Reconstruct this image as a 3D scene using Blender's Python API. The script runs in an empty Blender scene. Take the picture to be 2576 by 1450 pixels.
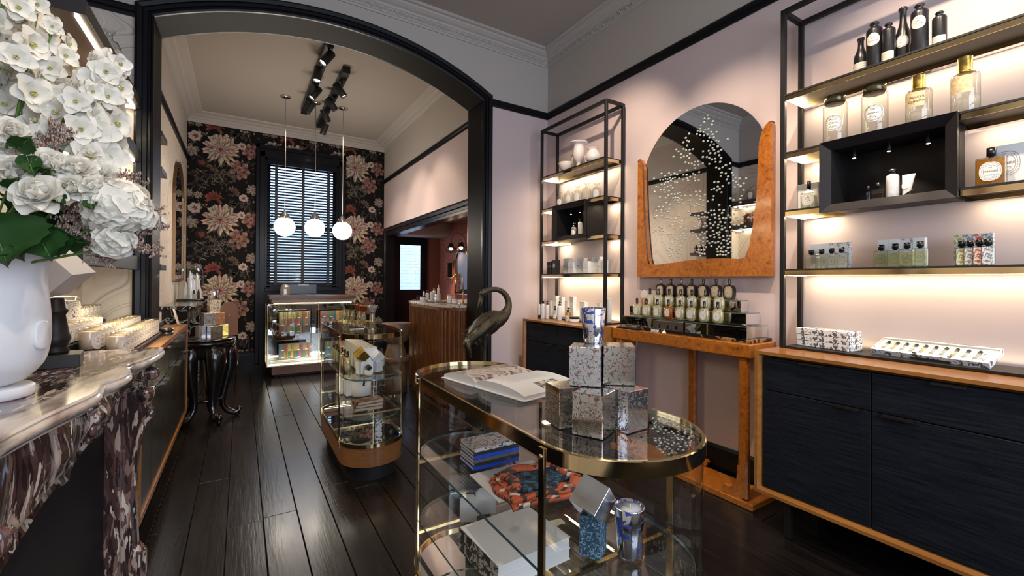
import bpy, math, random
import numpy as np
from mathutils import Vector, Matrix
random.seed(7)
PI = math.pi
S = bpy.context.scene
COL = S.collection

# ------------------------------------------------------------------ camera
YAW, PITCH, ROLL = math.radians(32.7376), math.radians(0.2086), math.radians(0.3520)
FPX, CX, CY, CAMZ = 1110.43, 1320.37, 705.12, 1.35
_f = Vector((math.sin(YAW)*math.cos(PITCH), math.cos(YAW)*math.cos(PITCH), math.sin(PITCH)))
_r = Vector((math.cos(YAW), -math.sin(YAW), 0)); _u = _r.cross(_f)
RT = math.cos(ROLL)*_r + math.sin(ROLL)*_u
UP = -math.sin(ROLL)*_r + math.cos(ROLL)*_u
FW = _f
cam_d = bpy.data.cameras.new('camera'); cam = bpy.data.objects.new('camera', cam_d); COL.objects.link(cam)
cam.matrix_world = Matrix(((RT.x, UP.x, -FW.x, 0), (RT.y, UP.y, -FW.y, 0), (RT.z, UP.z, -FW.z, CAMZ), (0, 0, 0, 1)))
cam_d.sensor_width = 36; cam_d.lens = 36*FPX/2576
cam_d.shift_x = -(CX-1288)/2576; cam_d.shift_y = (CY-725)/2576
cam_d.clip_start = 0.02; cam_d.clip_end = 100
S.camera = cam

# ------------------------------------------------------------------ world, sun side daylight, exposure
w = bpy.data.worlds.new('world'); S.world = w; w.use_nodes = True
bgn = w.node_tree.nodes['Background']; bgn.inputs[0].default_value = (0.60, 0.76, 1.0, 1); bgn.inputs[1].default_value = 1.1
S.view_settings.view_transform = 'Standard'; S.view_settings.look = 'None'
S.view_settings.gamma = 1; S.view_settings.use_curve_mapping = False
S.view_settings.exposure = 0.85
cy = S.cycles
cy.max_bounces = 6; cy.adaptive_threshold = .04; cy.diffuse_bounces = 3; cy.glossy_bounces = 4; cy.transmission_bounces = 4; cy.transparent_max_bounces = 24
cy.caustics_reflective = False; cy.caustics_refractive = False; cy.sample_clamp_indirect = 3.0; cy.sample_clamp_direct = 20
cy.use_denoising = True

def alight(name, loc, to, sx, sy, watts, col, shape='RECTANGLE', spread=None):
    d = bpy.data.lights.new(name, 'AREA'); d.shape = shape; d.size = sx; d.size_y = sy
    d.energy = watts; d.color = col
    if spread: d.spread = spread
    o = bpy.data.objects.new(name, d); COL.objects.link(o); o.location = loc
    o.rotation_euler = (Vector(to)-Vector(loc)).to_track_quat('-Z', 'Y').to_euler()
    return o
def slight(name, loc, to, watts, col, cone=60, blend=.6, rad=.03):
    d = bpy.data.lights.new(name, 'SPOT'); d.energy = watts; d.color = col; d.spot_size = math.radians(cone)
    d.spot_blend = blend; d.shadow_soft_size = rad
    o = bpy.data.objects.new(name, d); COL.objects.link(o); o.location = loc
    o.rotation_euler = (Vector(to)-Vector(loc)).to_track_quat('-Z', 'Y').to_euler()
    return o
WARM = (1.0, .84, .55); SPOTC = (1.0, .80, .60); DAY = (.78, .86, 1.0)
# daylight through the shop window behind the camera, the rear sash window and the glazed side door
alight('shop_window_daylight', (1.0, -2.15, 2.0), (1.0, 3, 1.2), 2.9, 2.5, 66, DAY)

def P(px, py, Y=None, X=None, Z=None):
    """where the line of sight of a picture point meets a plane of the room"""
    d = (px-CX)/FPX*RT - (py-CY)/FPX*UP + FW
    if Y is not None: t = Y/d.y
    elif X is not None: t = X/d.x
    else: t = (Z-CAMZ)/d.z
    return Vector((d.x*t, d.y*t, CAMZ+d.z*t))

# ------------------------------------------------------------------ materials
MATS = {}
def newmat(name):
    m = bpy.data.materials.new(name); m.use_nodes = True
    nt = m.node_tree; b = nt.nodes['Principled BSDF']
    return m, nt, b
def setb(b, **k):
    for n, v in k.items():
        b.inputs[n].default_value = v
def C4(c): return (c[0], c[1], c[2], 1)
def plain(name, col, rough=.5, metal=0, spec=.5, coat=0, emit=None, es=0, bump=0, bscale=60, var=0, stretch=(1, 1, 1)):
    if name in MATS: return MATS[name]
    m, nt, b = newmat(name)
    setb(b, **{'Base Color': C4(col), 'Roughness': rough, 'Metallic': metal, 'Specular IOR Level': spec, 'Coat Weight': coat, 'Coat Roughness': .08})
    if emit: setb(b, **{'Emission Color': C4(emit), 'Emission Strength': es})
    if bump or var:
        tc = nt.nodes.new('ShaderNodeTexCoord'); mp = nt.nodes.new('ShaderNodeMapping'); mp.inputs['Scale'].default_value = stretch
        nz = nt.nodes.new('ShaderNodeTexNoise'); nz.inputs['Scale'].default_value = bscale; nz.inputs['Detail'].default_value = 4
        nt.links.new(tc.outputs['Object'], mp.inputs[0]); nt.links.new(mp.outputs[0], nz.inputs['Vector'])
        if bump:
            bp = nt.nodes.new('ShaderNodeBump'); bp.inputs['Strength'].default_value = bump; bp.inputs['Distance'].default_value = .004
            nt.links.new(nz.outputs['Fac'], bp.inputs['Height']); nt.links.new(bp.outputs[0], b.inputs['Normal'])
        if var:
            cr = nt.nodes.new('ShaderNodeValToRGB'); cr.color_ramp.elements[0].position = .3; cr.color_ramp.elements[1].position = .7
            cr.color_ramp.elements[0].color = C4([x*(1-var) for x in col]); cr.color_ramp.elements[1].color = C4([min(1, x*(1+var)) for x in col])
            nt.links.new(nz.outputs['Fac'], cr.inputs[0]); nt.links.new(cr.outputs[0], b.inputs['Base Color'])
    MATS[name] = m; return m
def ramp(nt, src, stops, interp='LINEAR'):
    cr = nt.nodes.new('ShaderNodeValToRGB'); e = cr.color_ramp.elements; cr.color_ramp.interpolation = interp
    while len(e) < len(stops): e.new(.5)
    for el, (p, c) in zip(e, stops): el.position = p; el.color = C4(c)
    nt.links.new(src, cr.inputs[0]); return cr.outputs[0]
def math_(nt, op, a, b_=None, c=None, clamp=False):
    n = nt.nodes.new('ShaderNodeMath'); n.operation = op; n.use_clamp = clamp
    for i, v in enumerate((a, b_, c)):
        if v is None: continue
        if isinstance(v, (int, float)): n.inputs[i].default_value = v
        else: nt.links.new(v, n.inputs[i])
    return n.outputs[0]
def wood(name, c1, c2, scale=(1, 1, 1), rough=.35, coat=.3, freq=9, dist=6, bump=.15, rand=True, spec=.5):
    """grain along the local direction that has the smallest scale"""
    if name in MATS: return MATS[name]
    m, nt, b = newmat(name)
    tc = nt.nodes.new('ShaderNodeTexCoord'); mp = nt.nodes.new('ShaderNodeMapping'); mp.inputs['Scale'].default_value = scale
    nt.links.new(tc.outputs['Object'], mp.inputs[0])
    vec = mp.outputs[0]
    if rand:
        oi = nt.nodes.new('ShaderNodeObjectInfo'); ad = nt.nodes.new('ShaderNodeVectorMath'); ad.operation = 'ADD'
        sc = math_(nt, 'MULTIPLY', oi.outputs['Random'], 37.0)
        nt.links.new(vec, ad.inputs[0]); nt.links.new(sc, ad.inputs[1]); vec = ad.outputs[0]
    nz = nt.nodes.new('ShaderNodeTexNoise'); nz.inputs['Scale'].default_value = freq; nz.inputs['Detail'].default_value = 6
    nz.inputs['Distortion'].default_value = dist*.1
    nt.links.new(vec, nz.inputs['Vector'])
    n2 = nt.nodes.new('ShaderNodeTexNoise'); n2.inputs['Scale'].default_value = freq*4; n2.inputs['Detail'].default_value = 3
    nt.links.new(vec, n2.inputs['Vector'])
    mx = math_(nt, 'ADD', math_(nt, 'MULTIPLY', nz.outputs['Fac'], .65), math_(nt, 'MULTIPLY', n2.outputs['Fac'], .35))
    col = ramp(nt, mx, [(.36, c1), (.62, c2)])
    nt.links.new(col, b.inputs['Base Color'])
    setb(b, **{'Roughness': rough, 'Coat Weight': coat, 'Coat Roughness': .12, 'Specular IOR Level': spec})
    bp = nt.nodes.new('ShaderNodeBump'); bp.inputs['Strength'].default_value = bump; bp.inputs['Distance'].default_value = .003
    nt.links.new(mx, bp.inputs['Height']); nt.links.new(bp.outputs[0], b.inputs['Normal'])
    MATS[name] = m; return m
def burl(name):
    m, nt, b = newmat(name)
    tc = nt.nodes.new('ShaderNodeTexCoord')
    n1 = nt.nodes.new('ShaderNodeTexNoise'); n1.inputs['Scale'].default_value = 15; n1.inputs['Detail'].default_value = 9; n1.inputs['Distortion'].default_value = 1.6
    nt.links.new(tc.outputs['Object'], n1.inputs['Vector'])
    n2 = nt.nodes.new('ShaderNodeTexNoise'); n2.inputs['Scale'].default_value = 70; n2.inputs['Detail'].default_value = 3
    nt.links.new(tc.outputs['Object'], n2.inputs['Vector'])
    f = math_(nt, 'ADD', math_(nt, 'MULTIPLY', n1.outputs['Fac'], .58), math_(nt, 'MULTIPLY', n2.outputs['Fac'], .42))
    nt.links.new(ramp(nt, f, [(.33, (.16, .045, .006)), (.43, (.36, .105, .012)), (.54, (.46, .15, .018)), (.7, (.54, .20, .03))]), b.inputs['Base Color'])
    setb(b, **{'Roughness': .28, 'Coat Weight': .5, 'Coat Roughness': .1})
    MATS[name] = m; return m
def breche(name, top=False):
    m, nt, b = newmat(name)
    tc = nt.nodes.new('ShaderNodeTexCoord'); mp = nt.nodes.new('ShaderNodeMapping'); mp.inputs['Scale'].default_value = (1.2, .30, .9) if top else (1.1, 1.15, .24); mp.inputs['Rotation'].default_value = (0, 0, .25) if top else (.22, 0, 0)
    nt.links.new(tc.outputs['Object'], mp.inputs[0])
    nz = nt.nodes.new('ShaderNodeTexNoise'); nz.inputs['Scale'].default_value = 12; nz.inputs['Detail'].default_value = 5
    nt.links.new(mp.outputs[0], nz.inputs['Vector'])
    mixv = nt.nodes.new('ShaderNodeMixRGB'); mixv.blend_type = 'LINEAR_LIGHT'; mixv.inputs[0].default_value = .16
    nt.links.new(mp.outputs[0], mixv.inputs[1]); nt.links.new(nz.outputs['Color'], mixv.inputs[2])
    vo = nt.nodes.new('ShaderNodeTexVoronoi'); vo.inputs['Scale'].default_value = 38; nt.links.new(mixv.outputs[0], vo.inputs['Vector'])
    sep = nt.nodes.new('ShaderNodeSeparateColor'); nt.links.new(vo.outputs['Color'], sep.inputs[0])
    chips = ramp(nt, sep.outputs[0], [(.0, (.035, .020, .018)), (.32, (.075, .040, .034)), (.52, (.12, .060, .055)), (.68, (.25, .15, .12)), (.80, (.45, .35, .28)), (.9, (.66, .58, .50))], 'CONSTANT')
    v2 = nt.nodes.new('ShaderNodeTexVoronoi'); v2.feature = 'DISTANCE_TO_EDGE'; v2.inputs['Scale'].default_value = 38; nt.links.new(mixv.outputs[0], v2.inputs['Vector'])
    edge = ramp(nt, v2.outputs['Distance'], [(.0, (1, 1, 1)), (.05, (0, 0, 0))])
    n3 = nt.nodes.new('ShaderNodeTexNoise'); n3.inputs['Scale'].default_value = 4.2 if top else 6.5; n3.inputs['Detail'].default_value = 6; n3.inputs['Distortion'].default_value = 1.2
    nt.links.new(mp.outputs[0], n3.inputs['Vector'])
    veil = ramp(nt, n3.outputs['Fac'], [(.47, (0, 0, 0)), (.53, (1, 1, 1))] if top else [(.62, (0, 0, 0)), (.66, (1, 1, 1))])
    m1 = nt.nodes.new('ShaderNodeMixRGB'); nt.links.new(edge, m1.inputs[0]); nt.links.new(chips, m1.inputs[1]); m1.inputs[2].default_value = (.06, .035, .035, 1)
    m2 = nt.nodes.new('ShaderNodeMixRGB'); nt.links.new(math_(nt, 'MULTIPLY', veil, .92 if top else .72), m2.inputs[0]); nt.links.new(m1.outputs[0], m2.inputs[1])
    nt.links.new(ramp(nt, nz.outputs['Fac'], [(.35, (.34, .25, .22)), (.5, (.70, .62, .54)), (.7, (.78, .73, .66))]), m2.inputs[2])
    nt.links.new(m2.outputs[0], b.inputs['Base Color'])
    setb(b, **{'Roughness': .13, 'Coat Weight': .4, 'Coat Roughness': .05})
    MATS[name] = m; return m
def veined(name, base, vein, scale=5, width=.03, rough=.12):
    m, nt, b = newmat(name)
    tc = nt.nodes.new('ShaderNodeTexCoord')
    nz = nt.nodes.new('ShaderNodeTexNoise'); nz.inputs['Scale'].default_value = scale; nz.inputs['Detail'].default_value = 7; nz.inputs['Distortion'].default_value = 1.5
    nt.links.new(tc.outputs['Object'], nz.inputs['Vector'])
    d = math_(nt, 'ABSOLUTE', math_(nt, 'SUBTRACT', nz.outputs['Fac'], .5))
    nt.links.new(ramp(nt, d, [(0, vein), (width*.4, vein), (width, base)]), b.inputs['Base Color'])
    setb(b, **{'Roughness': rough}); MATS[name] = m; return m
def agate(name):
    """printed wallpaper of ringed agate lines"""
    m, nt, b = newmat(name)
    tc = nt.nodes.new('ShaderNodeTexCoord')
    nz = nt.nodes.new('ShaderNodeTexNoise'); nz.inputs['Scale'].default_value = 1.15; nz.inputs['Detail'].default_value = 1; nz.inputs['Distortion'].default_value = .5
    nt.links.new(tc.outputs['Object'], nz.inputs['Vector'])
    s = math_(nt, 'SINE', math_(nt, 'MULTIPLY', nz.outputs['Fac'], 420))
    s2 = math_(nt, 'SINE', math_(nt, 'MULTIPLY', nz.outputs['Fac'], 97))
    f = math_(nt, 'ADD', math_(nt, 'MULTIPLY', s, .5), math_(nt, 'MULTIPLY', s2, .5))
    nt.links.new(ramp(nt, math_(nt, 'ADD', math_(nt, 'MULTIPLY', f, .5), .5), [(.0, (.42, .35, .28)), (.12, (.62, .54, .45)), (.5, (.72, .64, .54)), (.85, (.68, .60, .50)), (1, (.77, .70, .61))]), b.inputs['Base Color'])
    setb(b, **{'Roughness': .5}); MATS[name] = m; return m
def glassmat(name, tint=(1, 1, 1), gloss=.10, rough=0.0, edge=None, extra=.0, rim=0):
    """thin glass: sees straight through, reflects by Fresnel; extra is the share of a milky body"""
    if name in MATS: return MATS[name]
    m = bpy.data.materials.new(name); m.use_nodes = True; nt = m.node_tree; nt.nodes.clear()
    out = nt.nodes.new('ShaderNodeOutputMaterial'); tr = nt.nodes.new('ShaderNodeBsdfTransparent'); gl = nt.nodes.new('ShaderNodeBsdfGlossy')
    tr.inputs[0].default_value = C4(tint); gl.inputs['Roughness'].default_value = rough
    lw = nt.nodes.new('ShaderNodeLayerWeight'); lw.inputs[0].default_value = .5
    fac = math_(nt, 'ADD', math_(nt, 'MULTIPLY', math_(nt, 'POWER', lw.outputs['Facing'], 4.0), .75), gloss*.6, clamp=True)
    if rim:   # thick walls seen edge-on take up light
        f3 = math_(nt, 'POWER', lw.outputs['Facing'], 2.6); mc = nt.nodes.new('ShaderNodeMixRGB'); nt.links.new(f3, mc.inputs[0])
        mc.inputs[1].default_value = C4(tint); mc.inputs[2].default_value = C4([x*(1-rim) for x in tint]); nt.links.new(mc.outputs[0], tr.inputs[0])
    mx = nt.nodes.new('ShaderNodeMixShader'); nt.links.new(fac, mx.inputs[0]); nt.links.new(tr.outputs[0], mx.inputs[1]); nt.links.new(gl.outputs[0], mx.inputs[2])
    last = mx.outputs[0]
    if edge or extra:
        df = nt.nodes.new('ShaderNodeBsdfDiffuse'); df.inputs[0].default_value = C4(edge or (.8, .8, .75))
        m2 = nt.nodes.new('ShaderNodeMixShader'); m2.inputs[0].default_value = extra
        nt.links.new(last, m2.inputs[1]); nt.links.new(df.outputs[0], m2.inputs[2]); last = m2.outputs[0]
    nt.links.new(last, out.inputs[0])
    MATS[name] = m; return m
def emis(name, col, st):
    if name in MATS: return MATS[name]
    m, nt, b = newmat(name); setb(b, **{'Base Color': C4(col), 'Emission Color': C4(col), 'Emission Strength': st, 'Roughness': .4}); MATS[name] = m; return m
def printed(name, base, ink, base2=None, scale=55, thr=(.52, .56), metal=0, rough=.4, ink2=None, kind='noise', coords='Object'):
    """small all-over printed motif"""
    if name in MATS: return MATS[name]
    m, nt, b = newmat(name)
    tc = nt.nodes.new('ShaderNodeTexCoord')
    if kind == 'noise':
        t = nt.nodes.new('ShaderNodeTexNoise'); t.inputs['Scale'].default_value = scale; t.inputs['Detail'].default_value = 2; o = t.outputs['Fac']
        t.inputs['Distortion'].default_value = 1.0
    else:
        t = nt.nodes.new('ShaderNodeTexVoronoi'); t.inputs['Scale'].default_value = scale; o = t.outputs['Distance']
    nt.links.new(tc.outputs[coords], t.inputs['Vector'])
    f = ramp(nt, o, [(thr[0], (0, 0, 0)), (thr[1], (1, 1, 1))])
    inkc = None
    if ink2:
        t2 = nt.nodes.new('ShaderNodeTexNoise'); t2.inputs['Scale'].default_value = scale*.45
        nt.links.new(tc.outputs[coords], t2.inputs['Vector'])
        inkc = ramp(nt, t2.outputs['Fac'], [(.47, ink), (.53, ink2)])
    mx = nt.nodes.new('ShaderNodeMixRGB'); nt.links.new(f, mx.inputs[0]); mx.inputs[1].default_value = C4(base)
    if inkc: nt.links.new(inkc, mx.inputs[2])
    else: mx.inputs[2].default_value = C4(ink)
    nt.links.new(mx.outputs[0], b.inputs['Base Color'])
    if metal:
        nt.links.new(math_(nt, 'SUBTRACT', metal, math_(nt, 'MULTIPLY', f, metal*.8)), b.inputs['Metallic'])
    setb(b, **{'Roughness': rough}); MATS[name] = m; return m
def ovalmat(name, paper=(.86, .84, .80), ink=(.03, .03, .03), wreath=False, seed=0.0, alpha=False, centre=True):
    """the printed oval of a perfume label, laid out in the label's own UV square"""
    if name in MATS: return MATS[name]
    m, nt, b = newmat(name)
    uv = nt.nodes.new('ShaderNodeUVMap'); uv.uv_map = 'UVMap'
    sp = nt.nodes.new('ShaderNodeSeparateXYZ'); nt.links.new(uv.outputs[0], sp.inputs[0])
    ax = math_(nt, 'ABSOLUTE', sp.outputs[0]); ay = math_(nt, 'ABSOLUTE', sp.outputs[1])
    e = 2.6
    r = math_(nt, 'POWER', math_(nt, 'ADD', math_(nt, 'POWER', ax, e), math_(nt, 'POWER', ay, e)), 1/e)
    def ring(c, wd): return math_(nt, 'LESS_THAN', math_(nt, 'ABSOLUTE', math_(nt, 'SUBTRACT', r, c)), wd)
    an = math_(nt, 'ARCTAN2', sp.outputs[1], sp.outputs[0])
    teeth = math_(nt, 'GREATER_THAN', math_(nt, 'SINE', math_(nt, 'ADD', math_(nt, 'MULTIPLY', an, 44 if wreath else 62), math_(nt, 'MULTIPLY', r, 26 if wreath else 0))), .05 if wreath else .1)
    nz = nt.nodes.new('ShaderNodeTexNoise'); nz.inputs['Scale'].default_value = 9; nz.noise_dimensions = '4D'; nz.inputs['W'].default_value = seed
    nt.links.new(uv.outputs[0], nz.inputs['Vector'])
    if wreath: band = math_(nt, 'MULTIPLY', ring(.80, .085), teeth)
    else: band = math_(nt, 'MULTIPLY', math_(nt, 'MULTIPLY', ring(.76, .035), teeth), math_(nt, 'GREATER_THAN', nz.outputs['Fac'], .44))
    tot = math_(nt, 'MAXIMUM', band, math_(nt, 'MAXIMUM', ring(.90, .013), ring(.62, .012)))
    if centre:
        n2 = nt.nodes.new('ShaderNodeTexNoise'); n2.inputs['Scale'].default_value = 3.4; n2.inputs['Detail'].default_value = 1; n2.noise_dimensions = '4D'; n2.inputs['W'].default_value = seed+3
        nt.links.new(uv.outputs[0], n2.inputs['Vector'])
        line = math_(nt, 'LESS_THAN', math_(nt, 'ABSOLUTE', math_(nt, 'SUBTRACT', n2.outputs['Fac'], .5)), .022)
        core = math_(nt, 'MULTIPLY', line, math_(nt, 'LESS_THAN', r, .42))
        tot = math_(nt, 'MAXIMUM', tot, core)
    mx = nt.nodes.new('ShaderNodeMixRGB'); nt.links.new(tot, mx.inputs[0]); mx.inputs[1].default_value = C4(paper); mx.inputs[2].default_value = C4(ink)
    nt.links.new(mx.outputs[0], b.inputs['Base Color']); setb(b, **{'Roughness': .5})
    if alpha: nt.links.new(tot, b.inputs['Alpha'])
    MATS[name] = m; return m
def vcol(name, rough=.6):
    if name in MATS: return MATS[name]
    m, nt, b = newmat(name); a = nt.nodes.new('ShaderNodeVertexColor'); a.layer_name = 'Col'
    nt.links.new(a.outputs[0], b.inputs['Base Color']); setb(b, **{'Roughness': rough, 'Specular IOR Level': .2}); MATS[name] = m; return m

M_black = plain('black_satin_paint', (.007, .007, .009), .30, spec=.16, coat=.03, bump=.12, bscale=40, stretch=(1, 1, .1))
M_soffit = plain('black_brown_paint', (.012, .010, .009), .45, spec=.06, bump=.1, bscale=30)
M_metalblack = plain('black_metal', (.014, .012, .012), .42, spec=.25)
M_blackmatt = plain('black_matt', (.012, .012, .014), .55)
M_blackplastic = plain('black_plastic', (.01, .01, .012), .25)
M_pink = plain('pale_pink_wall_paint', (.66, .535, .53), .62, bump=.04, bscale=150)
M_greige = plain('greige_wall_paint', (.50, .46, .42), .62, bump=.04, bscale=150)
M_ceil = plain('greige_ceiling_paint', (.44, .40, .36), .65, bump=.04, bscale=90)
M_cornice = plain('cornice_paint', (.50, .465, .43), .6, bump=.05, bscale=120)
M_floor = wood('dark_stained_boards', (.0045, .0035, .0035), (.015, .011, .0095), (9, .7, 9), .27, .06, 3.5, 9, .5, spec=.30)
M_gap = plain('black_floor_gap', (.003, .003, .003), .8)
M_burl = burl('burl_veneer')
M_teak = wood('teak_edge', (.25, .092, .016), (.38, .155, .032), (8, .6, 8), .35, .3, 4, 4, .05)
M_teakz = wood('teak_upright', (.25, .092, .016), (.38, .155, .032), (8, 8, .6), .35, .3, 4, 4, .05)
M_blackoak = wood('black_oak', (.0035, .0045, .0075), (.015, .018, .026), (12, .55, 16), .5, 0, 9, 3, .3, spec=.14)
M_blackoak2 = wood('black_oak_gloss', (.007, .0065, .0045), (.028, .024, .014), (12, .8, 9), .25, .12, 5, 3, .3, spec=.3)
M_brass = plain('polished_brass', (.83, .64, .34), .09, 1)
M_brassd = plain('aged_brass', (.55, .42, .20), .22, 1, var=.3, bscale=60)
M_chrome = plain('chrome', (.85, .85, .85), .07, 1)
M_nickel = plain('nickel', (.6, .57, .52), .18, 1)
M_steel = plain('brushed_steel', (.70, .72, .76), .26, 1, bump=.05, bscale=200)
M_mirror = plain('mirror', (.93, .94, .93), .0, 1)
M_smoke = plain('smoked_mirror', (.42, .40, .38), .0, 1)
M_bronze = plain('bronze_patina', (.085, .072, .048), .38, .7, bump=.7, bscale=150, var=.4)
M_breche = breche('breche_violette_marble'); M_brechetop = breche('breche_violette_marble_top', True)
M_portoro = veined('black_gold_marble', (.01, .009, .009), (.30, .17, .08), 5, .03)
M_blackmarble = veined('black_white_marble', (.012, .012, .012), (.5, .5, .46), 4.5, .035)
M_whitemarble = veined('white_marble', (.60, .54, .50), (.16, .11, .10), 4, .022, .15)
M_agate = agate('agate_wallpaper')
M_glass = glassmat('clear_glass', (.985, .992, .988), .05)
M_shelfglass = glassmat('shelf_glass', (.972, .982, .98), .08)
M_edge = plain('green_glass_edge', (.07, .16, .17), .1, coat=1)
M_bottleglass = glassmat('bottle_glass', (.93, .94, .91), .14, rim=.6)
M_paleglass = glassmat('pale_yellow_perfume', (.985, .97, .80), .22, extra=.20, edge=(.95, .91, .62), rim=.15)
M_orangeglass = glassmat('orange_perfume', (.97, .60, .16), .14, extra=.16, edge=(.85, .34, .04))
M_amberglass = glassmat('amber_perfume', (.90, .62, .22), .10, extra=.30, edge=(.55, .27, .05))
M_peachglass = glassmat('peach_perfume', (.94, .80, .62), .08, extra=.45, edge=(.75, .55, .36))
M_whiteplastic = plain('white_plastic', (.80, .79, .78), .3, coat=.3)
M_card = plain('white_card', (.86, .85, .83), .6)
M_cream = plain('cream_glazed', (.80, .72, .68), .35, coat=.3)
M_wax = plain('candle_wax', (.85, .70, .55), .5)
M_wax_w = plain('white_wax', (.82, .80, .78), .5)
M_led = emis('warm_led', (1.0, .84, .60), 14)
M_ledsoft = emis('warm_led_soft', (1.0, .82, .56), 9)
M_globe = emis('opal_globe', (1.0, .93, .84), 5.5)
M_lens = emis('spot_lens', (1.0, .92, .82), 12)
M_paper = plain('book_paper', (.82, .80, .77), .6)
M_cardgrey = plain('grey_white_cover', (.62, .61, .60), .5)
M_oval = ovalmat('oval_label')
M_ovals = [ovalmat('oval_label_%s' % k, seed=i*7.3) for i, k in enumerate(('plain', 'leaf', 'bird', 'knot', 'fern'))]
M_ovald = ovalmat('oval_label_dark', (.62, .50, .38), (.02, .02, .02), seed=11)
M_ovaltext = ovalmat('oval_label_for_words', centre=False, seed=14)
M_wreath = ovalmat('wreath_label', (.84, .81, .74), (.03, .03, .03), True, centre=False)
M_thinlabel = ovalmat('thin_ring_label', (.80, .76, .66), (.25, .23, .2), centre=False)
M_ink = plain('black_ink', (.02, .02, .02), .6)
M_inkg = plain('grey_ink', (.16, .15, .14), .6)
M_gold = plain('gold_leaf', (.75, .50, .13), .3, 1, var=.4, bscale=45, bump=.2)

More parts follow.
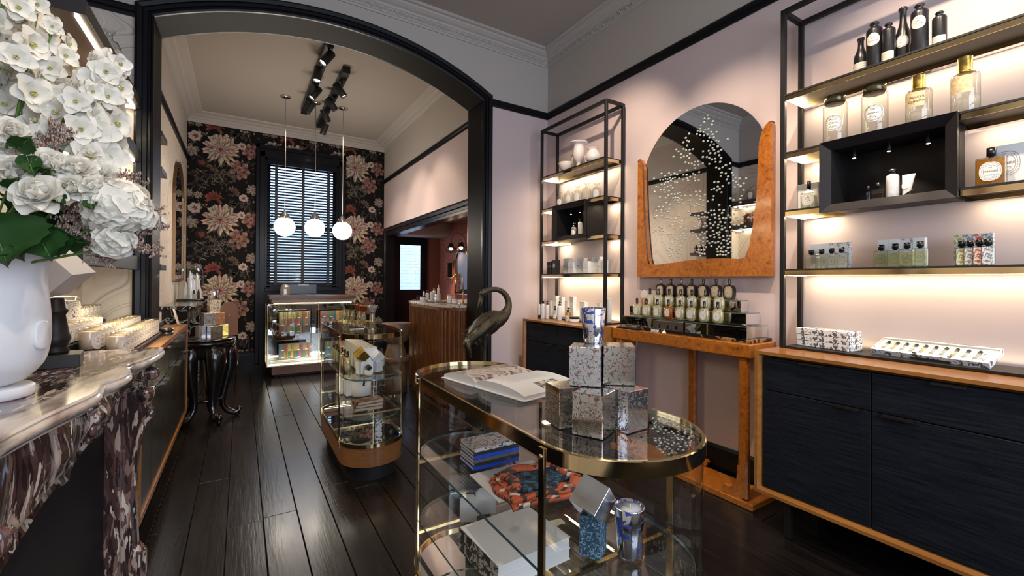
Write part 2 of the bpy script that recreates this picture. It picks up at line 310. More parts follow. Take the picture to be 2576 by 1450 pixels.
# ------------------------------------------------------------------ geometry
class MB:
    def __init__(s): s.v = []; s.f = []; s.mi = []; s.sm = []; s.uv = {}; s.cols = None; s.m = 0
    def add(s, vs, fs, smooth=False):
        n = len(s.v); s.v += [tuple(x) for x in vs]
        for f in fs: s.f.append(tuple(i+n for i in f)); s.mi.append(s.m); s.sm.append(smooth)
        return n
    def box(s, x0, y0, z0, x1, y1, z1, c=0):
        x0, x1 = min(x0, x1), max(x0, x1); y0, y1 = min(y0, y1), max(y0, y1); z0, z1 = min(z0, z1), max(z0, z1)
        if not c:
            s.add([(x0,y0,z0),(x1,y0,z0),(x1,y1,z0),(x0,y1,z0),(x0,y0,z1),(x1,y0,z1),(x1,y1,z1),(x0,y1,z1)],
                  [(3,2,1,0),(4,5,6,7),(0,1,5,4),(1,2,6,5),(2,3,7,6),(3,0,4,7)]); return s
        c = min(c, (x1-x0)*.45, (y1-y0)*.45, (z1-z0)*.45)
        V = []; idx = {}
        for ix, X in ((0, x0), (1, x1)):
            for iy, Y in ((0, y0), (1, y1)):
                for iz, Z in ((0, z0), (1, z1)):
                    dx = c if ix == 0 else -c; dy = c if iy == 0 else -c; dz = c if iz == 0 else -c
                    idx[ix, iy, iz] = len(V); V += [(X, Y+dy, Z+dz), (X+dx, Y, Z+dz), (X+dx, Y+dy, Z)]
        F = []
        g = lambda a, b, d, k: idx[a, b, d]+k
        F += [(g(0,0,0,0), g(0,0,1,0), g(0,1,1,0), g(0,1,0,0)), (g(1,0,0,0), g(1,1,0,0), g(1,1,1,0), g(1,0,1,0)),
              (g(0,0,0,1), g(1,0,0,1), g(1,0,1,1), g(0,0,1,1)), (g(0,1,0,1), g(0,1,1,1), g(1,1,1,1), g(1,1,0,1)),
              (g(0,0,0,2), g(0,1,0,2), g(1,1,0,2), g(1,0,0,2)), (g(0,0,1,2), g(1,0,1,2), g(1,1,1,2), g(0,1,1,2))]
        for a in (0, 1):
            for b_ in (0, 1):
                F.append((g(a,b_,0,0), g(a,b_,1,0), g(a,b_,1,1), g(a,b_,0,1)))
                F.append((g(a,0,b_,0), g(a,1,b_,0), g(a,1,b_,2), g(a,0,b_,2)))
                F.append((g(0,a,b_,1), g(1,a,b_,1), g(1,a,b_,2), g(0,a,b_,2)))
                for d in (0, 1): F.append((g(a,b_,d,0), g(a,b_,d,1), g(a,b_,d,2)))
        s.add(V, F); return s
    def prism(s, poly, axis, lo, hi, smooth=False):
        n = len(poly)
        def mk(a, b_, t): return {'x': (t, a, b_), 'y': (a, t, b_), 'z': (a, b_, t)}[axis]
        V = [mk(a, b_, lo) for a, b_ in poly]+[mk(a, b_, hi) for a, b_ in poly]
        n0 = s.add(V, [tuple(range(n-1, -1, -1)), tuple(range(n, 2*n))])
        for i in range(n):
            j = (i+1) % n; s.f.append((n0+i, n0+j, n0+n+j, n0+n+i)); s.mi.append(s.m); s.sm.append(smooth)
        return s
    def lathe(s, prof, c=(0, 0, 0), seg=20, smooth=True, sx=1, sy=1, M=None):
        V = []; F = []; rows = []
        for r, z in prof:
            if r <= 1e-6: rows.append([len(V)]); p = (0, 0, z); V.append(p)
            else:
                rows.append(list(range(len(V), len(V)+seg)))
                for k in range(seg):
                    a = 2*PI*k/seg; V.append((r*math.cos(a)*sx, r*math.sin(a)*sy, z))
        for A, B in zip(rows, rows[1:]):
            for k in range(seg):
                j = (k+1) % seg
                if len(A) == 1 and len(B) == 1: continue
                if len(A) == 1: F.append((A[0], B[j], B[k]))
                elif len(B) == 1: F.append((A[k], A[j], B[0]))
                else: F.append((A[k], A[j], B[j], B[k]))
        V = [Vector(v) for v in V]
        if M is not None: V = [M @ v for v in V]
        V = [v+Vector(c) for v in V]
        s.add(V, F, smooth); return s
    def tube(s, pts, r, seg=8, closed=False, smooth=True, flat=1.0, cap=True):
        pts = [Vector(p) for p in pts]; n = len(pts)
        if not hasattr(r, '__len__'): r = [r]*n
        V = []; F = []; up = None
        for i, p in enumerate(pts):
            a = pts[(i-1) % n] if (i > 0 or closed) else p; b_ = pts[(i+1) % n] if (i < n-1 or closed) else p
            t = (b_-a); t = t.normalized() if t.length > 1e-9 else Vector((0, 0, 1))
            if up is None:
                up = Vector((0, 0, 1)) if abs(t.z) < .9 else Vector((1, 0, 0))
            sd = t.cross(up); sd = sd.normalized() if sd.length > 1e-6 else Vector((1, 0, 0))
            up = sd.cross(t).normalized()
            for k in range(seg):
                an = 2*PI*k/seg; V.append(p+sd*math.cos(an)*r[i]*flat+up*math.sin(an)*r[i])
        m = n if closed else n-1
        for i in range(m):
            j = (i+1) % n
            for k in range(seg):
                l = (k+1) % seg; F.append((i*seg+k, i*seg+l, j*seg+l, j*seg+k))
        if not closed and cap: F += [tuple(range(seg-1, -1, -1)), tuple(range((n-1)*seg, n*seg))]
        s.add(V, F, smooth); return s
    def sweep(s, path, prof, closed=False, smooth=False, cap=True):
        """path: 2-D points; prof: (offset to the left of travel, z)"""
        n = len(path); V = []; F = []; k = len(prof)
        for i in range(n):
            p = Vector(path[i])
            a = Vector(path[(i-1) % n]) if (i > 0 or closed) else None; b_ = Vector(path[(i+1) % n]) if (i < n-1 or closed) else None
            d1 = (p-a).normalized() if a is not None else None; d2 = (b_-p).normalized() if b_ is not None else None
            if d1 is None: d1 = d2
            if d2 is None: d2 = d1
            n1 = Vector((-d1.y, d1.x)); n2 = Vector((-d2.y, d2.x)); mm = (n1+n2); mm = mm/max(1e-6, mm.dot(n1)) if mm.length > 1e-6 else n1
            for o, z in prof: V.append((p.x+mm.x*o, p.y+mm.y*o, z))
        m = n if closed else n-1
        for i in range(m):
            j = (i+1) % n
            for q in range(k):
                t = (q+1) % k; F.append((i*k+q, j*k+q, j*k+t, i*k+t))
        if not closed and cap: F += [tuple(range(k)), tuple(range((n-1)*k+k-1, (n-1)*k-1, -1))]
        s.add(V, F, smooth); return s
    def ball(s, c, r, seg=12, rings=8, sc=(1, 1, 1), M=None):
        pr = [(math.sin(PI*i/rings), -math.cos(PI*i/rings)) for i in range(rings+1)]; pr[0] = (0, -1); pr[-1] = (0, 1)
        MM = Matrix.Diagonal((r*sc[0], r*sc[1], r*sc[2])).to_4x4()
        if M is not None: MM = M.to_4x4() @ MM
        s.lathe(pr, c, seg, True, M=MM); return s
    def mesh(s, name, mats):
        me = bpy.data.meshes.new(name); me.from_pydata(s.v, [], s.f)
        if not isinstance(mats, (list, tuple)): mats = [mats]
        for m in mats: me.materials.append(m)
        me.polygons.foreach_set('material_index', s.mi); me.polygons.foreach_set('use_smooth', s.sm)
        me.update(); return me
    def build(s, name, mats, parent=None, kind=None, label=None):
        o = bpy.data.objects.new(name, s.mesh(name, mats)); COL.objects.link(o)
        if parent is not None: o.parent = parent
        if kind: o['kind'] = kind
        if label: o['label'] = label
        return o
def obj(name, me, parent=None, loc=None, label=None):
    o = bpy.data.objects.new(name, me); COL.objects.link(o)
    if parent is not None: o.parent = parent
    if loc is not None: o.location = loc
    if label: o['label'] = label
    return o
def thing(name, label, cat, loc=(0, 0, 0), rz=0, group=None):
    o = bpy.data.objects.new(name, None); COL.objects.link(o); o.empty_display_size = .05
    o.location = loc; o.rotation_euler = (0, 0, rz); tag(o, label, cat, group); return o
def tag(o, label, cat, group=None):
    o['label'] = label; o['category'] = cat
    if group: o['group'] = group
    return o
def struct(o): o['kind'] = 'structure'; return o
def dup(root, loc=None, rz=None, label=None, group=None, scale=None):
    r = root.copy(); COL.objects.link(r)
    if loc is not None: r.location = loc
    if rz is not None: r.rotation_euler = (0, 0, rz)
    if scale is not None: r.scale = scale if hasattr(scale, '__len__') else (scale,)*3
    if label: r['label'] = label
    if group: r['group'] = group
    for ch in root.children:
        c = ch.copy(); COL.objects.link(c); c.parent = r
        for g in ch.children:
            d = g.copy(); COL.objects.link(d); d.parent = c
    return r
ORD = ['first', 'second', 'third', 'fourth', 'fifth', 'sixth', 'seventh', 'eighth', 'ninth', 'tenth', 'eleventh', 'twelfth', 'thirteenth', 'fourteenth', 'fifteenth', 'sixteenth']
def capsule(cx, y0, y1, r, seg=16):
    """outline running counter-clockwise; y0, y1 are the extreme ends"""
    pts = []
    for k in range(seg+1):
        a = PI+PI*k/seg; pts.append((cx+r*math.cos(a), y0+r+r*math.sin(a)))
    for k in range(seg+1):
        a = PI*k/seg; pts.append((cx+r*math.cos(a), y1-r+r*math.sin(a)))
    return pts
def oval_pts(w, h, n=24, e=2.6):
    out = []
    for k in range(n):
        a = 2*PI*k/n; c, s_ = math.cos(a), math.sin(a)
        out.append((w/2*math.copysign(abs(c)**(2/e), c), h/2*math.copysign(abs(s_)**(2/e), s_)))
    return out
def label_mesh(name, wd, h, mat, R=None, e=2.6, face='-x', rings=3, n=24):
    """an oval label in the plane facing `face`; with R it wraps round an upright cylinder of that radius"""
    V = [(0, 0)]; UV = [(0, 0)]
    for i in range(1, rings+1):
        t = i/rings
        for (a, b_), (u, v) in zip(oval_pts(wd, h, n, e), oval_pts(2, 2, n, e)): V.append((a*t, b_*t)); UV.append((u*t, v*t))
    F = []
    for k in range(n): F.append((0, 1+k, 1+(k+1) % n))
    for i in range(rings-1):
        for k in range(n):
            a = 1+i*n+k; b_ = 1+i*n+(k+1) % n; F.append((a, a+n, b_+n, b_))
    def pos(a, b_):
        if R: an = a/R; return (-R*math.cos(an), -R*math.sin(an), b_)
        return (0, -a, b_)
    me = bpy.data.meshes.new(name); me.from_pydata([pos(*p) for p in V], [], F); me.materials.append(mat)
    ul = me.uv_layers.new(name='UVMap')
    for lp in me.loops: ul.data[lp.index].uv = UV[lp.vertex_index]
    me.update(); return me
def text_mesh(name, s_, size, mat, R=None, space=1.0, bold=0):
    """lettering that faces -x; with R it wraps round an upright cylinder"""
    cu = bpy.data.curves.new(name, 'FONT'); cu.body = s_; cu.size = size; cu.align_x = 'CENTER'; cu.align_y = 'CENTER'; cu.space_line = space; cu.offset = bold
    cu.resolution_u = 2
    to = bpy.data.objects.new('lettering_source', cu); me = bpy.data.meshes.new_from_object(to)
    bpy.data.objects.remove(to); bpy.data.curves.remove(cu)
    for v in me.vertices:
        a, b_ = v.co.x, v.co.y
        if R: an = a/R; v.co = (-R*math.cos(an), -R*math.sin(an), b_)
        else: v.co = (0, -a, b_)
    me.materials.clear(); me.materials.append(mat); me.name = name; me.update(); return me
# ================================================================== THE SETTING
W, LW, CE = 2.86, -.875, 3.88
AY0, AY1 = 4.0, 4.29            # arch wall
BY = 8.35; BL, BR = -.70, 2.233  # rear room
FY = -1.9
RAIL0, RAIL1 = 3.15, 3.22
# ---- floor of boards
floor_bed = MB().box(-1.0, FY-.1, -.08, 3.5, BY+.1, -.022).build('floor', M_gap); struct(floor_bed)
rnd = random.Random(3)
def floorboard(x0, x1, ya, yb):
    m = MB(); g = .0009 + rnd.random()*.0014
    m.box(x0+g, ya+.0015, -.022, x1-g, yb-.0015, rnd.uniform(-.0012, 0), .002)
    o = m.build('floorboard', M_floor, floor_bed); return o
k = -4
while -.226+.17*k < 3.45:
    x0 = -.226+.17*k; x1 = x0+.17
    ya = FY if x0 < W-.02 else 4.2
    yb = BY if x1 > -.85 else 4.1
    cuts = [ya]; y = ya+rnd.uniform(1.0, 2.8)
    while y < yb-.8: cuts.append(y); y += rnd.uniform(2.2, 3.6)
    cuts.append(yb)
    for a, b_ in zip(cuts, cuts[1:]): floorboard(max(x0, -.95), x1, a, b_)
    k += 1
# ---- ceiling
ceil = MB().box(-1.0, FY-.1, CE, W+.1, BY+.1, CE+.1).build('ceiling', M_ceil); struct(ceil)
# ---- walls: below the rail and above it
def wall(name, boxes, mats):
    m = MB()
    for i, b_ in boxes: m.m = i; m.box(*b_)
    return struct(m.build(name, mats))
wall('wall_right', [(0, (W, FY, 0, W+.1, AY1, RAIL0)), (1, (W, FY, RAIL0, W+.1, AY1, CE))], [M_pink, M_greige])
wall('wall_left', [(0, (LW-.1, FY, 0, LW, AY0, RAIL0)), (1, (LW-.1, FY, RAIL0, LW, AY0, CE))], [M_agate, M_greige])
wall('wall_rear_right', [(0, (BR, AY1, 2.20, BR+.1, BY, RAIL0)), (1, (BR, AY1, RAIL0, BR+.1, BY, CE)), (0, (BR, 8.16, 0, BR+.1, BY, 2.2))], [M_pink, M_greige])
wall('wall_rear_left', [(0, (BL-.1, AY0+.1, 0, BL, BY, RAIL0)), (1, (BL-.1, AY0+.1, RAIL0, BL, BY, CE))], [M_agate, M_greige])
# rear wall round the window
WX0, WX1, WZ0, WZ1 = .32, 1.44, 1.20, 3.36
wall('wall_back', [(0, (BL-.1, BY, 0, WX0, BY+.12, CE)), (0, (WX1, BY, 0, BR+.1, BY+.12, CE)), (0, (WX0, BY, WZ1, WX1, BY+.12, CE)), (0, (WX0, BY, 0, WX1, BY+.12, WZ0))], [M_blackmatt])
# arch wall: piers, then the head in strips over the segmental arch
ACX, AR, ATOP = .76, 2.76, 3.495
def arch_z(x): return ATOP-AR+math.sqrt(max(0, AR*AR-(x-ACX)**2))
AX0, AX1 = -.52, 2.04
m = MB(); m.m = 1; m.box(LW, AY0, 0, AX0-.02, AY1, RAIL0); m.m = 0; m.box(AX1+.02, AY0, 0, W, AY1, RAIL0)
m.m = 2; m.box(LW, AY0, RAIL0, AX0-.02, AY1, CE); m.box(AX1+.02, AY0, RAIL0, W, AY1, CE)
N = 30
for i in range(N):
    xa = AX0-.02+(AX1-AX0+.04)*i/N; xb = AX0-.02+(AX1-AX0+.04)*(i+1)/N
    m.prism([(xa, arch_z(xa)+.02), (xb, arch_z(xb)+.02), (xb, CE), (xa, CE)], 'y', AY0, AY1)
struct(m.build('wall_arch', [M_pink, M_agate, M_greige]))
# shop front behind the camera: a pier each side of a tall glazed opening
wall('wall_front', [(0, (LW-.1, FY-.1, 0, -.45, FY, CE)), (0, (2.45, FY-.1, 0, W+.1, FY, CE)), (0, (-.45, FY-.1, 3.3, 2.45, FY, CE)), (0, (-.45, FY-.1, 0, 2.45, FY, .72))], [M_greige])
m = MB()
for x in (-.45, .5, 1.45, 2.39): m.box(x, FY-.08, .72, x+.06, FY-.02, 3.3)
for z in (.72, 2.55, 3.25): m.box(-.45, FY-.08, z, 2.45, FY-.02, z+.05)
wn = struct(m.build('window_1', M_black))
# side room
M_redwall = plain('brick_red_wall_paint', (.20, .062, .045), .6)
M_pinkpaper = printed('pink_fleck_wallpaper', (.60, .25, .21), (.26, .08, .075), scale=55, thr=(.50, .53), rough=.3)
wall('wall_side_room', [(0, (2.33, BY, 2.2, 3.4, BY+.12, 2.5)), (0, (3.065, BY, 0, 3.45, BY+.12, 2.2)), (1, (3.35, AY1, 0, 3.45, BY, 2.5)), (0, (BR+.1, AY1-.1, 0, 3.45, AY1, 2.5))], [M_redwall, M_pinkpaper])
struct(MB().box(BR+.1, AY1-.1, 2.46, 3.45, BY+.1, 2.56).build('ceiling_1', M_ceil))
struct(MB().box(BR+.1, 7.85, 2.19, 3.35, BY-.01, 2.459).build('trim_1', M_ceil))

# ---- arch lining and architrave
path = [(AX0, .0), (AX0, arch_z(AX0))]+[(AX0+(AX1-AX0)*i/36, arch_z(AX0+(AX1-AX0)*i/36)) for i in range(1, 36)]+[(AX1, arch_z(AX1)), (AX1, 0)]
def swing(m): m.v = [(a, c, b_) for a, b_, c in m.v]; return m
m = MB(); m.sweep(path, [(0, AY0-.01), (0, AY1+.01), (.019, AY1+.01), (.019, AY0-.01)])
struct(swing(m).build('trim_2', M_soffit))
m = MB(); m.sweep(path, [(.0, AY0-.011), (0, AY0-.028), (.012, AY0-.034), (.018, AY0-.026), (.03, AY0-.026), (.034, AY0-.038), (.056, AY0-.040), (.060, AY0-.052), (.085, AY0-.058), (.100, AY0-.05), (.100, AY0-.0)])
struct(swing(m).build('trim_3', M_black))
m = MB(); m.sweep(path, [(.0, AY1+.011), (0, AY1+.03), (.09, AY1+.035), (.09, AY1)])
struct(swing(m).build('trim_4', M_black))
# ---- picture rails, cornices, skirtings
railp = [(0, RAIL0), (.012, RAIL0), (.018, RAIL0+.02), (.03, RAIL0+.03), (.034, RAIL0+.052), (.026, RAIL1), (0, RAIL1)]
for i, pth in enumerate(([(W, FY), (W, AY0), (AX1+.1, AY0)], [(AX0-.1, AY0), (LW, AY0), (LW, FY)], [(BR, AY1), (BR, BY)], [(BL, BY), (BL, AY1), (AX0-.09, AY1)])):
    struct(MB().sweep(pth, railp).build('trim_%d' % (5+i), M_black))
corn = [(0, 3.725), (.012, 3.725), (.014, 3.742), (.022, 3.745), (.024, 3.795), (.034, 3.80), (.040, 3.815), (.062, 3.825), (.090, 3.845), (.096, 3.856), (.120, 3.860), (.130, 3.868), (.130, CE), (0, CE)]
c1 = struct(MB().sweep([(LW, FY), (W, FY), (W, AY0), (LW, AY0)], corn, closed=True).build('trim_9', M_cornice))
corn2 = [(0, 3.745), (.01, 3.745), (.012, 3.80), (.03, 3.806), (.05, 3.825), (.09, 3.835), (.11, 3.85), (.15, 3.858), (.19, 3.866), (.20, CE), (0, CE)]
struct(MB().sweep([(BL, AY1), (BR, AY1), (BR, BY), (BL, BY)], corn2, closed=True).build('trim_10', M_cornice))
# enriched scroll frieze of the front cornice
m = MB()
def scroll(p0, dx, dy, nx, ny):
    # one leaf scroll in the plane of the frieze; d along the wall, n out of it
    pts = []
    for i in range(12):
        t = i/11*2.1*PI; r = .018*(1-i/14)
        a, z = r*math.cos(t), r*math.sin(t)
        pts.append((p0[0]+dx*a+nx*.027, p0[1]+dy*a+ny*.027, 3.770+z))
    m.tube(pts, [.0045*(1-i/18) for i in range(12)], 4, cap=False)
    for s_, zz in ((.032, 3.762), (.047, 3.778)):
        m.ball((p0[0]+dx*s_+nx*.026, p0[1]+dy*s_+ny*.026, zz), .010, 6, 4, (abs(dx)*1+.35, abs(dy)*1+.35, 1.1))
y = -.4
while y < AY0-.06: scroll((W, y), 0, 1, -1, 0); y += .075
x = W-.08
while x > -.80: scroll((x, AY0), -1, 0, 0, -1); x -= .075
m.build('ornament', M_cornice, c1, kind='stuff')
sk = [(0, 0), (.024, 0), (.024, .155), (.016, .165), (.016, .18), (.008, .20), (0, .20)]
for nm, pth in (('baseboard_right', [(W, FY), (W, AY0), (AX1+.1, AY0)]), ('baseboard_left', [(LW, 2.64), (LW, FY)]), ('baseboard_back', [(WX0-.13, BY), (BL, BY), (BL, AY1+.03)]), ('baseboard_rear_right', [(BR, 8.2), (BR, BY), (WX1+.11, BY)])):
    p_ = pth if nm != 'baseboard_back' else pth
    struct(MB().sweep(p_, sk).build(nm, M_black))
# doorway casing to the side room
m = MB()
pth = [(4.33, 2.16), (8.06, 2.16), (8.06, 0)]
m.sweep(pth, [(.0, BR-.012), (0, BR-.03), (.03, BR-.034), (.04, BR-.022), (.07, BR-.026), (.08, BR-.045), (.12, BR-.05), (.145, BR-.04), (.145, BR)])
m.v = [(c, a, b_) for a, b_, c in m.v]
m.box(BR-.011, 4.33, 2.16, BR+.12, 8.08, 2.199); m.box(BR-.011, 8.06, 0, BR+.12, 8.159, 2.19)
struct(m.build('trim_11', M_black))
# black glazed side door
d = MB()
d.box(2.34, BY-.03, 0, 2.50, BY+.02, 2.19, .004); d.box(2.975, BY-.03, 0, 3.06, BY+.02, 2.19, .004)
d.box(2.50, BY-.03, 2.075, 2.975, BY+.02, 2.19, .004); d.box(2.50, BY-.03, 0, 2.975, BY+.02, 1.15, .004)
d.box(2.335, BY-.045, 0, 2.36, BY-.03, 2.2); d.box(3.04, BY-.045, 0, 3.065, BY-.03, 2.2)
door = struct(d.build('door_1', M_black))
MB().box(2.50, BY-.008, 1.15, 2.975, BY-.002, 2.075).build('pane', glassmat('door_glass', (.97, .98, 1), .04), door)
m = MB()
for (a, b_, c, e) in ((2.50, 1.15, 2.54, 2.075), (2.935, 1.15, 2.975, 2.075), (2.54, 1.15, 2.935, 1.185), (2.54, 2.04, 2.935, 2.075)): m.box(a, BY-.022, b_, c, BY-.009, e)
m.build('glazing_bead', M_black, door)
# sash window, its casing and the panelling below
m = MB()
X0, X1 = .19, 1.556
m.box(X0, BY-.045, .0, X0+.055, BY, 3.55, .006); m.box(X0+.055, BY-.028, .0, WX0, BY, 3.45, .004)
m.box(X1-.055, BY-.045, .0, X1, BY, 3.55, .006); m.box(WX1, BY-.028, .0, X1-.055, BY, 3.45, .004)
m.box(X0, BY-.045, 3.49, X1, BY, 3.55, .006); m.box(X0+.055, BY-.028, WZ1, X1-.055, BY, 3.49, .004)
m.box(WX0, BY-.05, 1.17, WX1, BY, 1.215, .004); m.box(WX0, BY-.02, .0, WX1, BY, 1.17)
m.box(WX0+.06, BY-.03, .25, .86, BY-.02, 1.08, .004); m.box(.90, BY-.03, .25, WX1-.06, BY-.02, 1.08, .004)
m.box(WX0-.001, BY, 1.2, WX0+.03, BY+.11, WZ1); m.box(WX1-.03, BY, 1.2, WX1, BY+.11, WZ1); m.box(WX0, BY, WZ1-.03, WX1, BY+.11, WZ1); m.box(WX0, BY, 1.2, WX1, BY+.11, 1.23)
win = struct(m.build('window_2', M_black))
m = MB()
for (a, b_, c, e, yy) in ((.35, 1.23, .40, 2.28, .06), (1.36, 1.23, 1.41, 2.28, .06), (.35, 1.23, 1.41, 1.31, .06), (.35, 2.24, 1.41, 2.28, .06), (.35, 2.25, .40, 3.33, .085), (1.36, 2.25, 1.41, 3.33, .085), (.35, 3.26, 1.41, 3.33, .085), (.35, 2.25, 1.41, 2.29, .085)):
    m.box(a, BY+yy, b_, c, BY+yy+.022, e)
m.build('sash', M_black, win)
MB().box(.40, BY+.068, 1.31, 1.36, BY+.072, 2.24).build('pane', glassmat('window_glass', (.97, .98, 1), .04), win)
MB().box(.40, BY+.093, 2.29, 1.36, BY+.097, 3.26).build('pane', MATS['window_glass'], win)
# the white painted brick yard wall outside
yard = MB().box(-1.5, 10.3, -.5, 5.5, 10.5, 5.2).build('yard_wall', plain('white_painted_brick', (.8, .82, .85), .8)); yard['kind'] = 'structure'
m = MB()
for r_ in range(52):
    z = .4+r_*.075
    for c_ in range(19):
        x = -.2+c_*.225+(r_ % 2)*.11
        m.box(x, 10.293, z, x+.217, 10.302, z+.069)
m.build('brick_facing', MATS['white_painted_brick'], yard, kind='stuff')
alight('yard_daylight', (1.6, 8.9, 4.2), (1.6, 10.3, 1.8), 5, 1.2, 130, (.40, .62, 1.0))

# ================================================================== floral wallpaper, printed flat on the back wall
class Print:
    def __init__(s): s.v = []; s.f = []; s.c = []
    def poly(s, pts, cols, y):
        n = len(s.v)
        s.v += [(p[0], y, p[1]) for p in pts]; s.c += cols; return n
    def petal(s, cx, cz, ang, ln, wd, base, tip, y, wob=.12, r0=0., rg=rnd):
        """a ruffled petal: a 3 x 5 grid with colour running from root to tip and darker veins"""
        ca, sa = math.cos(ang), math.sin(ang); n = len(s.v); R_, C_ = 5, 5
        for i in range(R_):
            t = i/(R_-1); w_ = wd*math.sin(PI*(.10+.70*t))*(1+rg.uniform(-wob, wob)*.4)
            for j in range(C_):
                u = (j/(C_-1)-.5)
                l = r0+ln*t*(1-.9*u*u*t)*(1+rg.uniform(-wob, wob)*.35*t)
                a, b_ = l, u*w_
                s.v.append((cx+ca*a-sa*b_, y, cz+sa*a+ca*b_))
                f = t*(1-.55*abs(u)*2*.6)*rg.uniform(.72, 1.12); f = max(0, min(1, f)); edge = .55 if (j in (0, C_-1)) else 1
                s.c.append(tuple((base[k_]*(1-f)+tip[k_]*f)*edge for k_ in range(3)))
        for i in range(R_-1):
            for j in range(C_-1):
                a = n+i*C_+j; s.f.append((a, a+1, a+C_+1, a+C_))
    def disc(s, cx, cz, r, c0, c1, y, n=14, wob=.1, sq=1.0):
        b0 = len(s.v); s.v.append((cx, y, cz)); s.c.append(c0)
        for i in range(n):
            a = 2*PI*i/n; q = r*(1+rnd.uniform(-wob, wob)); s.v.append((cx+q*math.cos(a), y, cz+q*math.sin(a)*sq)); s.c.append(c1)
        for i in range(n): s.f.append((b0, b0+1+i, b0+1+(i+1) % n))
    def vine(s, pts, wd, col, y):
        n = len(s.v)
        for i, p in enumerate(pts):
            a = pts[max(0, i-1)]; b_ = pts[min(len(pts)-1, i+1)]; dx, dz = b_[0]-a[0], b_[1]-a[1]; L = math.hypot(dx, dz) or 1
            q = wd*(1-.5*i/len(pts)); s.v += [(p[0]-dz/L*q, y, p[1]+dx/L*q), (p[0]+dz/L*q, y, p[1]-dx/L*q)]; s.c += [col, tuple(x*.35 for x in col)]
        for i in range(len(pts)-1): a = n+2*i; s.f.append((a, a+1, a+3, a+2))
Y0 = BY-.0015
DK = (.012, .009, .008)
def flower(pr, x, z, R_, kind, rg):
    y = Y0-.0004; st = .00003; q = [y]
    def ny(): q[0] -= st; return q[0]
    def ringp(n, r, ln, wd, base, tip, ph=0, jit=.25):
        for i in range(n):
            a = ph+2*PI*i/n+rg.uniform(-jit, jit)
            pr.petal(x, z, a, ln*rg.uniform(.85, 1.12), wd*1.12, DK, tuple(c*.30 for c in tip), ny(), r0=r, rg=rg)
            pr.petal(x, z, a, ln*rg.uniform(.82, 1.05), wd, base, tuple(c*rg.uniform(.75, 1.1) for c in tip), ny(), r0=r, rg=rg)
    if kind == 'peony':
        tip = (.72, .60, .44); base = (.20, .09, .06)
        for i in range(7):
            a = PI*.15+PI*.9*i/6+rg.uniform(-.1, .1)
            pr.petal(x+R_*.1, z, a, R_*.95, R_*.62, base, (.60, .46, .38), ny(), r0=R_*.1, rg=rg)
        ringp(24, R_*.35, R_*.66, R_*.24, base, tip)
        ringp(20, R_*.2, R_*.54, R_*.21, base, (.74, .64, .48))
        ringp(18, R_*.1, R_*.36, R_*.13, (.22, .08, .06), (.70, .60, .50))
        ringp(14, 0, R_*.24, R_*.09, (.20, .05, .05), (.62, .40, .34))
        pr.disc(x-.05*R_, z+.02*R_, R_*.08, (.02, .02, .03), (.12, .05, .05), ny())
    elif kind == 'pink':
        tip = (.38, .19, .16); base = (.10, .03, .03)
        ringp(7, R_*.35, R_*.66, R_*.62, base, (.46, .27, .21))
        ringp(14, R_*.12, R_*.44, R_*.2, base, tip)
        ringp(14, R_*.05, R_*.34, R_*.14, base, (.56, .36, .29))
        ringp(10, 0, R_*.2, R_*.10, base, (.40, .13, .11))
    elif kind == 'rose':
        ringp(8, R_*.3, R_*.68, R_*.66, (.05, .03, .02), (.38, .31, .25))
        ringp(8, R_*.15, R_*.55, R_*.45, (.10, .06, .05), (.55, .48, .38))
        ringp(7, R_*.05, R_*.40, R_*.30, (.10, .05, .04), (.62, .54, .44))
        ringp(6, 0, R_*.25, R_*.18, (.10, .05, .04), (.55, .42, .34))
    elif kind == 'dark':
        ringp(8, R_*.4, R_*.7, R_*.8, DK, (.06, .03, .025))
        ringp(7, R_*.1, R_*.5, R_*.42, (.07, .02, .015), (.30, .12, .09))
        ringp(6, 0, R_*.26, R_*.2, (.06, .01, .01), (.34, .15, .11))
    elif kind == 'red':
        for i in range(12):
            a = PI*.0+rg.uniform(-.9, 3.6); pr.petal(x-.1*R_, z-.1*R_, a, R_*rg.uniform(.7, 1.1), R_*.42, (.09, .015, .012), (.30, .085, .06), ny(), r0=R_*.05, rg=rg)
        ringp(8, 0, R_*.5, R_*.25, (.10, .015, .012), (.30, .10, .075))
    elif kind == 'bud':
        ringp(7, R_*.35, R_*.65, R_*.7, (.20, .13, .11), (.52, .42, .37))
        pr.disc(x-.1*R_, z, R_*.8, (.42, .30, .27), (.52, .42, .37), ny(), sq=.95)
        ringp(5, -R_*.4, R_*.4, R_*.2, (.12, .03, .02), (.28, .11, .08), ph=2.6, jit=.5)
    elif kind == 'brown':
        for i in range(6): pr.petal(x, z, 2.2-.55*i, R_*rg.uniform(.8, 1.15), R_*.5, (.05, .03, .02), (.20, .13, .09), ny(), rg=rg)
    elif kind == 'leafdark':
        for i in range(4): pr.petal(x, z, rg.uniform(0, 6.28), R_, R_*.5, DK, (.075, .065, .055), ny(), rg=rg)
TW, TH = .997, 1.098
def tz(zx, zy):
    p = P(440+zx*.1794, 300+zy*.1794, Y=BY-.002); return p.x, p.z
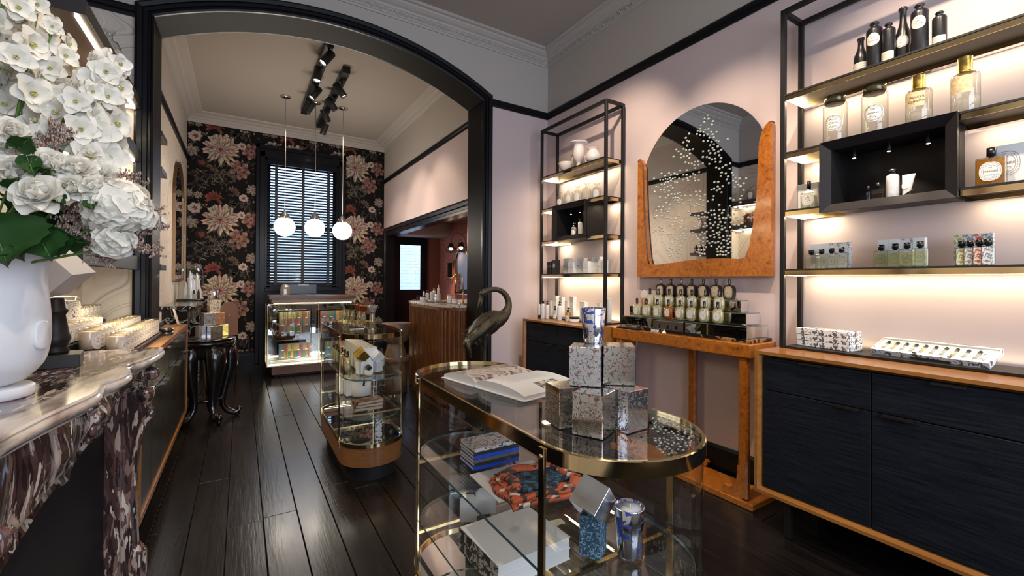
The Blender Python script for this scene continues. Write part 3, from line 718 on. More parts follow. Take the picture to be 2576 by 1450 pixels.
TILE = [(650, 430, 225, 'peony'), (290, 232, 88, 'bud'), (235, 425, 90, 'rose'), (385, 605, 66, 'dark'), (1075, 465, 120, 'pink'), (945, 385, 60, 'bud'), (905, 710, 145, 'pink'),
        (1085, 1000, 88, 'rose'), (575, 1090, 118, 'red'), (325, 1062, 58, 'rose'), (190, 1030, 62, 'rose'), (820, 1030, 95, 'brown'), (965, 1110, 62, 'bud'), (1050, 640, 60, 'leafdark'),
        (760, 1180, 90, 'leafdark'), (480, 680, 60, 'brown'), (250, 780, 80, 'leafdark'), (450, 800, 70, 'leafdark'), (280, 900, 90, 'leafdark'), (1000, 850, 60, 'leafdark'), (1010, 240, 90, 'leafdark'), (800, 1190, 60, 'leafdark'), (120, 620, 70, 'leafdark')]
def tile(seed):
    rg = random.Random(seed); pr = Print()
    sc = TH/1010.0
    for k_ in range(130):   # tangle of thin leaves
        zx = rg.uniform(60, 1150); zy = rg.uniform(190, 1200)
        if k_ < 60: zx = rg.gauss(650, 130); zy = rg.gauss(800, 75)
        x, z = tz(zx, zy); a = rg.uniform(0, 2*PI); n = 5
        pts = [(x+.014*i*math.cos(a+i*.35), z+.014*i*math.sin(a+i*.35)) for i in range(n)]
        c = rg.uniform(.5, 1.2); col = (.17*c, .145*c, .11*c) if k_ < 60 else (.12*c, .085*c, .065*c)
        pr.petal(x, z, a, rg.uniform(.05, .10), .022, (.02, .018, .014), col, Y0-.00012-k_*.000002, rg=rg)
        if k_ % 2: pr.vine(pts+[(pts[-1][0]+.012*math.cos(a+2.4), pts[-1][1]+.012*math.sin(a+2.4))], .0032, (.30, .24, .18), Y0-.0003)
    for (ax, ay, n, r_, a0, da) in ((300, 690, 26, 11, -.7, -.0), (960, 230, 18, 10, 1.2, -.34), (1010, 1190, 14, 9, 2., -.4), (440, 980, 14, 9, 1.9, .25), (330, 130, 12, 12, -1.1, .05)):
        x, z = tz(ax, ay); pts = []; a = a0
        for i in range(n): pts.append((x, z)); x += r_*sc*math.cos(a)*1.1; z += r_*sc*math.sin(a)*1.1; a += da+.14*math.sin(i*.9)
        pr.vine(pts, .0055, (.36, .27, .21), Y0-.00035)
    for k_ in range(26):
        x, z = tz(rg.uniform(100, 1150), rg.uniform(190, 1200)); pr.disc(x, z, rg.uniform(.008, .018), (.38, .30, .21), (.16, .11, .08), Y0-.00038, 8, .15, 1.3)
    for (zx, zy, r_, kd) in TILE:
        x, z = tz(zx, zy); flower(pr, x, z, r_*sc, kd, rg)
    return pr
paper = MB().box(BL, BY-.0012, .2, X0+.02, BY-.0002, 3.746).box(X1-.02, BY-.0012, .2, BR, BY-.0002, 3.746).box(X0+.02, BY-.0012, 3.53, X1-.02, BY-.0002, 3.746).build('wallpaper', plain('dark_wallpaper_ground', (.0075, .006, .0058), .75, spec=.15)); paper['kind'] = 'structure'
me_src = tile(5)
V = np.array(me_src.v); Cc = me_src.c
vs = []; fs = []; cs = []
for i in range(0, 3):
    for j in range(-3, 2):
        off = np.array((i*TW, 0, j*TH)); q = V+off; n = len(vs); ok = {}
        inside = (q[:, 0] > BL+.002) & (q[:, 0] < BR-.002) & (q[:, 2] > .205) & (q[:, 2] < 3.742)
        hole = (q[:, 0] > X0+.01) & (q[:, 0] < X1-.01) & (q[:, 2] < 3.545)
        good = inside & ~hole
        idx = {}
        for f in me_src.f:
            if any(inside[a] for a in f) and all(not hole[a] for a in f) and all(good[a] or True for a in f) and all(inside[a] for a in f):
                g = []
                for a in f:
                    if a not in idx: idx[a] = len(vs); vs.append(tuple(q[a])); cs.append(Cc[a])
                    g.append(idx[a])
                fs.append(tuple(g))
me = bpy.data.meshes.new('floral_print'); me.from_pydata(vs, [], fs); me.materials.append(vcol('floral_print_ink', .75))
ca = me.color_attributes.new('Col', 'FLOAT_COLOR', 'POINT')
ca.data.foreach_set('color', [x for c in cs for x in (c[0], c[1], c[2], 1.0)])
fp = obj('floral_print', me, paper); fp['kind'] = 'stuff'
# ================================================================== FURNITURE
# ---- venetian blind
bl = thing('venetian_blind', 'black slatted venetian blind with wide tapes, lowered over the rear window', 'blind', (.88, BY+.028, 1.27))
m = MB()
n = 10
m.v = []
pts = [(-.024, -.003), (-.012, .0006), (0, .002), (.012, .0006), (.024, -.003)]
tl = math.radians(40)
pr = [(a*math.cos(tl)-b_*math.sin(tl), a*math.sin(tl)+b_*math.cos(tl)) for a, b_ in pts]
poly = pr+[(a, b_-.0022) for a, b_ in reversed(pr)]
m.prism(poly, 'x', -.53, .53)
slat = m.mesh('slat', M_black)
for i in range(43): obj('slat', slat, bl, (0, 0, .03+i*.0462))
MB().box(-.54, -.028, 1.99, .54, .022, 2.07, .004).build('headrail', M_black, bl)
MB().box(-.535, -.026, -.012, .535, .024, .006, .003).build('bottom_rail', M_black, bl)
for x in (-.40, .0, .40):
    m = MB(); m.box(x-.019, -.031, 0, x+.019, -.0295, 2.0); m.box(x-.019, .0265, 0, x+.019, .028, 2.0); m.build('tape', M_blackmatt, bl)
m = MB(); m.tube([(-.47, -.034, 1.99), (-.47, -.034, .95)], .0012, 4); m.tube([(-.455, -.034, 1.99), (-.455, -.034, 1.15)], .0012, 4)
m.lathe([(0, -.03), (.007, -.028), (.009, 0), (0, .006)], (-.47, -.034, .95), 8); m.lathe([(0, -.03), (.007, -.028), (.009, 0), (0, .006)], (-.455, -.034, 1.15), 8)
m.build('pull_cord', M_blackmatt, bl)

# ---- open metal shelf unit
def shelf_unit(name, label, y0, y1, niche=None, seg_led='far'):
    """front x 2.607, back x 2.82, base z .98, top 2.92"""
    u = thing(name, label, 'shelving', (2.607, y0, .982), 0)
    D = .225; L = y1-y0; H = 1.94; t = .025
    for nm, x, y in (('post', 0, 0), ('post', 0, L-t), ('post', D-t, 0), ('post', D-t, L-t)): MB().box(x, y, 0, x+t, y+t, H, .0015).build(nm, M_metalblack, u)
    m = MB()
    for x in (0, D-t): m.box(x, t, H-t, x+t, L-t, H)
    for y in (0, L-t): m.box(t, y, H-t, D-t, y+t, H)
    m.build('top_frame', M_metalblack, u)
    MB().box(0, t, 0, D+.0, L-t, .012).build('base_plate', M_metalblack, u)
    for z in (2.395, 2.062, 1.732, 1.396):
        segs = [(t, L-t)]
        if niche and z in (2.062, 1.732): segs = [(t, niche[0]-y0-.001), (niche[1]-y0+.001, L-t)]
        for a, b_ in segs:
            zz = z-.982; s_ = MB().box(.001, a, zz+.026, D-.004, b_, zz+.035).build('shelf', M_blackmatt, u)
            m = MB(); m.m = 0
            m.box(.006, a, zz, .010, b_, zz+.026); m.box(D-.012, a, zz, D-.008, b_, zz+.026)
            if a == t: m.box(.01, a, zz, D-.012, a+.004, zz+.026)
            if b_ == L-t: m.box(.01, b_-.004, zz, D-.012, b_, zz+.026)
            m.m = 1; m.box(.011, a+.005, zz+.02, D-.013, b_-.005, zz+.026)
            m.build('edge_band', [M_brass, M_metalblack], s_)
            if b_ > L-.1:
                MB().box(.02, b_-.030, zz-.003, D-.03, b_-.010, zz+.0195).build('light_strip', M_led, s_)
            alight('shelf_strip_light', (2.607+D-.035, y0+(a+b_)/2, z+.0), (2.607+D+.02, y0+(a+b_)/2, z-.4), b_-a-.1, .02, 1.2*(b_-a)/.95, WARM)
    alight('shelf_back_glow', (2.83, y0+L/2, 1.0), (2.85, y0+L/2, 1.5), L-.1, .02, .55, WARM)
    return u
def niche_box(label, y0, y1, z0, z1, ins):
    t = thing('display_box', label, 'display box', (2.575, y0, z0))
    L, H, D, f = y1-y0, z1-z0, .250, .045
    m = MB()
    # mitred splayed frame
    o = [(0, 0), (L, 0), (L, H), (0, H)]; i_ = [(f, f), (L-f, f), (L-f, H-f), (f, H-f)]
    V = [(0, a, b_) for a, b_ in o]+[(.028, a, b_) for a, b_ in i_]
    m.add(V, [(0, 4, 5, 1), (1, 5, 6, 2), (2, 6, 7, 3), (3, 7, 4, 0)])
    m.build('frame', plain('black_wood_frame', (.016, .013, .015), .45, spec=.25, bump=.1, bscale=50, stretch=(1, .1, 1)), t)
    m = MB(); g = .012
    m.box(.0, 0, 0, .032, .002, H); m.box(0, L-.002, 0, .032, L, H); m.box(0, 0, 0, .032, L, .002); m.box(0, 0, H-.002, .032, L, H); m.box(.028, 0, 0, .032, f, H); m.box(.028, L-f, 0, .032, L, H); m.box(.028, f, 0, .032, L-f, f); m.box(.028, f, H-f, .032, L-f, H)
    m.box(.032, ins, ins*.5, D, f, H); m.box(.032, L-f, ins*.5, D, L-ins, H); m.box(.032, f, ins*.5, D, L-f, f); m.box(.032, f, H-f, D, L-f, H); m.box(D-.012, f, f, D, L-f, H-f)
    m.build('casing', M_metalblack, t)
    n = 3 if L > .52 else 2
    for k_ in range(n):
        y = f+(L-2*f)*(k_+1)/(n+1) if n == 2 else f+(L-2*f)*(.17+.33*k_)
        m = MB(); m.lathe([(0, .0), (.009, 0), (.009, .022), (.004, .03), (.004, .045), (0, .045)], (.10, y, H-f-.046), 10)
        s_ = m.build('spotlight', M_blackmatt, t)
        MB().lathe([(0, -.0015), (.0075, -.0015), (.0075, .001), (0, .001)], (.10, y, H-f-.046), 10).build('lens', M_lens, s_)
    slight('display_box_spot', (2.575+.10, y0+L*.5, z0+H-f-.052), (2.575+.13, y0+L*.52, z0+.05), 3.4, SPOTC, 95, .6, .01)
    return t
UB = shelf_unit('shelf_unit', 'large black metal shelf unit standing on the near black cabinet', -.65, 1.345, (.619, 1.095))
US = shelf_unit('shelf_unit', 'smaller black metal shelf unit standing on the corner cabinet beyond the mirror', 2.79, 3.772, (3.028, 3.524))
niche_box('black framed display box lit from within, between the shelves of the large unit', .589, 1.125, 1.722, 2.094, .03)
niche_box('black framed display box in the smaller far shelf unit', 3.030, 3.522, 1.748, 2.094, 0)
# ---- cabinets with drawers over doors
def cabinet(label, y0, y1, cuts, handles):
    X = 2.38; D = 2.835-X; z0, z1 = .211, .981
    c = thing('cabinet', label, 'cabinet', (X, y0, 0)); L = y1-y0
    t = .030
    m = MB(); f = .018     # mitred frame, bevelled inwards
    def mit(fr, zb):
        pass
    o = [(0, z0), (L, z0), (L, z1), (0, z1)]; i_ = [(t*.55, z0+t*.55), (L-t*.55, z0+t*.55), (L-t*.55, z1-t*.55), (t*.55, z1-t*.55)]; j_ = [(t, z0+t), (L-t, z0+t), (L-t, z1-t), (t, z1-t)]
    V = [(D, a, b_) for a, b_ in o]+[(.0, a, b_) for a, b_ in o]+[(0, a, b_) for a, b_ in i_]+[(.030, a, b_) for a, b_ in j_]+[(D-.002, a, b_) for a, b_ in j_]
    F = []
    for lo in (0, 4, 8, 12):
        for k_ in range(4): F.append((lo+k_, lo+(k_+1) % 4, lo+4+(k_+1) % 4, lo+4+k_))
    F.append((16, 17, 18, 19)); F.append((3, 2, 1, 0))
    m.add(V, F); m.build('carcass', M_teak, c)
    zs = z1-t-.004-.172
    bt = [t+.003]+[v-y0 for v in cuts]+[L-t-.003]
    for a, b_ in zip(bt, bt[1:]):
        dr = MB().box(.022, a+.002, zs, .045, b_-.002, z1-t-.004, .0015).build('drawer', M_blackoak, c)
        dd = MB().box(.022, a+.002, z0+t+.003, .045, b_-.002, zs-.005, .0015).build('door', M_blackoak, c)
        for p_, zz in ((dr, z1-t-.006), (dd, zs-.006)):
            cc = (a+b_)/2 if p_ is dr else (b_-.11 if bt.index(a) % 2 == 0 else a+.11)
            cc = (a+b_)/2 if p_ is dr else (a+.10 if (bt.index(a) % 2) else b_-.10)
            if p_ is dd: cc = (a+.10) if handles else cc
            MB().box(.006, cc-.055, zz-.0, .024, cc+.055, zz+.003).box(.004, cc-.055, zz-.008, .0065, cc+.055, zz+.003).build('handle', M_metalblack, p_)
    m = MB().box(.046, t+.001, z0+t+.001, .05, L-t-.001, z1-t-.001); m.build('back_panel', M_gap, c)
    for yy in (.14, L-.16):
        for xx in (.06, D-.09): MB().box(xx, yy, 0, xx+.03, yy+.03, z0+.001, .002).build('leg', M_metalblack, c)
    return c
cabinet('long black oak cabinet with a teak edge at the right, drawers over doors', -.65, 1.360, (-.24, .31, .832), False)
cabinet('black oak cabinet with a teak edge in the corner by the arch', 2.66, 3.735, (3.19,), False)
# ---- long left cabinet, notched round the arch pier
c = thing('cabinet', 'low black oak cabinet with a teak edge running along the left wall through the arch', 'cabinet', (0, 2.74, 0))
y0 = 2.74; XF = -.395; z0, z1 = .18, .955
m = MB()
def shell(xa, ya, yb): m.box(xa, ya-y0, z1-.03, XF, yb-y0, z1); m.box(xa, ya-y0, z0, XF, yb-y0, z0+.03)
shell(LW+.03, 2.74, AY0-.07); shell(AX0+.005, AY0-.0699, AY1+.045); shell(BL+.03, AY1+.0451, 4.93)
m.box(BL+.03, 4.90-y0, z0+.03, XF, 4.93-y0, z1-.03); m.box(LW+.03, 0, z0+.03, XF, .03, z1-.03)
m.build('carcass', M_teak, c)
m = MB(); m.box(XF-.06, .03, z0+.03, XF-.05, 4.90-y0, z1-.03); m.build('back_panel', M_gap, c)
cu = [2.775, 3.10, 3.43, 3.78, 4.13, 4.52, 4.897]
for i, (a, b_) in enumerate(zip(cu, cu[1:])):
    a -= y0; b_ -= y0
    dr = MB().box(XF-.03, a+.002, z1-.215, XF-.008, b_-.003, z1-.034, .002).build('drawer', M_blackoak2, c)
    dd = MB().box(XF-.03, a+.003, z0+.034, XF-.008, b_-.003, z1-.223, .0015).build('door', M_blackoak2, c)
    for p_, zz, cc in ((dr, z1-.038, (a+b_)/2), (dd, z1-.222, b_-.07 if i % 2 else a+.07)):
        MB().box(XF-.01, cc-.05, zz, XF+.022, cc+.05, zz+.003).box(XF+.0205, cc-.05, zz-.010, XF+.0225, cc+.05, zz+.003).build('handle', M_nickel, p_)
for yy in (2.85, 3.8, 4.75):
    MB().box(XF-.12, yy-y0, 0, XF-.09, yy-y0+.03, z0+.001, .002).build('leg', M_metalblack, c)

# ---- burl console table
ct = thing('console_table', 'burl wood console table with a stone slab top under the wall mirror', 'table', (2.54, 1.48, 0))
MB().box(0, 0, .900, .30, 1.15, .982, .004).build('top', M_burl, ct)
MB().box(.062, .028, .982, .30, 1.11, 1.003, .003).build('stone_slab', M_portoro, ct)
def cleg(x, y, sgn, tz=.9):
    m = MB()
    m.box(x-.022, y-.03, .045, x+.022, y+.03, tz, .010)
    # scroll foot curling along the plinth
    pl = [(0, .24), (sgn*.03, .24), (sgn*.036, .16), (sgn*.055, .11), (sgn*.09, .085), (sgn*.12, .095), (sgn*.135, .075), (sgn*.125, .05), (sgn*.09, .04), (0, .04)]
    if sgn < 0: pl = pl[::-1]
    m.prism([(y+a, b_) for a, b_ in pl], 'x', x-.021, x+.021)
    m.build('leg', M_burl, ct)
cleg(.03, .05, 1); cleg(.265, .585, -1); cleg(.03, 1.09, -1)
MB().box(.0, -.02, .0, .26, 1.17, .04, .004).build('plinth', M_burl, ct)

# ---- wall mirror in a burl cradle
mr = thing('wall_mirror', 'round topped wall mirror studded with glass drops, in an orange burl cradle', 'mirror', (2.85, 2.055, 1.395))
m = MB()
R_ = .535; czz = 2.654-1.395-R_
pts = [(-.505, .055)]
import itertools
arc = [(-R_*math.cos(PI*k/40), czz+R_*math.sin(PI*k/40)) for k in range(41)]
poly = [(-.46, .10)]+arc+[(.46, .10)]
m.prism(poly, 'x', -.020, -.008)
m.build('mirror_glass', M_mirror, mr)
m = MB()
# cradle: outer rectangle with a curved inner edge, near side (-y) to far side (+y)
outer = [(-.555, 0), (.555, 0)]
far_in = [(.555, .97), (.540, .983), (.522, .978), (.508, .95), (.500, .90), (.492, .70), (.480, .50), (.462, .30), (.445, .16), (.43, .105)]
bot = [(.34, .098), (.2, .108), (.05, .122), (-.1, .128), (-.25, .125), (-.35, .115)]
near_in = [(-.385, .125), (-.415, .20), (-.44, .34), (-.462, .52), (-.472, .74), (-.476, .86), (-.492, .92), (-.52, .965), (-.540, .98), (-.555, .975)]
poly = outer+far_in+bot+near_in
# cut into convex strips
def strips(P1, P2):
    for i in range(len(P1)-1): m.prism([P1[i], P1[i+1], P2[i+1], P2[i]], 'x', -.048, -.004)
inner = far_in+bot+near_in
F1 = [p for p in inner]
def outpt(p):
    if p in far_in: return (.555, p[1] if p[1] < .97 else .97) if p[1] > .12 else (.555, 0)
    if p in near_in: return (-.555, p[1]) if p[1] > .13 else (-.555, 0)
    return (p[0], 0)
for i in range(len(inner)-1):
    a, b_ = inner[i], inner[i+1]; oa, ob = outpt(a), outpt(b_)
    q = [a, b_, ob, oa]
    if (Vector(a)-Vector(oa)).length < 1e-4: q = [a, b_, ob]
    elif (Vector(b_)-Vector(ob)).length < 1e-4: q = [a, b_, oa]
    # keep a steady winding
    ar = sum(q[k_][0]*q[(k_+1) % len(q)][1]-q[(k_+1) % len(q)][0]*q[k_][1] for k_ in range(len(q)))
    if ar < 0: q = q[::-1]
    m.prism(q, 'x', -.048, -.004)
m.build('frame', M_burl, mr)
MB().tube([(-.046, -a*1.0, b_) for a, b_ in [(-x, z) for x, z in [(p[0], p[1]) for p in far_in]]], .006, 6).build('beading', plain('brown_beading', (.10, .035, .012), .3, coat=.4), mr)
# glass drops in the figure of a swaying tree
rg = random.Random(12); drops = []
zo = [(1635, 450), (1880, 640)]
def dp(zx, zy):  # coordinates read in the mirror close-up
    p = P(1600+zx*.324, 240+zy*.3241, X=2.83); return (p.y-2.055, p.z-1.395)
DR = []
for (cx_, cy_, sx_, sy_, nn) in ((570, 200, 45, 55, 9), (520, 290, 70, 35, 20), (600, 350, 50, 40, 14), (400, 370, 35, 45, 8), (370, 450, 50, 40, 16), (600, 480, 85, 60, 26), (690, 580, 50, 60, 14), (440, 560, 70, 60, 14), (270, 650, 60, 45, 26), (400, 640, 70, 30, 14),
        (220, 720, 60, 55, 22), (330, 790, 75, 35, 26), (500, 800, 85, 40, 22), (640, 720, 60, 40, 10), (780, 690, 60, 45, 16), (790, 800, 60, 40, 8), (220, 920, 70, 70, 28), (180, 1060, 50, 45, 12), (400, 960, 110, 60, 22), (540, 960, 60, 50, 16),
        (640, 920, 60, 50, 22), (830, 930, 70, 50, 16), (640, 1030, 50, 45, 20), (800, 1030, 60, 40, 12), (330, 1080, 90, 50, 20), (520, 1120, 40, 45, 20), (650, 1130, 55, 50, 20), (510, 1220, 30, 35, 12), (270, 1200, 22, 60, 12), (340, 1180, 20, 70, 10), (640, 1220, 12, 45, 8), (670, 1220, 12, 45, 8), (715, 1200, 12, 60, 12)):
    k_ = 0; tries = 0
    nn_ = nn*.72
    while k_ < nn_ and tries < 400:
        tries += 1; x = rg.gauss(cx_, sx_*.62); y = rg.gauss(cy_, sy_*.62)
        a, z = dp(x, y)
        if any((a-q[0])**2+(z-q[1])**2 < 0.0125**2*2.6 for q in DR): continue
        if abs(a) > .43 or z < .15 or (z > czz and math.hypot(a, z-czz) > R_-.03): continue
        DR.append((a, z)); k_ += 1
M_drop = plain('glass_drop', (.55, .57, .50), .05, coat=1, spec=1)
mm = MB(); mm.ball((0, 0, 0), 1, 8, 5, (.5, 1, .85)); dme = mm.mesh('drop', M_drop)
for (a, z) in DR[:300]:
    o = obj('glass_drop', dme, mr, (-.0215, a, z)); s_ = rg.uniform(.0078, .0105); o.scale = (s_, s_, s_)
if len(DR) > 300:
    m = MB()
    for a, z in DR[300:]: m.ball((-.0215, a, z), .009, 8, 5, (.5, 1, .85))
    m.build('glass_drops', M_drop, mr, kind='stuff')

# ---- capsule shaped glass display cases
def esplit(o):
    md = o.modifiers.new('edge', 'EDGE_SPLIT'); md.split_angle = math.radians(28); return o
def case(name, label, cx, y0):
    L, r = 1.235, .213; t = thing(name, label, 'display case', (cx, y0, 0))
    def cap(r_, a=0): return [(x, y) for x, y in capsule(0, r-r_, L-r+r_, r_, 30)]
    m = MB(); m.prism(cap(r-.045), 'z', 0, .105); m.build('plinth', M_blackmatt, t)
    m = MB(); m.prism(cap(r-.004), 'z', .105, .232, True); esplit(m.build('base', wood('oak_veneer', (.20, .085, .030), (.30, .13, .045), (4, 4, 30), .35, .3, 5, 3, .05), t))
    m = MB(); m.sweep(cap(r), [(0, .232), (0, .258), (.010, .258), (.010, .232)], closed=True, smooth=True); esplit(m.build('base_band', M_brass, t))
    m = MB(); m.prism(cap(r-.010), 'z', .232, .247); m.build('mirror_floor', M_mirror, t)
    m = MB(); m.sweep(cap(r), [(0, .959), (0, .9915), (.003, .9935), (.010, .9935), (.010, .959)], closed=True, smooth=True); esplit(m.build('top_band', M_brass, t))
    m = MB(); m.prism(cap(r-.0115), 'z', .978, .986); m.build('glass_top', M_shelfglass, t)
    # curved glazing: two ends and two flat sides
    def wallglass(pts):
        q = MB(); n = len(pts); V = [(x, y, .259) for x, y in pts]+[(x, y, .952) for x, y in pts]
        q.add(V, [(i, i+1, n+i+1, n+i) for i in range(n-1)], True); return q
    rr = r-.006
    e1 = [(rr*math.cos(PI+PI*k_/20), r+rr*math.sin(PI+PI*k_/20)) for k_ in range(21)]
    e2 = [(rr*math.cos(PI*k_/20), L-r+rr*math.sin(PI*k_/20)) for k_ in range(21)]
    for pts in (e1, e2, [(-rr, L-r-.01), (-rr, r+.01)], [(rr, r+.01), (rr, L-r-.01)]): wallglass(pts).build('glass_pane', M_glass, t)
    for y in (r+.0, L-r):
        for s_ in (-1, 1):
            m = MB(); m.box(s_*(r+.004), y-.011, .20, s_*(r-.003), y+.011, .985, .001)
            p_ = m.build('post', M_brass, t)
            q = MB()
            for z in (.965, .245): q.lathe([(.006, 0), (.005, .003), (0, .004)], (0, 0, 0), 10, M=Matrix.Translation((s_*(r+.0035), y, z)) @ Matrix.Rotation(s_*PI/2, 4, 'Y'))
            q.build('screw', M_brass, p_)
        for z in (.415, .677):
            MB().box(-r+.002, y-.006, z-.011, r-.002, y+.006, z-.0005).build('shelf_bar', M_brassd, t)
    for z in (.415, .677):
        s_ = MB(); s_.prism(cap(r-.022), 'z', z, z+.008); o = s_.build('glass_shelf', M_shelfglass, t)
        q = MB(); q.sweep(cap(r-.0215), [(0, z), (0, z+.008), (.0006, z+.008), (.0006, z)], closed=True); q.build('shelf_edge', M_edge, o)
    return t
CS = .423; CSH = .685; CTOP = .9865; CFL = .2475
case('display_case', 'near brass rimmed oval glass display case carrying an open book', .775, .585)
case('display_case', 'farther brass rimmed oval glass display case with an oak base carrying glass bottles', .785, 3.02)

# ---- shop counter with lit glass front before the rear window
sc = thing('shop_counter', 'glass fronted shop counter with a wooden top in front of the rear window', 'counter', (.305, 7.0, 0))
MB().box(.02, -.0, 1.082, 1.16, .55, 1.134, .004).build('top', wood('dark_walnut_top', (.07, .028, .010), (.14, .06, .022), (.6, 8, 8), .35, .2, 4, 4, .05), sc)
MB().box(.055, .02, 1.030, 1.13, .53, 1.082).build('light_shelf', wood('pale_oak', (.42, .26, .12), (.55, .36, .18), (1, 6, 6), .4, .2), sc)
MB().box(.08, .025, 1.022, 1.10, .035, 1.030).build('light_strip', M_led, sc)
MB().box(.06, .03, .03, 1.14, .50, .148, .003).build('base', MATS['oak_veneer'], sc)
MB().box(.10, .07, .0, 1.10, .46, .03).build('plinth', M_blackmatt, sc)
m = MB(); m.box(.0, 0, .150, 1.20, .52, .165); m.build('floor_panel', M_brassd, sc)
m = MB(); m.box(.02, .03, .166, 1.18, .08, .176); m.build('light_strip', emis('counter_led', (1.0, .86, .66), 5), sc)
m = MB()
for x in (0, .64, 1.19): m.box(x, 0, .165, x+.012, .012, 1.02)
m.box(0, 0, 1.008, 1.2, .012, 1.02); m.box(0, .50, .165, .012, .512, 1.02); m.box(0, .012, 1.008, .012, .50, 1.02)
m.build('brass_frame', M_brass, sc)
for a, b_ in ((.013, .639), (.653, 1.189)): MB().box(a, .003, .166, b_, .008, 1.007).build('glass_pane', M_glass, sc)
MB().box(.003, .013, .166, .008, .499, 1.007).build('glass_pane', M_glass, sc)
MB().box(.013, .42, .166, 1.19, .43, 1.007).build('mirror_back', M_smoke, sc)
MB().box(.02, .03, .585, 1.185, .41, .592).build('glass_shelf', M_shelfglass, sc)
alight('counter_strip_light', (.9, 7.05, .19), (.9, 7.15, .6), 1.1, .03, 1.1, WARM)
alight('counter_top_light', (.9, 7.06, 1.015), (.9, 7.12, .5), 1.0, .03, 1.0, WARM)

# ---- curved reeded counter of the side room
rc = thing('treatment_counter', 'curved reeded walnut counter with a marble top in the side room doorway', 'counter', (0, 0, 0))
out = [(2.75, 5.72), (1.86, 5.72)]+[(1.845-.02*k_/6, 5.72-.95*k_/6) for k_ in range(1, 7)]
out += [(2.075-.25*math.cos(PI/2*k_/10), 4.60-.26*math.sin(PI/2*k_/10)) for k_ in range(0, 11)]+[(2.75, 4.335)]
def inset(pts, d):
    q = []
    for i, p in enumerate(pts):
        a = Vector(pts[max(0, i-1)]); b_ = Vector(pts[min(len(pts)-1, i+1)]); t_ = (b_-a).normalized(); q.append((p[0]-t_.y*d, p[1]+t_.x*d))
    return q
tp = out
MB().prism([p for p in tp], 'z', 1.065, 1.092).build('marble_top', M_whitemarble, rc)
ins = [(min(2.74, max(x+.02, 1.862)) if y > 4.7 else x+.014, min(y-.015, 5.70) if y > 5.0 else y+.016) for x, y in out]
M_reed = wood('walnut_reeds', (.10, .034, .009), (.19, .068, .018), (8, 8, 1), .26, .4, 4, 4, .05)
MB().prism(ins, 'z', .0, 1.064).build('body', M_reed, rc)
pl = ins[1:]
seg = []; d_ = 0
acc = []
for a, b_ in zip(pl, pl[1:]):
    L_ = math.hypot(b_[0]-a[0], b_[1]-a[1]); acc.append((d_, L_, a, b_)); d_ += L_
tot = min(d_, 1.75); s0 = .02
while s0 < tot:
    for dd_, L_, a, b_ in acc:
        if dd_ <= s0 < dd_+L_:
            f_ = (s0-dd_)/L_; x = a[0]+(b_[0]-a[0])*f_; y = a[1]+(b_[1]-a[1])*f_
            m = MB(); m.lathe([(.021, .0), (.021, 1.02)], (x, y, .02), 10); m.build('reed', M_reed, rc)
    s0 += .052
m = MB(); m.sweep(ins[1:], [(0, 1.03), (-.02, 1.03), (-.02, 1.064), (0, 1.064)]); m.v = [v for v in m.v]; m.build('top_rail', M_reed, rc)

# ---- turned wooden stool
st = thing('stool', 'turned oak stool shaped like a goblet beside the curved counter', 'stool', (1.60, 5.40, 0))
M_oak = wood('turned_oak', (.12, .062, .030), (.20, .11, .055), (6, 6, 1.2), .5, .05, 4, 4, .1)
MB().lathe([(0, .0), (.138, 0), (.128, .25), (.122, .372)], seg=28).build('base', M_oak, st)
MB().lathe([(0, .37), (.165, .37), (.172, .378), (.172, .418), (.165, .426), (0, .426)], seg=28).build('collar', M_oak, st)
MB().lathe([(.132, .426), (.118, .50), (.098, .56), (.09, .60), (0, .60)], seg=28).build('stem', M_oak, st)
MB().lathe([(.085, .57), (.11, .60), (.15, .64), (.175, .70), (.187, .76), (.188, .826), (.182, .834), (0, .834)], seg=32).build('seat', M_oak, st)

# ---- black carved side table
bt_ = thing('side_table', 'round black lacquered side table with carved curving legs at the end of the left cabinet', 'table', (-.27, 5.22, 0))
M_lacq = plain('black_lacquer', (.008, .0075, .008), .16, coat=.6, bump=.25, bscale=35)
MB().lathe([(0, .775), (.225, .775), (.235, .78), (.236, .786), (.225, .792), (0, .792)], seg=40).build('top', M_lacq, bt_)
MB().lathe([(0, .60), (.15, .60), (.17, .61), (.19, .64), (.20, .70), (.205, .72), (.23, .735), (.238, .75), (.232, .765), (.21, .775), (0, .775)], seg=40).build('apron', M_lacq, bt_)
lm = MB()
pts = [(.150, 0, .725), (.170, 0, .68), (.185, 0, .60), (.180, 0, .50), (.160, 0, .40), (.140, 0, .30), (.125, 0, .21), (.130, 0, .13), (.165, 0, .07), (.215, 0, .04), (.255, 0, .045), (.268, 0, .075), (.25, 0, .09)]
lm.tube(pts, [.060, .072, .075, .066, .052, .040, .033, .030, .029, .029, .028, .024, .012], 12, flat=1.2)
lm.ball((.248, 0, .026), .026, 8, 6, (1.2, 1.1, 1))
lme = lm.mesh('carved_leg', M_lacq)
for k_ in range(5):
    o = obj('leg', lme, bt_); o.rotation_euler = (0, 0, math.radians(-65+72*k_))
MB().lathe([(0, .19), (.11, .19), (.135, .197), (.135, .213), (.11, .22), (0, .22)], seg=30).build('stretcher', M_lacq, bt_)

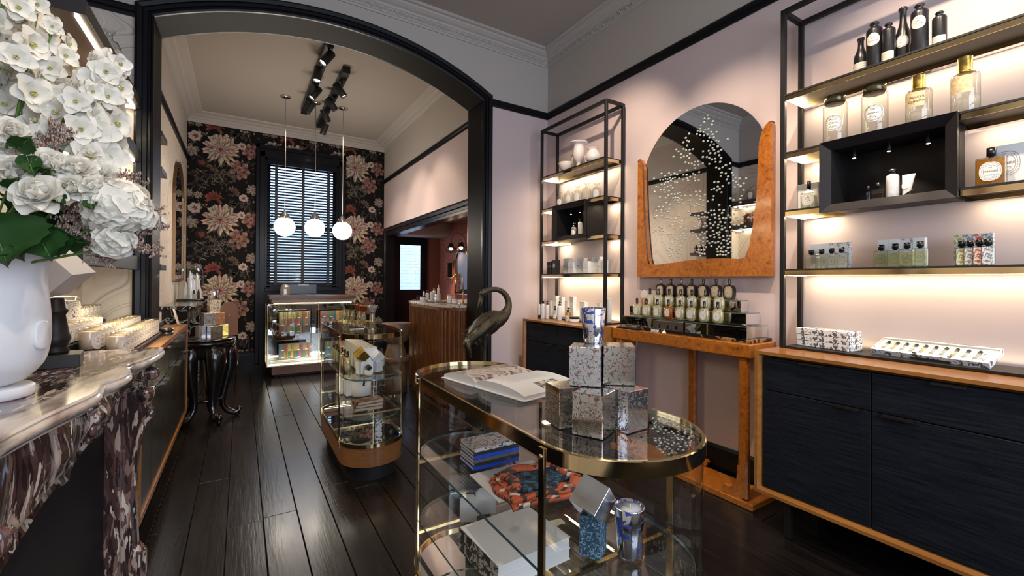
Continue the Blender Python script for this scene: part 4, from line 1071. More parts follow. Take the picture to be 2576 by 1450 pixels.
# ---- rear black marble fireplace and the left mirror above it
fp_ = thing('fireplace', 'black marble fireplace with white veins behind the carved side table', 'fireplace', (BL, 6.65, 0))
M_bm = M_blackmarble
MB().box(0.001, -.98, 1.045, .30, .98, 1.08, .006).build('mantel_shelf', M_bm, fp_)
MB().box(0.001, -.90, .88, .235, .90, 1.044, .004).build('frieze', M_bm, fp_)
for y in (-.90, .66): MB().box(0.001, y, 0, .235, y+.24, .879, .004).build('jamb', M_bm, fp_)
MB().box(0.001, -.655, 0, .06, .655, .879).build('fire_opening', M_gap, fp_)
lm_ = thing('wall_mirror', 'narrow arched mirror in a dark bronze frame over the black fireplace', 'mirror', (BL, 7.20, 1.36))
hw, hh = .44, 1.03
arcp = [(hw*math.cos(PI*k_/18), hh+hw*math.sin(PI*k_/18)) for k_ in range(19)]
MB().prism([(-hw, 0), (hw, 0)]+arcp, 'x', .012, .02).build('mirror_glass', M_mirror, lm_)
m = MB(); pth = [(-hw, 0), (hw, 0)]+arcp; m.sweep([(a, b_) for a, b_ in pth], [(.0, .002), (0, .03), (-.025, .035), (-.03, .002)], closed=True)
m.v = [(c_, a, b_) for a, b_, c_ in m.v]; m.build('frame', plain('bronze_frame', (.20, .11, .05), .35, .7), lm_)

# ---- left alcove shelves with light strips and a mirrored underside
def lshelf(name, label, ya, yb, xw, xf, z0, z1, led=True, mir=False):
    t = thing(name, label, 'shelf', (xw, ya, z0)); L = yb-ya; D = xf-xw; H = z1-z0
    m = MB(); m.box(.001, 0, .004, D, L, H, .001); m.build('board', plain('black_shelf_board', (.030, .026, .028), .38, bump=.08, bscale=80, stretch=(1, .1, 1)), t)
    if mir: MB().box(.005, .005, 0, D-.005, L-.005, .004).build('mirror_underside', M_mirror, t)
    if led:
        MB().box(D-.04, .02, -.004, D-.028, L-.02, .004).build('light_strip', M_led, t)
        MB().box(.03, L-.035, -.004, D-.045, L-.02, .004).build('light_strip', M_led, t)
        MB().box(.012, .02, -.004, .024, L-.04, .004).build('light_strip', M_led, t)
    if led or mir:
        alight('alcove_strip_light', (xw+D*.45, ya+L/2, z0-.008), (xw+D*.2, ya+L/2, z0-1), .1, L-.1, 5.5*L/1.2, WARM)
    return t
for nm, lb, a, b_, ld, mi in (('shelf', 'upper black shelf of the left alcove with light strips under it, nearest the ceiling', 2.50, 2.575, True, False), ('shelf', 'middle black shelf of the left alcove with light strips under it', 2.145, 2.225, True, False), ('shelf', 'lowest black shelf of the left alcove, mirrored underneath, above the candles', 1.410, 1.503, False, True)):
    lshelf(nm, lb, 2.66, AY0-.063, LW, -.58, a, b_, ld, mi)
for i, (z, w_) in enumerate(((2.44, 'top'), (2.17, 'second'), (1.79, 'third'), (1.42, 'lowest'))):
    lshelf('shelf', '%s short black shelf on the left wall just behind the arch' % w_, AY1+.04, 4.62, BL, -.515, z, z+.045, False, False)
alight('rear_left_wall_wash', (-.55, 4.47, 1.41), (-.66, 4.5, .9), .05, .2, .8, WARM)

# ---- chimney breast with the big marble mantelpiece
struct(MB().box(LW, .95, 0, -.70, 2.64, CE).build('wall_chimney_breast', M_agate))
mt = thing('fireplace', 'mauve and white breccia marble fireplace with a serpentine shelf in the left foreground', 'fireplace', (0, 0, 0))
ZM = 1.034
def front(y):   # front edge of the serpentine shelf
    yy = (y-1.78)/.88; return -.330-.052*math.sin(PI*(yy+.5))*0+ (.0) - .0
edge = [(2.665, -.325), (2.65, -.305), (2.60, -.298), (2.45, -.302), (2.33, -.318), (2.22, -.345), (2.14, -.350), (2.06, -.325), (1.98, -.318), (1.90, -.330), (1.84, -.352), (1.78, -.345), (1.70, -.338), (1.60, -.352), (1.45, -.380), (1.25, -.398), (1.05, -.380), (.95, -.352)]
def smooth_curve(pts, k=4):
    out = []
    for i in range(len(pts)-1):
        p0 = pts[max(0, i-1)]; p1 = pts[i]; p2 = pts[i+1]; p3 = pts[min(len(pts)-1, i+2)]
        for j in range(k):
            t = j/k; out.append(tuple(.5*((2*p1[a])+(-p0[a]+p2[a])*t+(2*p0[a]-5*p1[a]+4*p2[a]-p3[a])*t*t+(-p0[a]+3*p1[a]-3*p2[a]+p3[a])*t**3) for a in range(len(p1))))
    out.append(pts[-1]); return out
E2 = smooth_curve(edge)
m = MB(); n = len(E2)
prof = [(-.030, 0), (-.004, 0), (0, -.006), (-.002, -.012), (.004, -.016), (.006, -.028), (-.004, -.040), (-.018, -.046), (-.022, -.056), (-.035, -.060), (-.10, -.060)]  # (outwards, down)
V = []; F = []
rows = []
for (y, x) in E2:
    rows.append(len(V)); V.append((-.70, y, ZM))
    for o_, z_ in prof: V.append((x+o_, y, ZM+z_))
    V.append((-.70, y, ZM-.060))
K = len(prof)+2
for i in range(n-1):
    for j in range(K-1): F.append((rows[i]+j, rows[i]+j+1, rows[i+1]+j+1, rows[i+1]+j))
F.append(tuple(range(K))); F.append(tuple(rows[-1]+q for q in range(K-1, -1, -1)))
m.add(V, F, True); sh = m.build('mantel_shelf', M_brechetop, mt)
md = sh.modifiers.new('edge', 'EDGE_SPLIT'); md.split_angle = math.radians(50)
# frieze with a lobed lower edge and raised mouldings
ys = [2.60-i*.022 for i in range(73)]
def low(y):
    t = (y-1.30)
    # central drop near y 1.3, pendants at 1.98 and 2.25
    base = .80 + .06*min(1, abs(t)/.9)
    c_ = -.20*math.exp(-((y-1.32)/.26)**2)
    a_ = -.075*math.exp(-((y-1.80)/.09)**2); b2 = -.065*math.exp(-((y-2.12)/.07)**2)
    arch_ = .05*math.exp(-((y-2.40)/.11)**2)
    end_ = 0 if y < 2.50 else -(y-2.50)*1.2
    return base+c_+a_+b2+arch_+end_
def fx(y):
    x = -.41
    for (yy, xx), (y2, x2) in zip(E2, E2[1:]):
        if y2 <= y <= yy: x = xx+(x2-xx)*(yy-y)/max(1e-6, yy-y2); break
    return x-.055
V = []; F = []; JJ = 15
for i, y in enumerate(ys):
    zt = ZM-.060; zb = low(y); x0_ = fx(y)
    for j in range(JJ):
        t = j/(JJ-1); z = zt+(zb-zt)*t
        bulge = .016*math.sin(PI*min(1, t*1.15))
        bead = .013*math.exp(-((t-.93)/.045)**2)+.009*math.exp(-((t-.72)/.05)**2)
        knob = .030*math.exp(-((y-1.90)/.045)**2-((t-.35)/.25)**2)+.026*math.exp(-((y-2.17)/.04)**2-((t-.8)/.2)**2)+.02*math.exp(-((y-1.62)/.05)**2-((t-.5)/.3)**2)
        rib = .007*math.sin(y*46)*math.exp(-((t-.5)/.35)**2)
        V.append((x0_-.03*t+bulge+bead+knob+rib, y, z))
for i in range(len(ys)-1):
    for j in range(JJ-1): a = i*JJ+j; F.append((a, a+JJ, a+JJ+1, a+1))
m = MB(); m.add(V, F, True)
nb = len(V)
V2 = [(-.52, y, low(y)) for y in ys]; n0 = m.add(V2, [], True)
for i in range(len(ys)-1): m.f.append((i*JJ+JJ-1, (i+1)*JJ+JJ-1, n0+i+1, n0+i)); m.mi.append(0); m.sm.append(True)
m.build('carved_frieze', M_breche, mt)
# gilded-looking carved drops of marble
def drop(y, z, s_):
    m = MB(); x = fx(y)
    m.ball((x+.012, y, z), .034*s_, 10, 8, (.7, 1, 1.35)); m.ball((x+.004, y, z-.065*s_), .026*s_, 10, 8, (.7, 1, 1.6)); m.ball((x-.004, y, z-.115*s_), .018*s_, 8, 6, (.8, 1, 1.1))
    m.tube([(x+.006, y-.045*s_, z+.02), (x+.02, y-.03*s_, z+.045*s_), (x+.026, y, z+.055*s_), (x+.02, y+.03*s_, z+.045*s_), (x+.006, y+.045*s_, z+.02)], .009*s_, 6)
    m.build('carved_drop', M_breche, mt)
drop(1.885, .92, .62); drop(2.16, .88, .5)
# jamb pilaster with a scroll head and a bulging shaft
def pilaster(y):
    m = MB()
    P_ = [(-.36, .0), (-.36, .16), (-.385, .18), (-.395, .40), (-.385, .62), (-.36, .74), (-.335, .775), (-.345, .80), (-.37, .82), (-.375, .93), (-.355, .965), (-.70, .973), (-.70, 0)]
    m.prism([(a, b_) for a, b_ in P_], 'y', y-.085, y+.0)
    m.box(-.70, y-.13, 0, -.42, y-.085, .93)
    m.prism([(-.345, .04), (-.345, .15), (-.372, .19), (-.382, .42), (-.372, .60), (-.345, .72), (-.325, .74), (-.325, .775), (-.36, .79), (-.42, .79), (-.42, .04)], 'y', y-.063, y-.022)
    m.lathe([(0, -.012), (.026, -.012), (.032, 0), (.026, .012), (0, .012)], (-.340, y-.002, .925), 12, M=Matrix.Rotation(PI/2, 4, 'X'))
    m.tube([(-.352+.001*k_, y-.042, .87-.02*k_) for k_ in range(5)], [.03, .034, .03, .02, .01], 8)
    m.build('jamb', M_breche, mt)
pilaster(2.60); pilaster(1.06)
MB().box(-.70, 1.06, 0, -.47, 2.50, .9).build('fire_surround', plain('black_iron_panel', (.007, .007, .011), .5, spec=.12, bump=.2, bscale=14, stretch=(1, 1, .3)), mt)
# ================================================================== LIGHT FITTINGS
M_black2 = plain('black_powder_coat', (.012, .011, .011), .45)
def track(label, x, ya, yb, heads, w_=3.2):
    t = thing('spotlight_track', label, 'spotlights', (x, ya, CE))
    MB().box(-.042, 0, -.078, .042, yb-ya, -.0005, .003).build('track', M_black2, t)
    for (top, lens) in heads:
        a = Vector(top)-Vector((x, ya, CE)); b_ = Vector(lens)-Vector((x, ya, CE))
        d_ = (b_-a).normalized(); q = d_.to_track_quat('-Z', 'Y').to_matrix().to_4x4()
        cen = a
        m = MB(); m.lathe([(0, .02), (.040, .02), (.043, .016), (.043, -.15), (.039, -.155), (.036, -.150), (.034, -.135), (0, -.13)], cen, 18, M=q)
        m.tube([Vector((0, a.y, -.078)), Vector((0, a.y, min(-.09, a.z+.03))), cen+d_*.05], .011, 6)
        h = m.build('spotlight', M_black2, t)
        MB().lathe([(0, -.1365), (.0335, -.1365), (.0335, -.134), (0, -.134)], cen, 16, M=q).build('lens', M_lens, h)
        slight('spot_beam', Vector(lens)+d_*.06, Vector(lens)+d_*3, w_*10, SPOTC, 62, .7, .03)
def hd(z0, tgt):  # reading positions in the ceiling close-up: joint then lens
    def pt(z, Z): return P(400+z[0]*.4138, 60+z[1]*.4138, Z=Z)
    a = pt(z0, 3.745); d_ = (Vector(tgt)-a).normalized(); return (tuple(a), tuple(a+d_*.15))
track('left one of the two black spotlight tracks on the rear ceiling', .762, 4.75, 7.25, [hd((1045, 185), (-.7, 4.7, 1.5)), hd((968, 275), (.4, 5.0, .8)), hd((970, 400), (-.7, 5.9, 1.4)), hd((935, 485), (-.5, 7.4, 1.6))])
track('right one of the two black spotlight tracks on the rear ceiling', 1.03, 5.52, 7.76, [hd((1078, 375), (2.23, 5.5, 2.0)), hd((1030, 460), (2.23, 6.4, 2.0)), hd((1000, 530), (2.1, 7.6, 1.6)), hd((1015, 615), (.5, 8.2, 1.8))])
# tracks of the front room, above the camera
def fh(x, y, tx, ty, tz_):
    a = Vector((x, y, 3.745)); d_ = (Vector((tx, ty, tz_))-a).normalized(); return (tuple(a), tuple(a+d_*.15))
track('black spotlight track on the front ceiling aimed at the shelves and the mirror wall', 1.55, -.2, 2.2, [fh(1.55, .0, 2.8, .2, 2.1), fh(1.55, .75, 2.8, .8, 1.8), fh(1.55, 1.4, 2.85, 2.0, 1.5), fh(1.55, 2.0, 2.85, 3.1, 1.9)], 8.0)
track('black spotlight track on the front ceiling aimed at the display case and the flowers', .65, .1, 2.3, [fh(.65, .3, -.55, 1.65, 1.4), fh(.65, .9, .8, 1.1, .9), fh(.65, 1.6, -.6, 2.2, 1.2), fh(.65, 2.1, .8, 3.4, .9)], 4.5)
# globe pendants
def pendant(px, pyg, label):
    c_ = P(px, pyg, Y=6.88)
    t = thing('pendant_lamp', label, 'lamp', (c_.x, 6.88, c_.z), 0, 'globe pendants hanging over the shop counter')
    g = MB(); g.ball((0, 0, 0), .132, 28, 16); g.build('globe', M_globe, t)
    m = MB(); m.lathe([(.062, .112), (.064, .150), (.052, .154), (.05, .178), (.034, .182), (.032, .205), (.014, .212), (.008, .235), (0, .235)], seg=20)
    for k_ in range(3): a = 2*PI*k_/3+.4; m.lathe([(0, .0), (.006, 0), (.006, .018), (0, .02)], (.066*math.cos(a), .066*math.sin(a), .128), 8)
    m.build('gallery', M_nickel, t)
    h = CE-c_.z
    MB().tube([(0, 0, .23), (.004, 0, h*.5), (0, 0, h-.02)], .0045, 6).build('cord', plain('silver_cord', (.42, .38, .34), .4, .5), t)
    MB().lathe([(0, h-.028), (.02, h-.028), (.062, h-.018), (.066, h-.0005), (0, h-.0005)], seg=24).build('canopy', M_nickel, t)
    d = bpy.data.lights.new('globe_light', 'POINT'); d.energy = 9; d.color = (1, .88, .72); d.shadow_soft_size = .13
    o = bpy.data.objects.new('globe_light', d); COL.objects.link(o); o.location = (c_.x, 6.70, c_.z)
pendant(716, 571, 'left opal globe pendant on a long cord before the window')
pendant(792, 574, 'middle opal globe pendant on a long cord before the window')
pendant(861, 581, 'right opal globe pendant on a long cord, overlapping the wallpaper')

# ================================================================== BOTTLES, JARS, BOXES
def yw(pa, pb, py, X):
    a = P(pa, py, X=X).y; b_ = P(pb, py, X=X).y; return (a+b_)/2, abs(a-b_)/2
# ---- stoneware bottles on the top shelf
M_stone = plain('black_stoneware', (.013, .013, .015), .3, bump=.08, bscale=50)
M_lab = plain('cream_paper_label', (.72, .66, .55), .6)
ZT = 2.431
def stone(pa, pb, ptop, label, shape, lab=None, X=2.695, words=None):
    y, r = yw(pa, pb, 120, X); r *= .93; h = P((pa+pb)/2, ptop, X=X).z-ZT
    t = thing('stoneware_bottle', label, 'bottle', (X, y, ZT+.0008), 0, 'black stoneware bottles on the top shelf')
    if shape == 'flask': prof = [(0, 0), (r*.97, 0), (r, .006), (r, h*.42), (r*.93, h*.52), (r*.62, h*.64), (r*.46, h*.72), (r*.42, h*.80), (r*.42, h*.93), (r*.56, h*.955), (r*.56, h*.985), (r*.44, h), (r*.34, h), (r*.34, h*.9), (0, h*.9)]
    else: prof = [(0, 0), (r*.97, 0), (r, .006), (r, h*.80), (r*.97, h*.84), (r*.80, h*.875), (r*.50, h*.885), (r*.42, h*.90), (r*.42, h*.94), (r*.58, h*.955), (r*.60, h*.975), (r*.5, h), (r*.38, h), (r*.36, h*.9), (0, h*.9)]
    MB().lathe(prof, seg=28).build('body', M_stone, t)
    if lab == 'round':
        w_ = min(r*1.75, .085); zc = h*.60 if shape != 'flask' else h*.36
        o = obj('label', label_mesh('label', w_, w_*1.05, M_thinlabel if words[0] != 'Ext:' else M_wreath, r+.0006, 2.1), t, (0, 0, zc)); o.rotation_euler = (0, 0, .12)
        if words[0] != 'Ext:': obj('lettering', text_mesh('lettering', 'DIPTYQUE', w_*.075, M_inkg, r+.0011), o, (0, 0, w_*.31))
        for k_, wd in enumerate(words):
            q = obj('lettering', text_mesh('lettering', wd, w_*.175, M_ink, r+.0011), o, (0, 0, w_*(.12-.24*k_)))
    elif lab == 'low':
        m = MB(); n = 14; V = []; hh = min(.045, h*.25)
        for i in range(n+1):
            a = PI-1.1+2.2*i/n; V += [((r+.0006)*math.cos(a), (r+.0006)*math.sin(a), .012), ((r+.0006)*math.cos(a), (r+.0006)*math.sin(a), .012+hh)]
        m.add(V, [(2*i, 2*i+2, 2*i+3, 2*i+1) for i in range(n)], True); o = m.build('label', M_lab, t)
        for k_ in range(3):
            q = MB(); V = []
            for i in range(n+1):
                a = PI-.9+1.8*i/n; V += [((r+.001)*math.cos(a), (r+.001)*math.sin(a), .012+hh*(.25+.25*k_)), ((r+.001)*math.cos(a), (r+.001)*math.sin(a), .0128+hh*(.25+.25*k_))]
            q.add(V, [(2*i, 2*i+2, 2*i+3, 2*i+1) for i in range(n)]); q.build('printed_line', M_inkg, o)
    return t
stone(2147, 2185, 97, 'leftmost black stoneware flask with a sloping shoulder on the top shelf', 'flask', 'low')
stone(2178, 2222, 58, 'black stoneware bottle with a round cream label reading Ess. Gardenia', 'can', 'round', 2.68, ('Ess.', 'Gardenia'))
stone(2217, 2254, 60, 'slim black stoneware bottle with a low cream label, right of the Gardenia bottle', 'can', 'low', 2.675)
stone(2250, 2294, 20, 'tall necked black stoneware flask with a wreath label reading Ext: l Eau', 'flask', 'round', 2.72, ("Ext:", "l'Eau."))
stone(2289, 2338, 12, 'tallest broad black stoneware bottle with a round label reading Aqua. Choisya', 'can', 'round', 2.68, ('Aqua.', 'Choisya.'))
stone(2343, 2384, 31, 'rightmost short black stoneware bottle on the top shelf', 'can', 'low')
# ---- apothecary jars on top of the display box
ZJ = 2.0948
def jar(pa, pb, ptop, label, words, X=2.70):
    y, r = yw(pa, pb, 300, X); r *= .93; h = P((pa+pb)/2, ptop, X=X).z-ZJ
    t = thing('apothecary_jar', label, 'jar', (X, y, ZJ))
    MB().lathe([(0, 0), (r*.95, 0), (r, .01), (r, h*.80), (r*.97, h*.835), (r*.84, h*.85)], seg=28).build('glass_body', M_bottleglass, t)
    MB().lathe([(0, h*.845), (r*.80, h*.845), (r*.87, h*.853), (r*.88, h*.97), (r*.84, h*.998), (0, h)], seg=28).build('lid', plain('dark_gilt_lid', (.10, .085, .04), .2, .7), t)
    o = obj('label', label_mesh('label', r*1.62, r*1.55, M_wreath, r+.0008, 2.1), t, (0, 0, h*.42)); o.rotation_euler = (0, 0, .25)
    for k_, wd in enumerate(words): obj('lettering', text_mesh('lettering', wd, r*.30, M_ink, r+.0013), o, (0, 0, r*.34*(len(words)/2-.5-k_)))
jar(2070, 2133, 243, 'left glass apothecary jar with a wreath label reading Aqua. Citrus.', ('Aqua.', 'Citrus.', 'Arnt.'))
jar(2165, 2236, 216, 'larger glass apothecary jar with a wreath label reading Ext. Vetyver Pulv.', ('Ext.', 'Vetyver.', 'Pulv.'))
def gbottle(pa, pb, ptop, label, words, X=2.70):
    y, r = yw(pa, pb, 260, X); r *= .93; h = P((pa+pb)/2, ptop, X=X).z-ZJ
    t = thing('stoppered_bottle', label, 'bottle', (X, y, ZJ))
    MB().lathe([(0, 0), (r*.96, 0), (r, .008), (r, h*.66), (r*.95, h*.69), (r*.6, h*.70), (r*.42, h*.71), (r*.42, h*.74)], seg=28).build('glass_body', M_bottleglass, t)
    MB().lathe([(0, .003), (r*.94, .003), (r*.94, h*.30), (0, h*.30)], seg=24).build('contents', glassmat('pale_liquid', (.93, .90, .86), .05, extra=.25, edge=(.8, .74, .68)), t)
    MB().lathe([(0, h*.72), (r*.52, h*.72), (r*.52, h*.745), (r*.50, h*.75), (r*.50, h*.752), (r*.50, h*.985), (r*.50, h*.987), (r*.48, h), (0, h)], seg=24).build('stopper', M_gold, t)
    m = MB(); n = 14; V = []; R_ = r+.0008
    for i in range(n+1):
        a = PI-1.0+1.7*i/n; V += [(R_*math.cos(a), R_*math.sin(a), h*.36), (R_*math.cos(a), R_*math.sin(a), h*.64)]
    m.add(V, [(2*i, 2*i+2, 2*i+3, 2*i+1) for i in range(n)], True); o = m.build('label', plain('old_gilt_label', (.66, .52, .30), .45, var=.25, bscale=60), t)
    for k_, wd in enumerate(words): obj('lettering', text_mesh('lettering', wd, r*.36, M_ink, R_+.0005), o, (0, 0, h*.54-r*.40*k_)).rotation_euler = (0, 0, .15)
gbottle(2276, 2348, 190, 'glass bottle with a gilt stopper and a worn label reading AquaVit: Camphor:', ('AquaVit:', 'Camphor:'))
gbottle(2388, 2470, 143, 'tallest glass bottle with a large gilt stopper and a faded golden label', ())
# ---- rectangular perfume bottle family
def flatbottle(name, label, cat, X, y, z, wd, h, dp, capw, caph, liquid, level=.8, lab=None, group=None, rz=0, cap=M_blackplastic, print_=None, words=None):
    t = thing(name, label, cat, (X, y, z), rz, group)
    MB().box(-dp/2, -wd/2, 0, dp/2, wd/2, h, .003).build('glass_body', M_bottleglass, t)
    if liquid: MB().box(-dp/2+.0025, -wd/2+.0025, .004, dp/2-.0025, wd/2-.0025, h*level, .002).build('perfume', liquid, t)
    MB().lathe([(capw*.3, h-.001), (capw*.3, h+.004), (capw*.5, h+.004), (capw*.5, h+.004+caph), (0, h+.004+caph)], seg=16).build('cap', cap, t)
    if lab: 
        o = obj('label', label_mesh('label', lab[0], lab[1], lab[2]), t, (-dp/2-.0006, 0, h*.5))
        for k_, wd_ in enumerate(words or ()): obj('lettering', text_mesh('lettering', wd_, lab[0]*(.15 if k_ == 1 else .09), M_ink), o, (-.0006, 0, lab[1]*(.20-.2*k_)))
    if print_: MB().box(-dp/2-.0005, -wd/2+.004, .006, -dp/2-.0002, wd/2-.004, h-.006).build('print', print_, t)
    return t
def card(name, label, cat, X, y, z, dx, dy, dz, mat, rz=0, group=None, lab=None, prints=None):
    t = thing(name, label, cat, (X, y, z), rz, group)
    MB().box(-dx/2, -dy/2, 0, dx/2, dy/2, dz, .0008).build('box', mat, t)
    if lab: obj('label', label_mesh('label', lab[0], lab[1], lab[2]), t, (-dx/2-.0006, 0, dz*lab[3]))
    if prints: prints(t, dx, dy, dz)
    return t
Z3 = 1.7678
yb, rb = yw(2462, 2528, 460, 2.68)
flatbottle('perfume_bottle', 'amber bottle with an oval label reading VINAIGRE, right of the display box', 'bottle', 2.675, yb, Z3, .092, .122, .034, .030, .036, M_amberglass, .95, (.068, .080, M_ovaltext), words=('THE', 'VINAIGRE', 'TOILETTE'))
bx = card('gift_box', 'white carton with a large printed oval behind the amber bottle', 'box', 2.745, P(2532, 400, X=2.74).y, Z3, .05, .108, .175, M_card)
o = obj('label', label_mesh('label', .094, .112, ovalmat('outline_oval', (.80, .78, .76), (.05, .05, .05), centre=False)), bx, (-.0258, 0, .095))
for k_, wd_ in enumerate(('THE', 'VINAIGRE', 'TOILETTE')): obj('lettering', text_mesh('lettering', wd_, .013 if k_ == 1 else .008, M_ink), o, (-.0006, 0, .02-.018*k_))
yb, rb = yw(2018, 2060, 480, 2.68)
flatbottle('perfume_bottle', 'clear bottle with an oval label at the left end of the middle shelf', 'bottle', 2.675, yb+.005, Z3, .078, .108, .03, .02, .045, M_bottleglass, .6, (.062, .072, M_ovals[1]))
card('gift_box', 'white carton with an oval outline behind the clear bottle at the left end', 'box', 2.745, P(2030, 480, X=2.74).y-.01, Z3, .04, .105, .155, M_card, lab=(.08, .09, MATS['outline_oval'], .5))
# ---- sets of four scented bottles in front of their printed cartons
Z4 = 1.4318
def sets(label, caps, topb, X0_, X1_, wd, h, caph, liquids, boxpx, boxtop, boxmats, labm, prints=None, boxdx=.05):
    n = len(caps)
    for i, px in enumerate(caps):
        X = X0_+(X1_-X0_)*i/(n-1); y = P(px, 620, X=X).y
        flatbottle('perfume_bottle', '%s bottle of %s' % (ORD[i], label), 'bottle', X, y, Z4, wd, h, .022, .026, caph, liquids[i % len(liquids)], .82, None if prints else (wd*.74, wd*.9, labm[i % len(labm)]), group='bottles in '+label, print_=prints[i] if prints else None)
        XX = max(2.745, X+.045)
    ya = P(boxpx[0], 640, X=2.77).y; yb_ = P(boxpx[1], 640, X=2.77).y; hh = P(boxpx[1], boxtop, X=2.75).z-Z4
    w_ = (ya-yb_)/4
    for i in range(4):
        card('gift_box', '%s carton behind %s' % (ORD[i], label), 'box', 2.772, ya-w_*(i+.5), Z4, boxdx*.7, w_-.001, hh, boxmats[i % len(boxmats)], group='cartons behind '+label)
M_sketch = printed('sketch_print_carton', (.80, .79, .76), (.25, .25, .27), scale=70, thr=(.60, .62))
M_yel = glassmat('pale_green_perfume', (.93, .95, .74), .08, extra=.18, edge=(.78, .74, .42))
M_clear = glassmat('clear_perfume', (.95, .95, .90), .08, extra=.12, edge=(.8, .78, .7))
M_or1 = ovalmat('printed_oval_1', (.72, .70, .55), (.10, .10, .12), alpha=True, seed=2); M_or2 = ovalmat('printed_oval_2', (.72, .70, .6), (.10, .12, .18), alpha=True, seed=5)
sets('the left set of four clear bottles, from the left, lower shelf', (2041, 2067, 2092, 2117), 614, 2.745, 2.66, .058, .082, .024, (M_clear,), (2042, 2140), 608, (M_card, M_card, M_sketch, M_sketch), (M_or2, M_or1))
sets('the middle set of yellow bottles, from the left, lower shelf', (2217, 2252, 2282, 2315), 600, 2.72, 2.65, .060, .086, .026, (M_yel,), (2210, 2330), 597, (M_card, M_card, M_sketch, M_card), (M_or1,))
pr4 = [printed('print_%s' % c, (.78, .78, .74), k_, scale=95, thr=(.50, .53)) for c, k_ in (('olive', (.42, .40, .08)), ('grey', (.28, .28, .30)), ('red', (.58, .10, .05)), ('slate', (.22, .25, .30)))]
sets('the right set of illustrated bottles, from the left, lower shelf', (2420, 2441, 2464, 2486), 590, 2.70, 2.65, .040, .082, .024, (M_clear,), (2402, 2500), 585, pr4, (M_or1,), prints=pr4)
# ---- things in the lit display box
ZN = 1.7678; ZNS = 1.7938
yb, rb = yw(2180, 2192, 480, 2.70)
flatbottle('perfume_bottle', 'slim dark roller bottle at the left in the large display box', 'bottle', 2.69, yb, ZN, .016, .055, .016, .014, .022, None)
yb, rb = yw(2192, 2229, 480, 2.70)
flatbottle('perfume_bottle', 'flat clear flask with a black cap in the large display box', 'bottle', 2.69, yb, ZN, .052, .062, .022, .018, .024, M_bottleglass, .7)
def lotion(label, X, y, z, r, h, cap, caph, mat=M_whiteplastic, lab=None, pump=False, clear=None, name='lotion_bottle', group=None, level=.5):
    t = thing(name, label, 'bottle', (X, y, z), 0, group)
    MB().lathe([(0, 0), (r*.96, 0), (r, .003), (r, h*.88), (r*.92, h*.94), (r*.6, h*.99), (r*.45, h), (0, h)], seg=20).build('body', clear or mat, t)
    if pump:
        m = MB(); m.lathe([(0, h), (r*.55, h), (r*.55, h+.014), (r*.2, h+.016), (r*.2, h+.028), (r*.38, h+.029), (r*.38, h+.037), (0, h+.038)], seg=12)
        m.tube([(0, 0, h+.034), (-r*.1, -r*.9, h+.034), (-r*.1, -r*1.1, h+.029)], r*.13, 6); m.build('pump', cap, t)
    elif caph: MB().lathe([(0, h-.002), (r*.62, h-.002), (r*.60, h+caph), (r*.5, h+caph+.002), (0, h+caph+.002)], seg=18).build('cap', cap, t)
    if lab: 
        o = obj('label', label_mesh('label', r*lab[0], r*lab[1], lab[2], r+.0007), t, (0, 0, h*lab[3])); o.rotation_euler = (0, 0, .45)
    return t
M_graylab = ovalmat('soft_grey_oval', (.80, .79, .78), (.40, .40, .42), seed=4)
yb, rb = yw(2229, 2266, 480, 2.70)
lotion('tall white lotion bottle with a black cap in the large display box', 2.69, yb, ZN, .026, .122, M_blackplastic, .022, lab=(1.3, 1.7, M_graylab, .33))
# squeeze tube
yb, rb = yw(2265, 2297, 470, 2.70); t = thing('cream_tube', 'white squeeze tube standing tilted beside the lotion bottle', 'tube', (2.695, yb, ZN), 0)
m = MB(); rows = 8; V = []; n = 16
for i in range(rows+1):
    tt = i/rows; a = .012*(1-tt)+.0015; b_ = .015+.011*tt; z = .012+.098*tt
    for k_ in range(n): an = 2*PI*k_/n; V.append((a*math.cos(an), b_*math.sin(an)-.010*tt, z))
m.add(V, [(i*n+k_, i*n+(k_+1) % n, (i+1)*n+(k_+1) % n, (i+1)*n+k_) for i in range(rows) for k_ in range(n)]+[tuple(range(rows*n, rows*n+n))], True)
m.build('tube_body', M_whiteplastic, t); MB().lathe([(0, 0), (.013, 0), (.013, .013), (0, .013)], seg=16).build('cap', M_whiteplastic, t)
o = obj('label', label_mesh('label', .024, .03, M_graylab), t, (-.0118, .002, .055)); o.rotation_euler = (0, .10, 0)
t = thing('metal_tube_key', 'small silver oval key leaning at the foot of the white squeeze tube', 'key', (2.665, P(2290, 480, X=2.67).y, ZN))
MB().prism(oval_pts(.016, .045, 20, 2.2), 'z', 0, .0022).build('key_plate', M_steel, t); t.rotation_euler = (math.radians(-38), math.radians(38), .2); t.location.z = ZN+.018

# ---- patterned boxes and the tester tray on the near cabinet
M_toile = printed('black_toile_print', (.78, .78, .79), (.10, .10, .12), scale=46, thr=(.53, .56), rough=.5)
pA = P(2022, 868, Z=.995); pB = P(2147, 888, Z=.995)
rz = math.atan2(pA.x-pB.x, -(pA.y-pB.y))
ang = math.atan2(-(pA.x-pB.x), (pA.y-pB.y))
for k_ in range(3):
    L_ = .285
    cx_ = 2.700+.052; cy_ = 1.152
    t = thing('patterned_box', '%s flat box with a black and white print in the stack of three' % ('bottom', 'middle', 'topmost')[k_], 'box', (cx_-.008, cy_+(k_-1)*.003, .9952+.0335*k_), -.17+(k_-1)*.012, 'flat patterned boxes stacked on the near cabinet')
    MB().box(-.06, -.14, 0, .06, .14, .0325, .0012).build('box', M_toile, t)
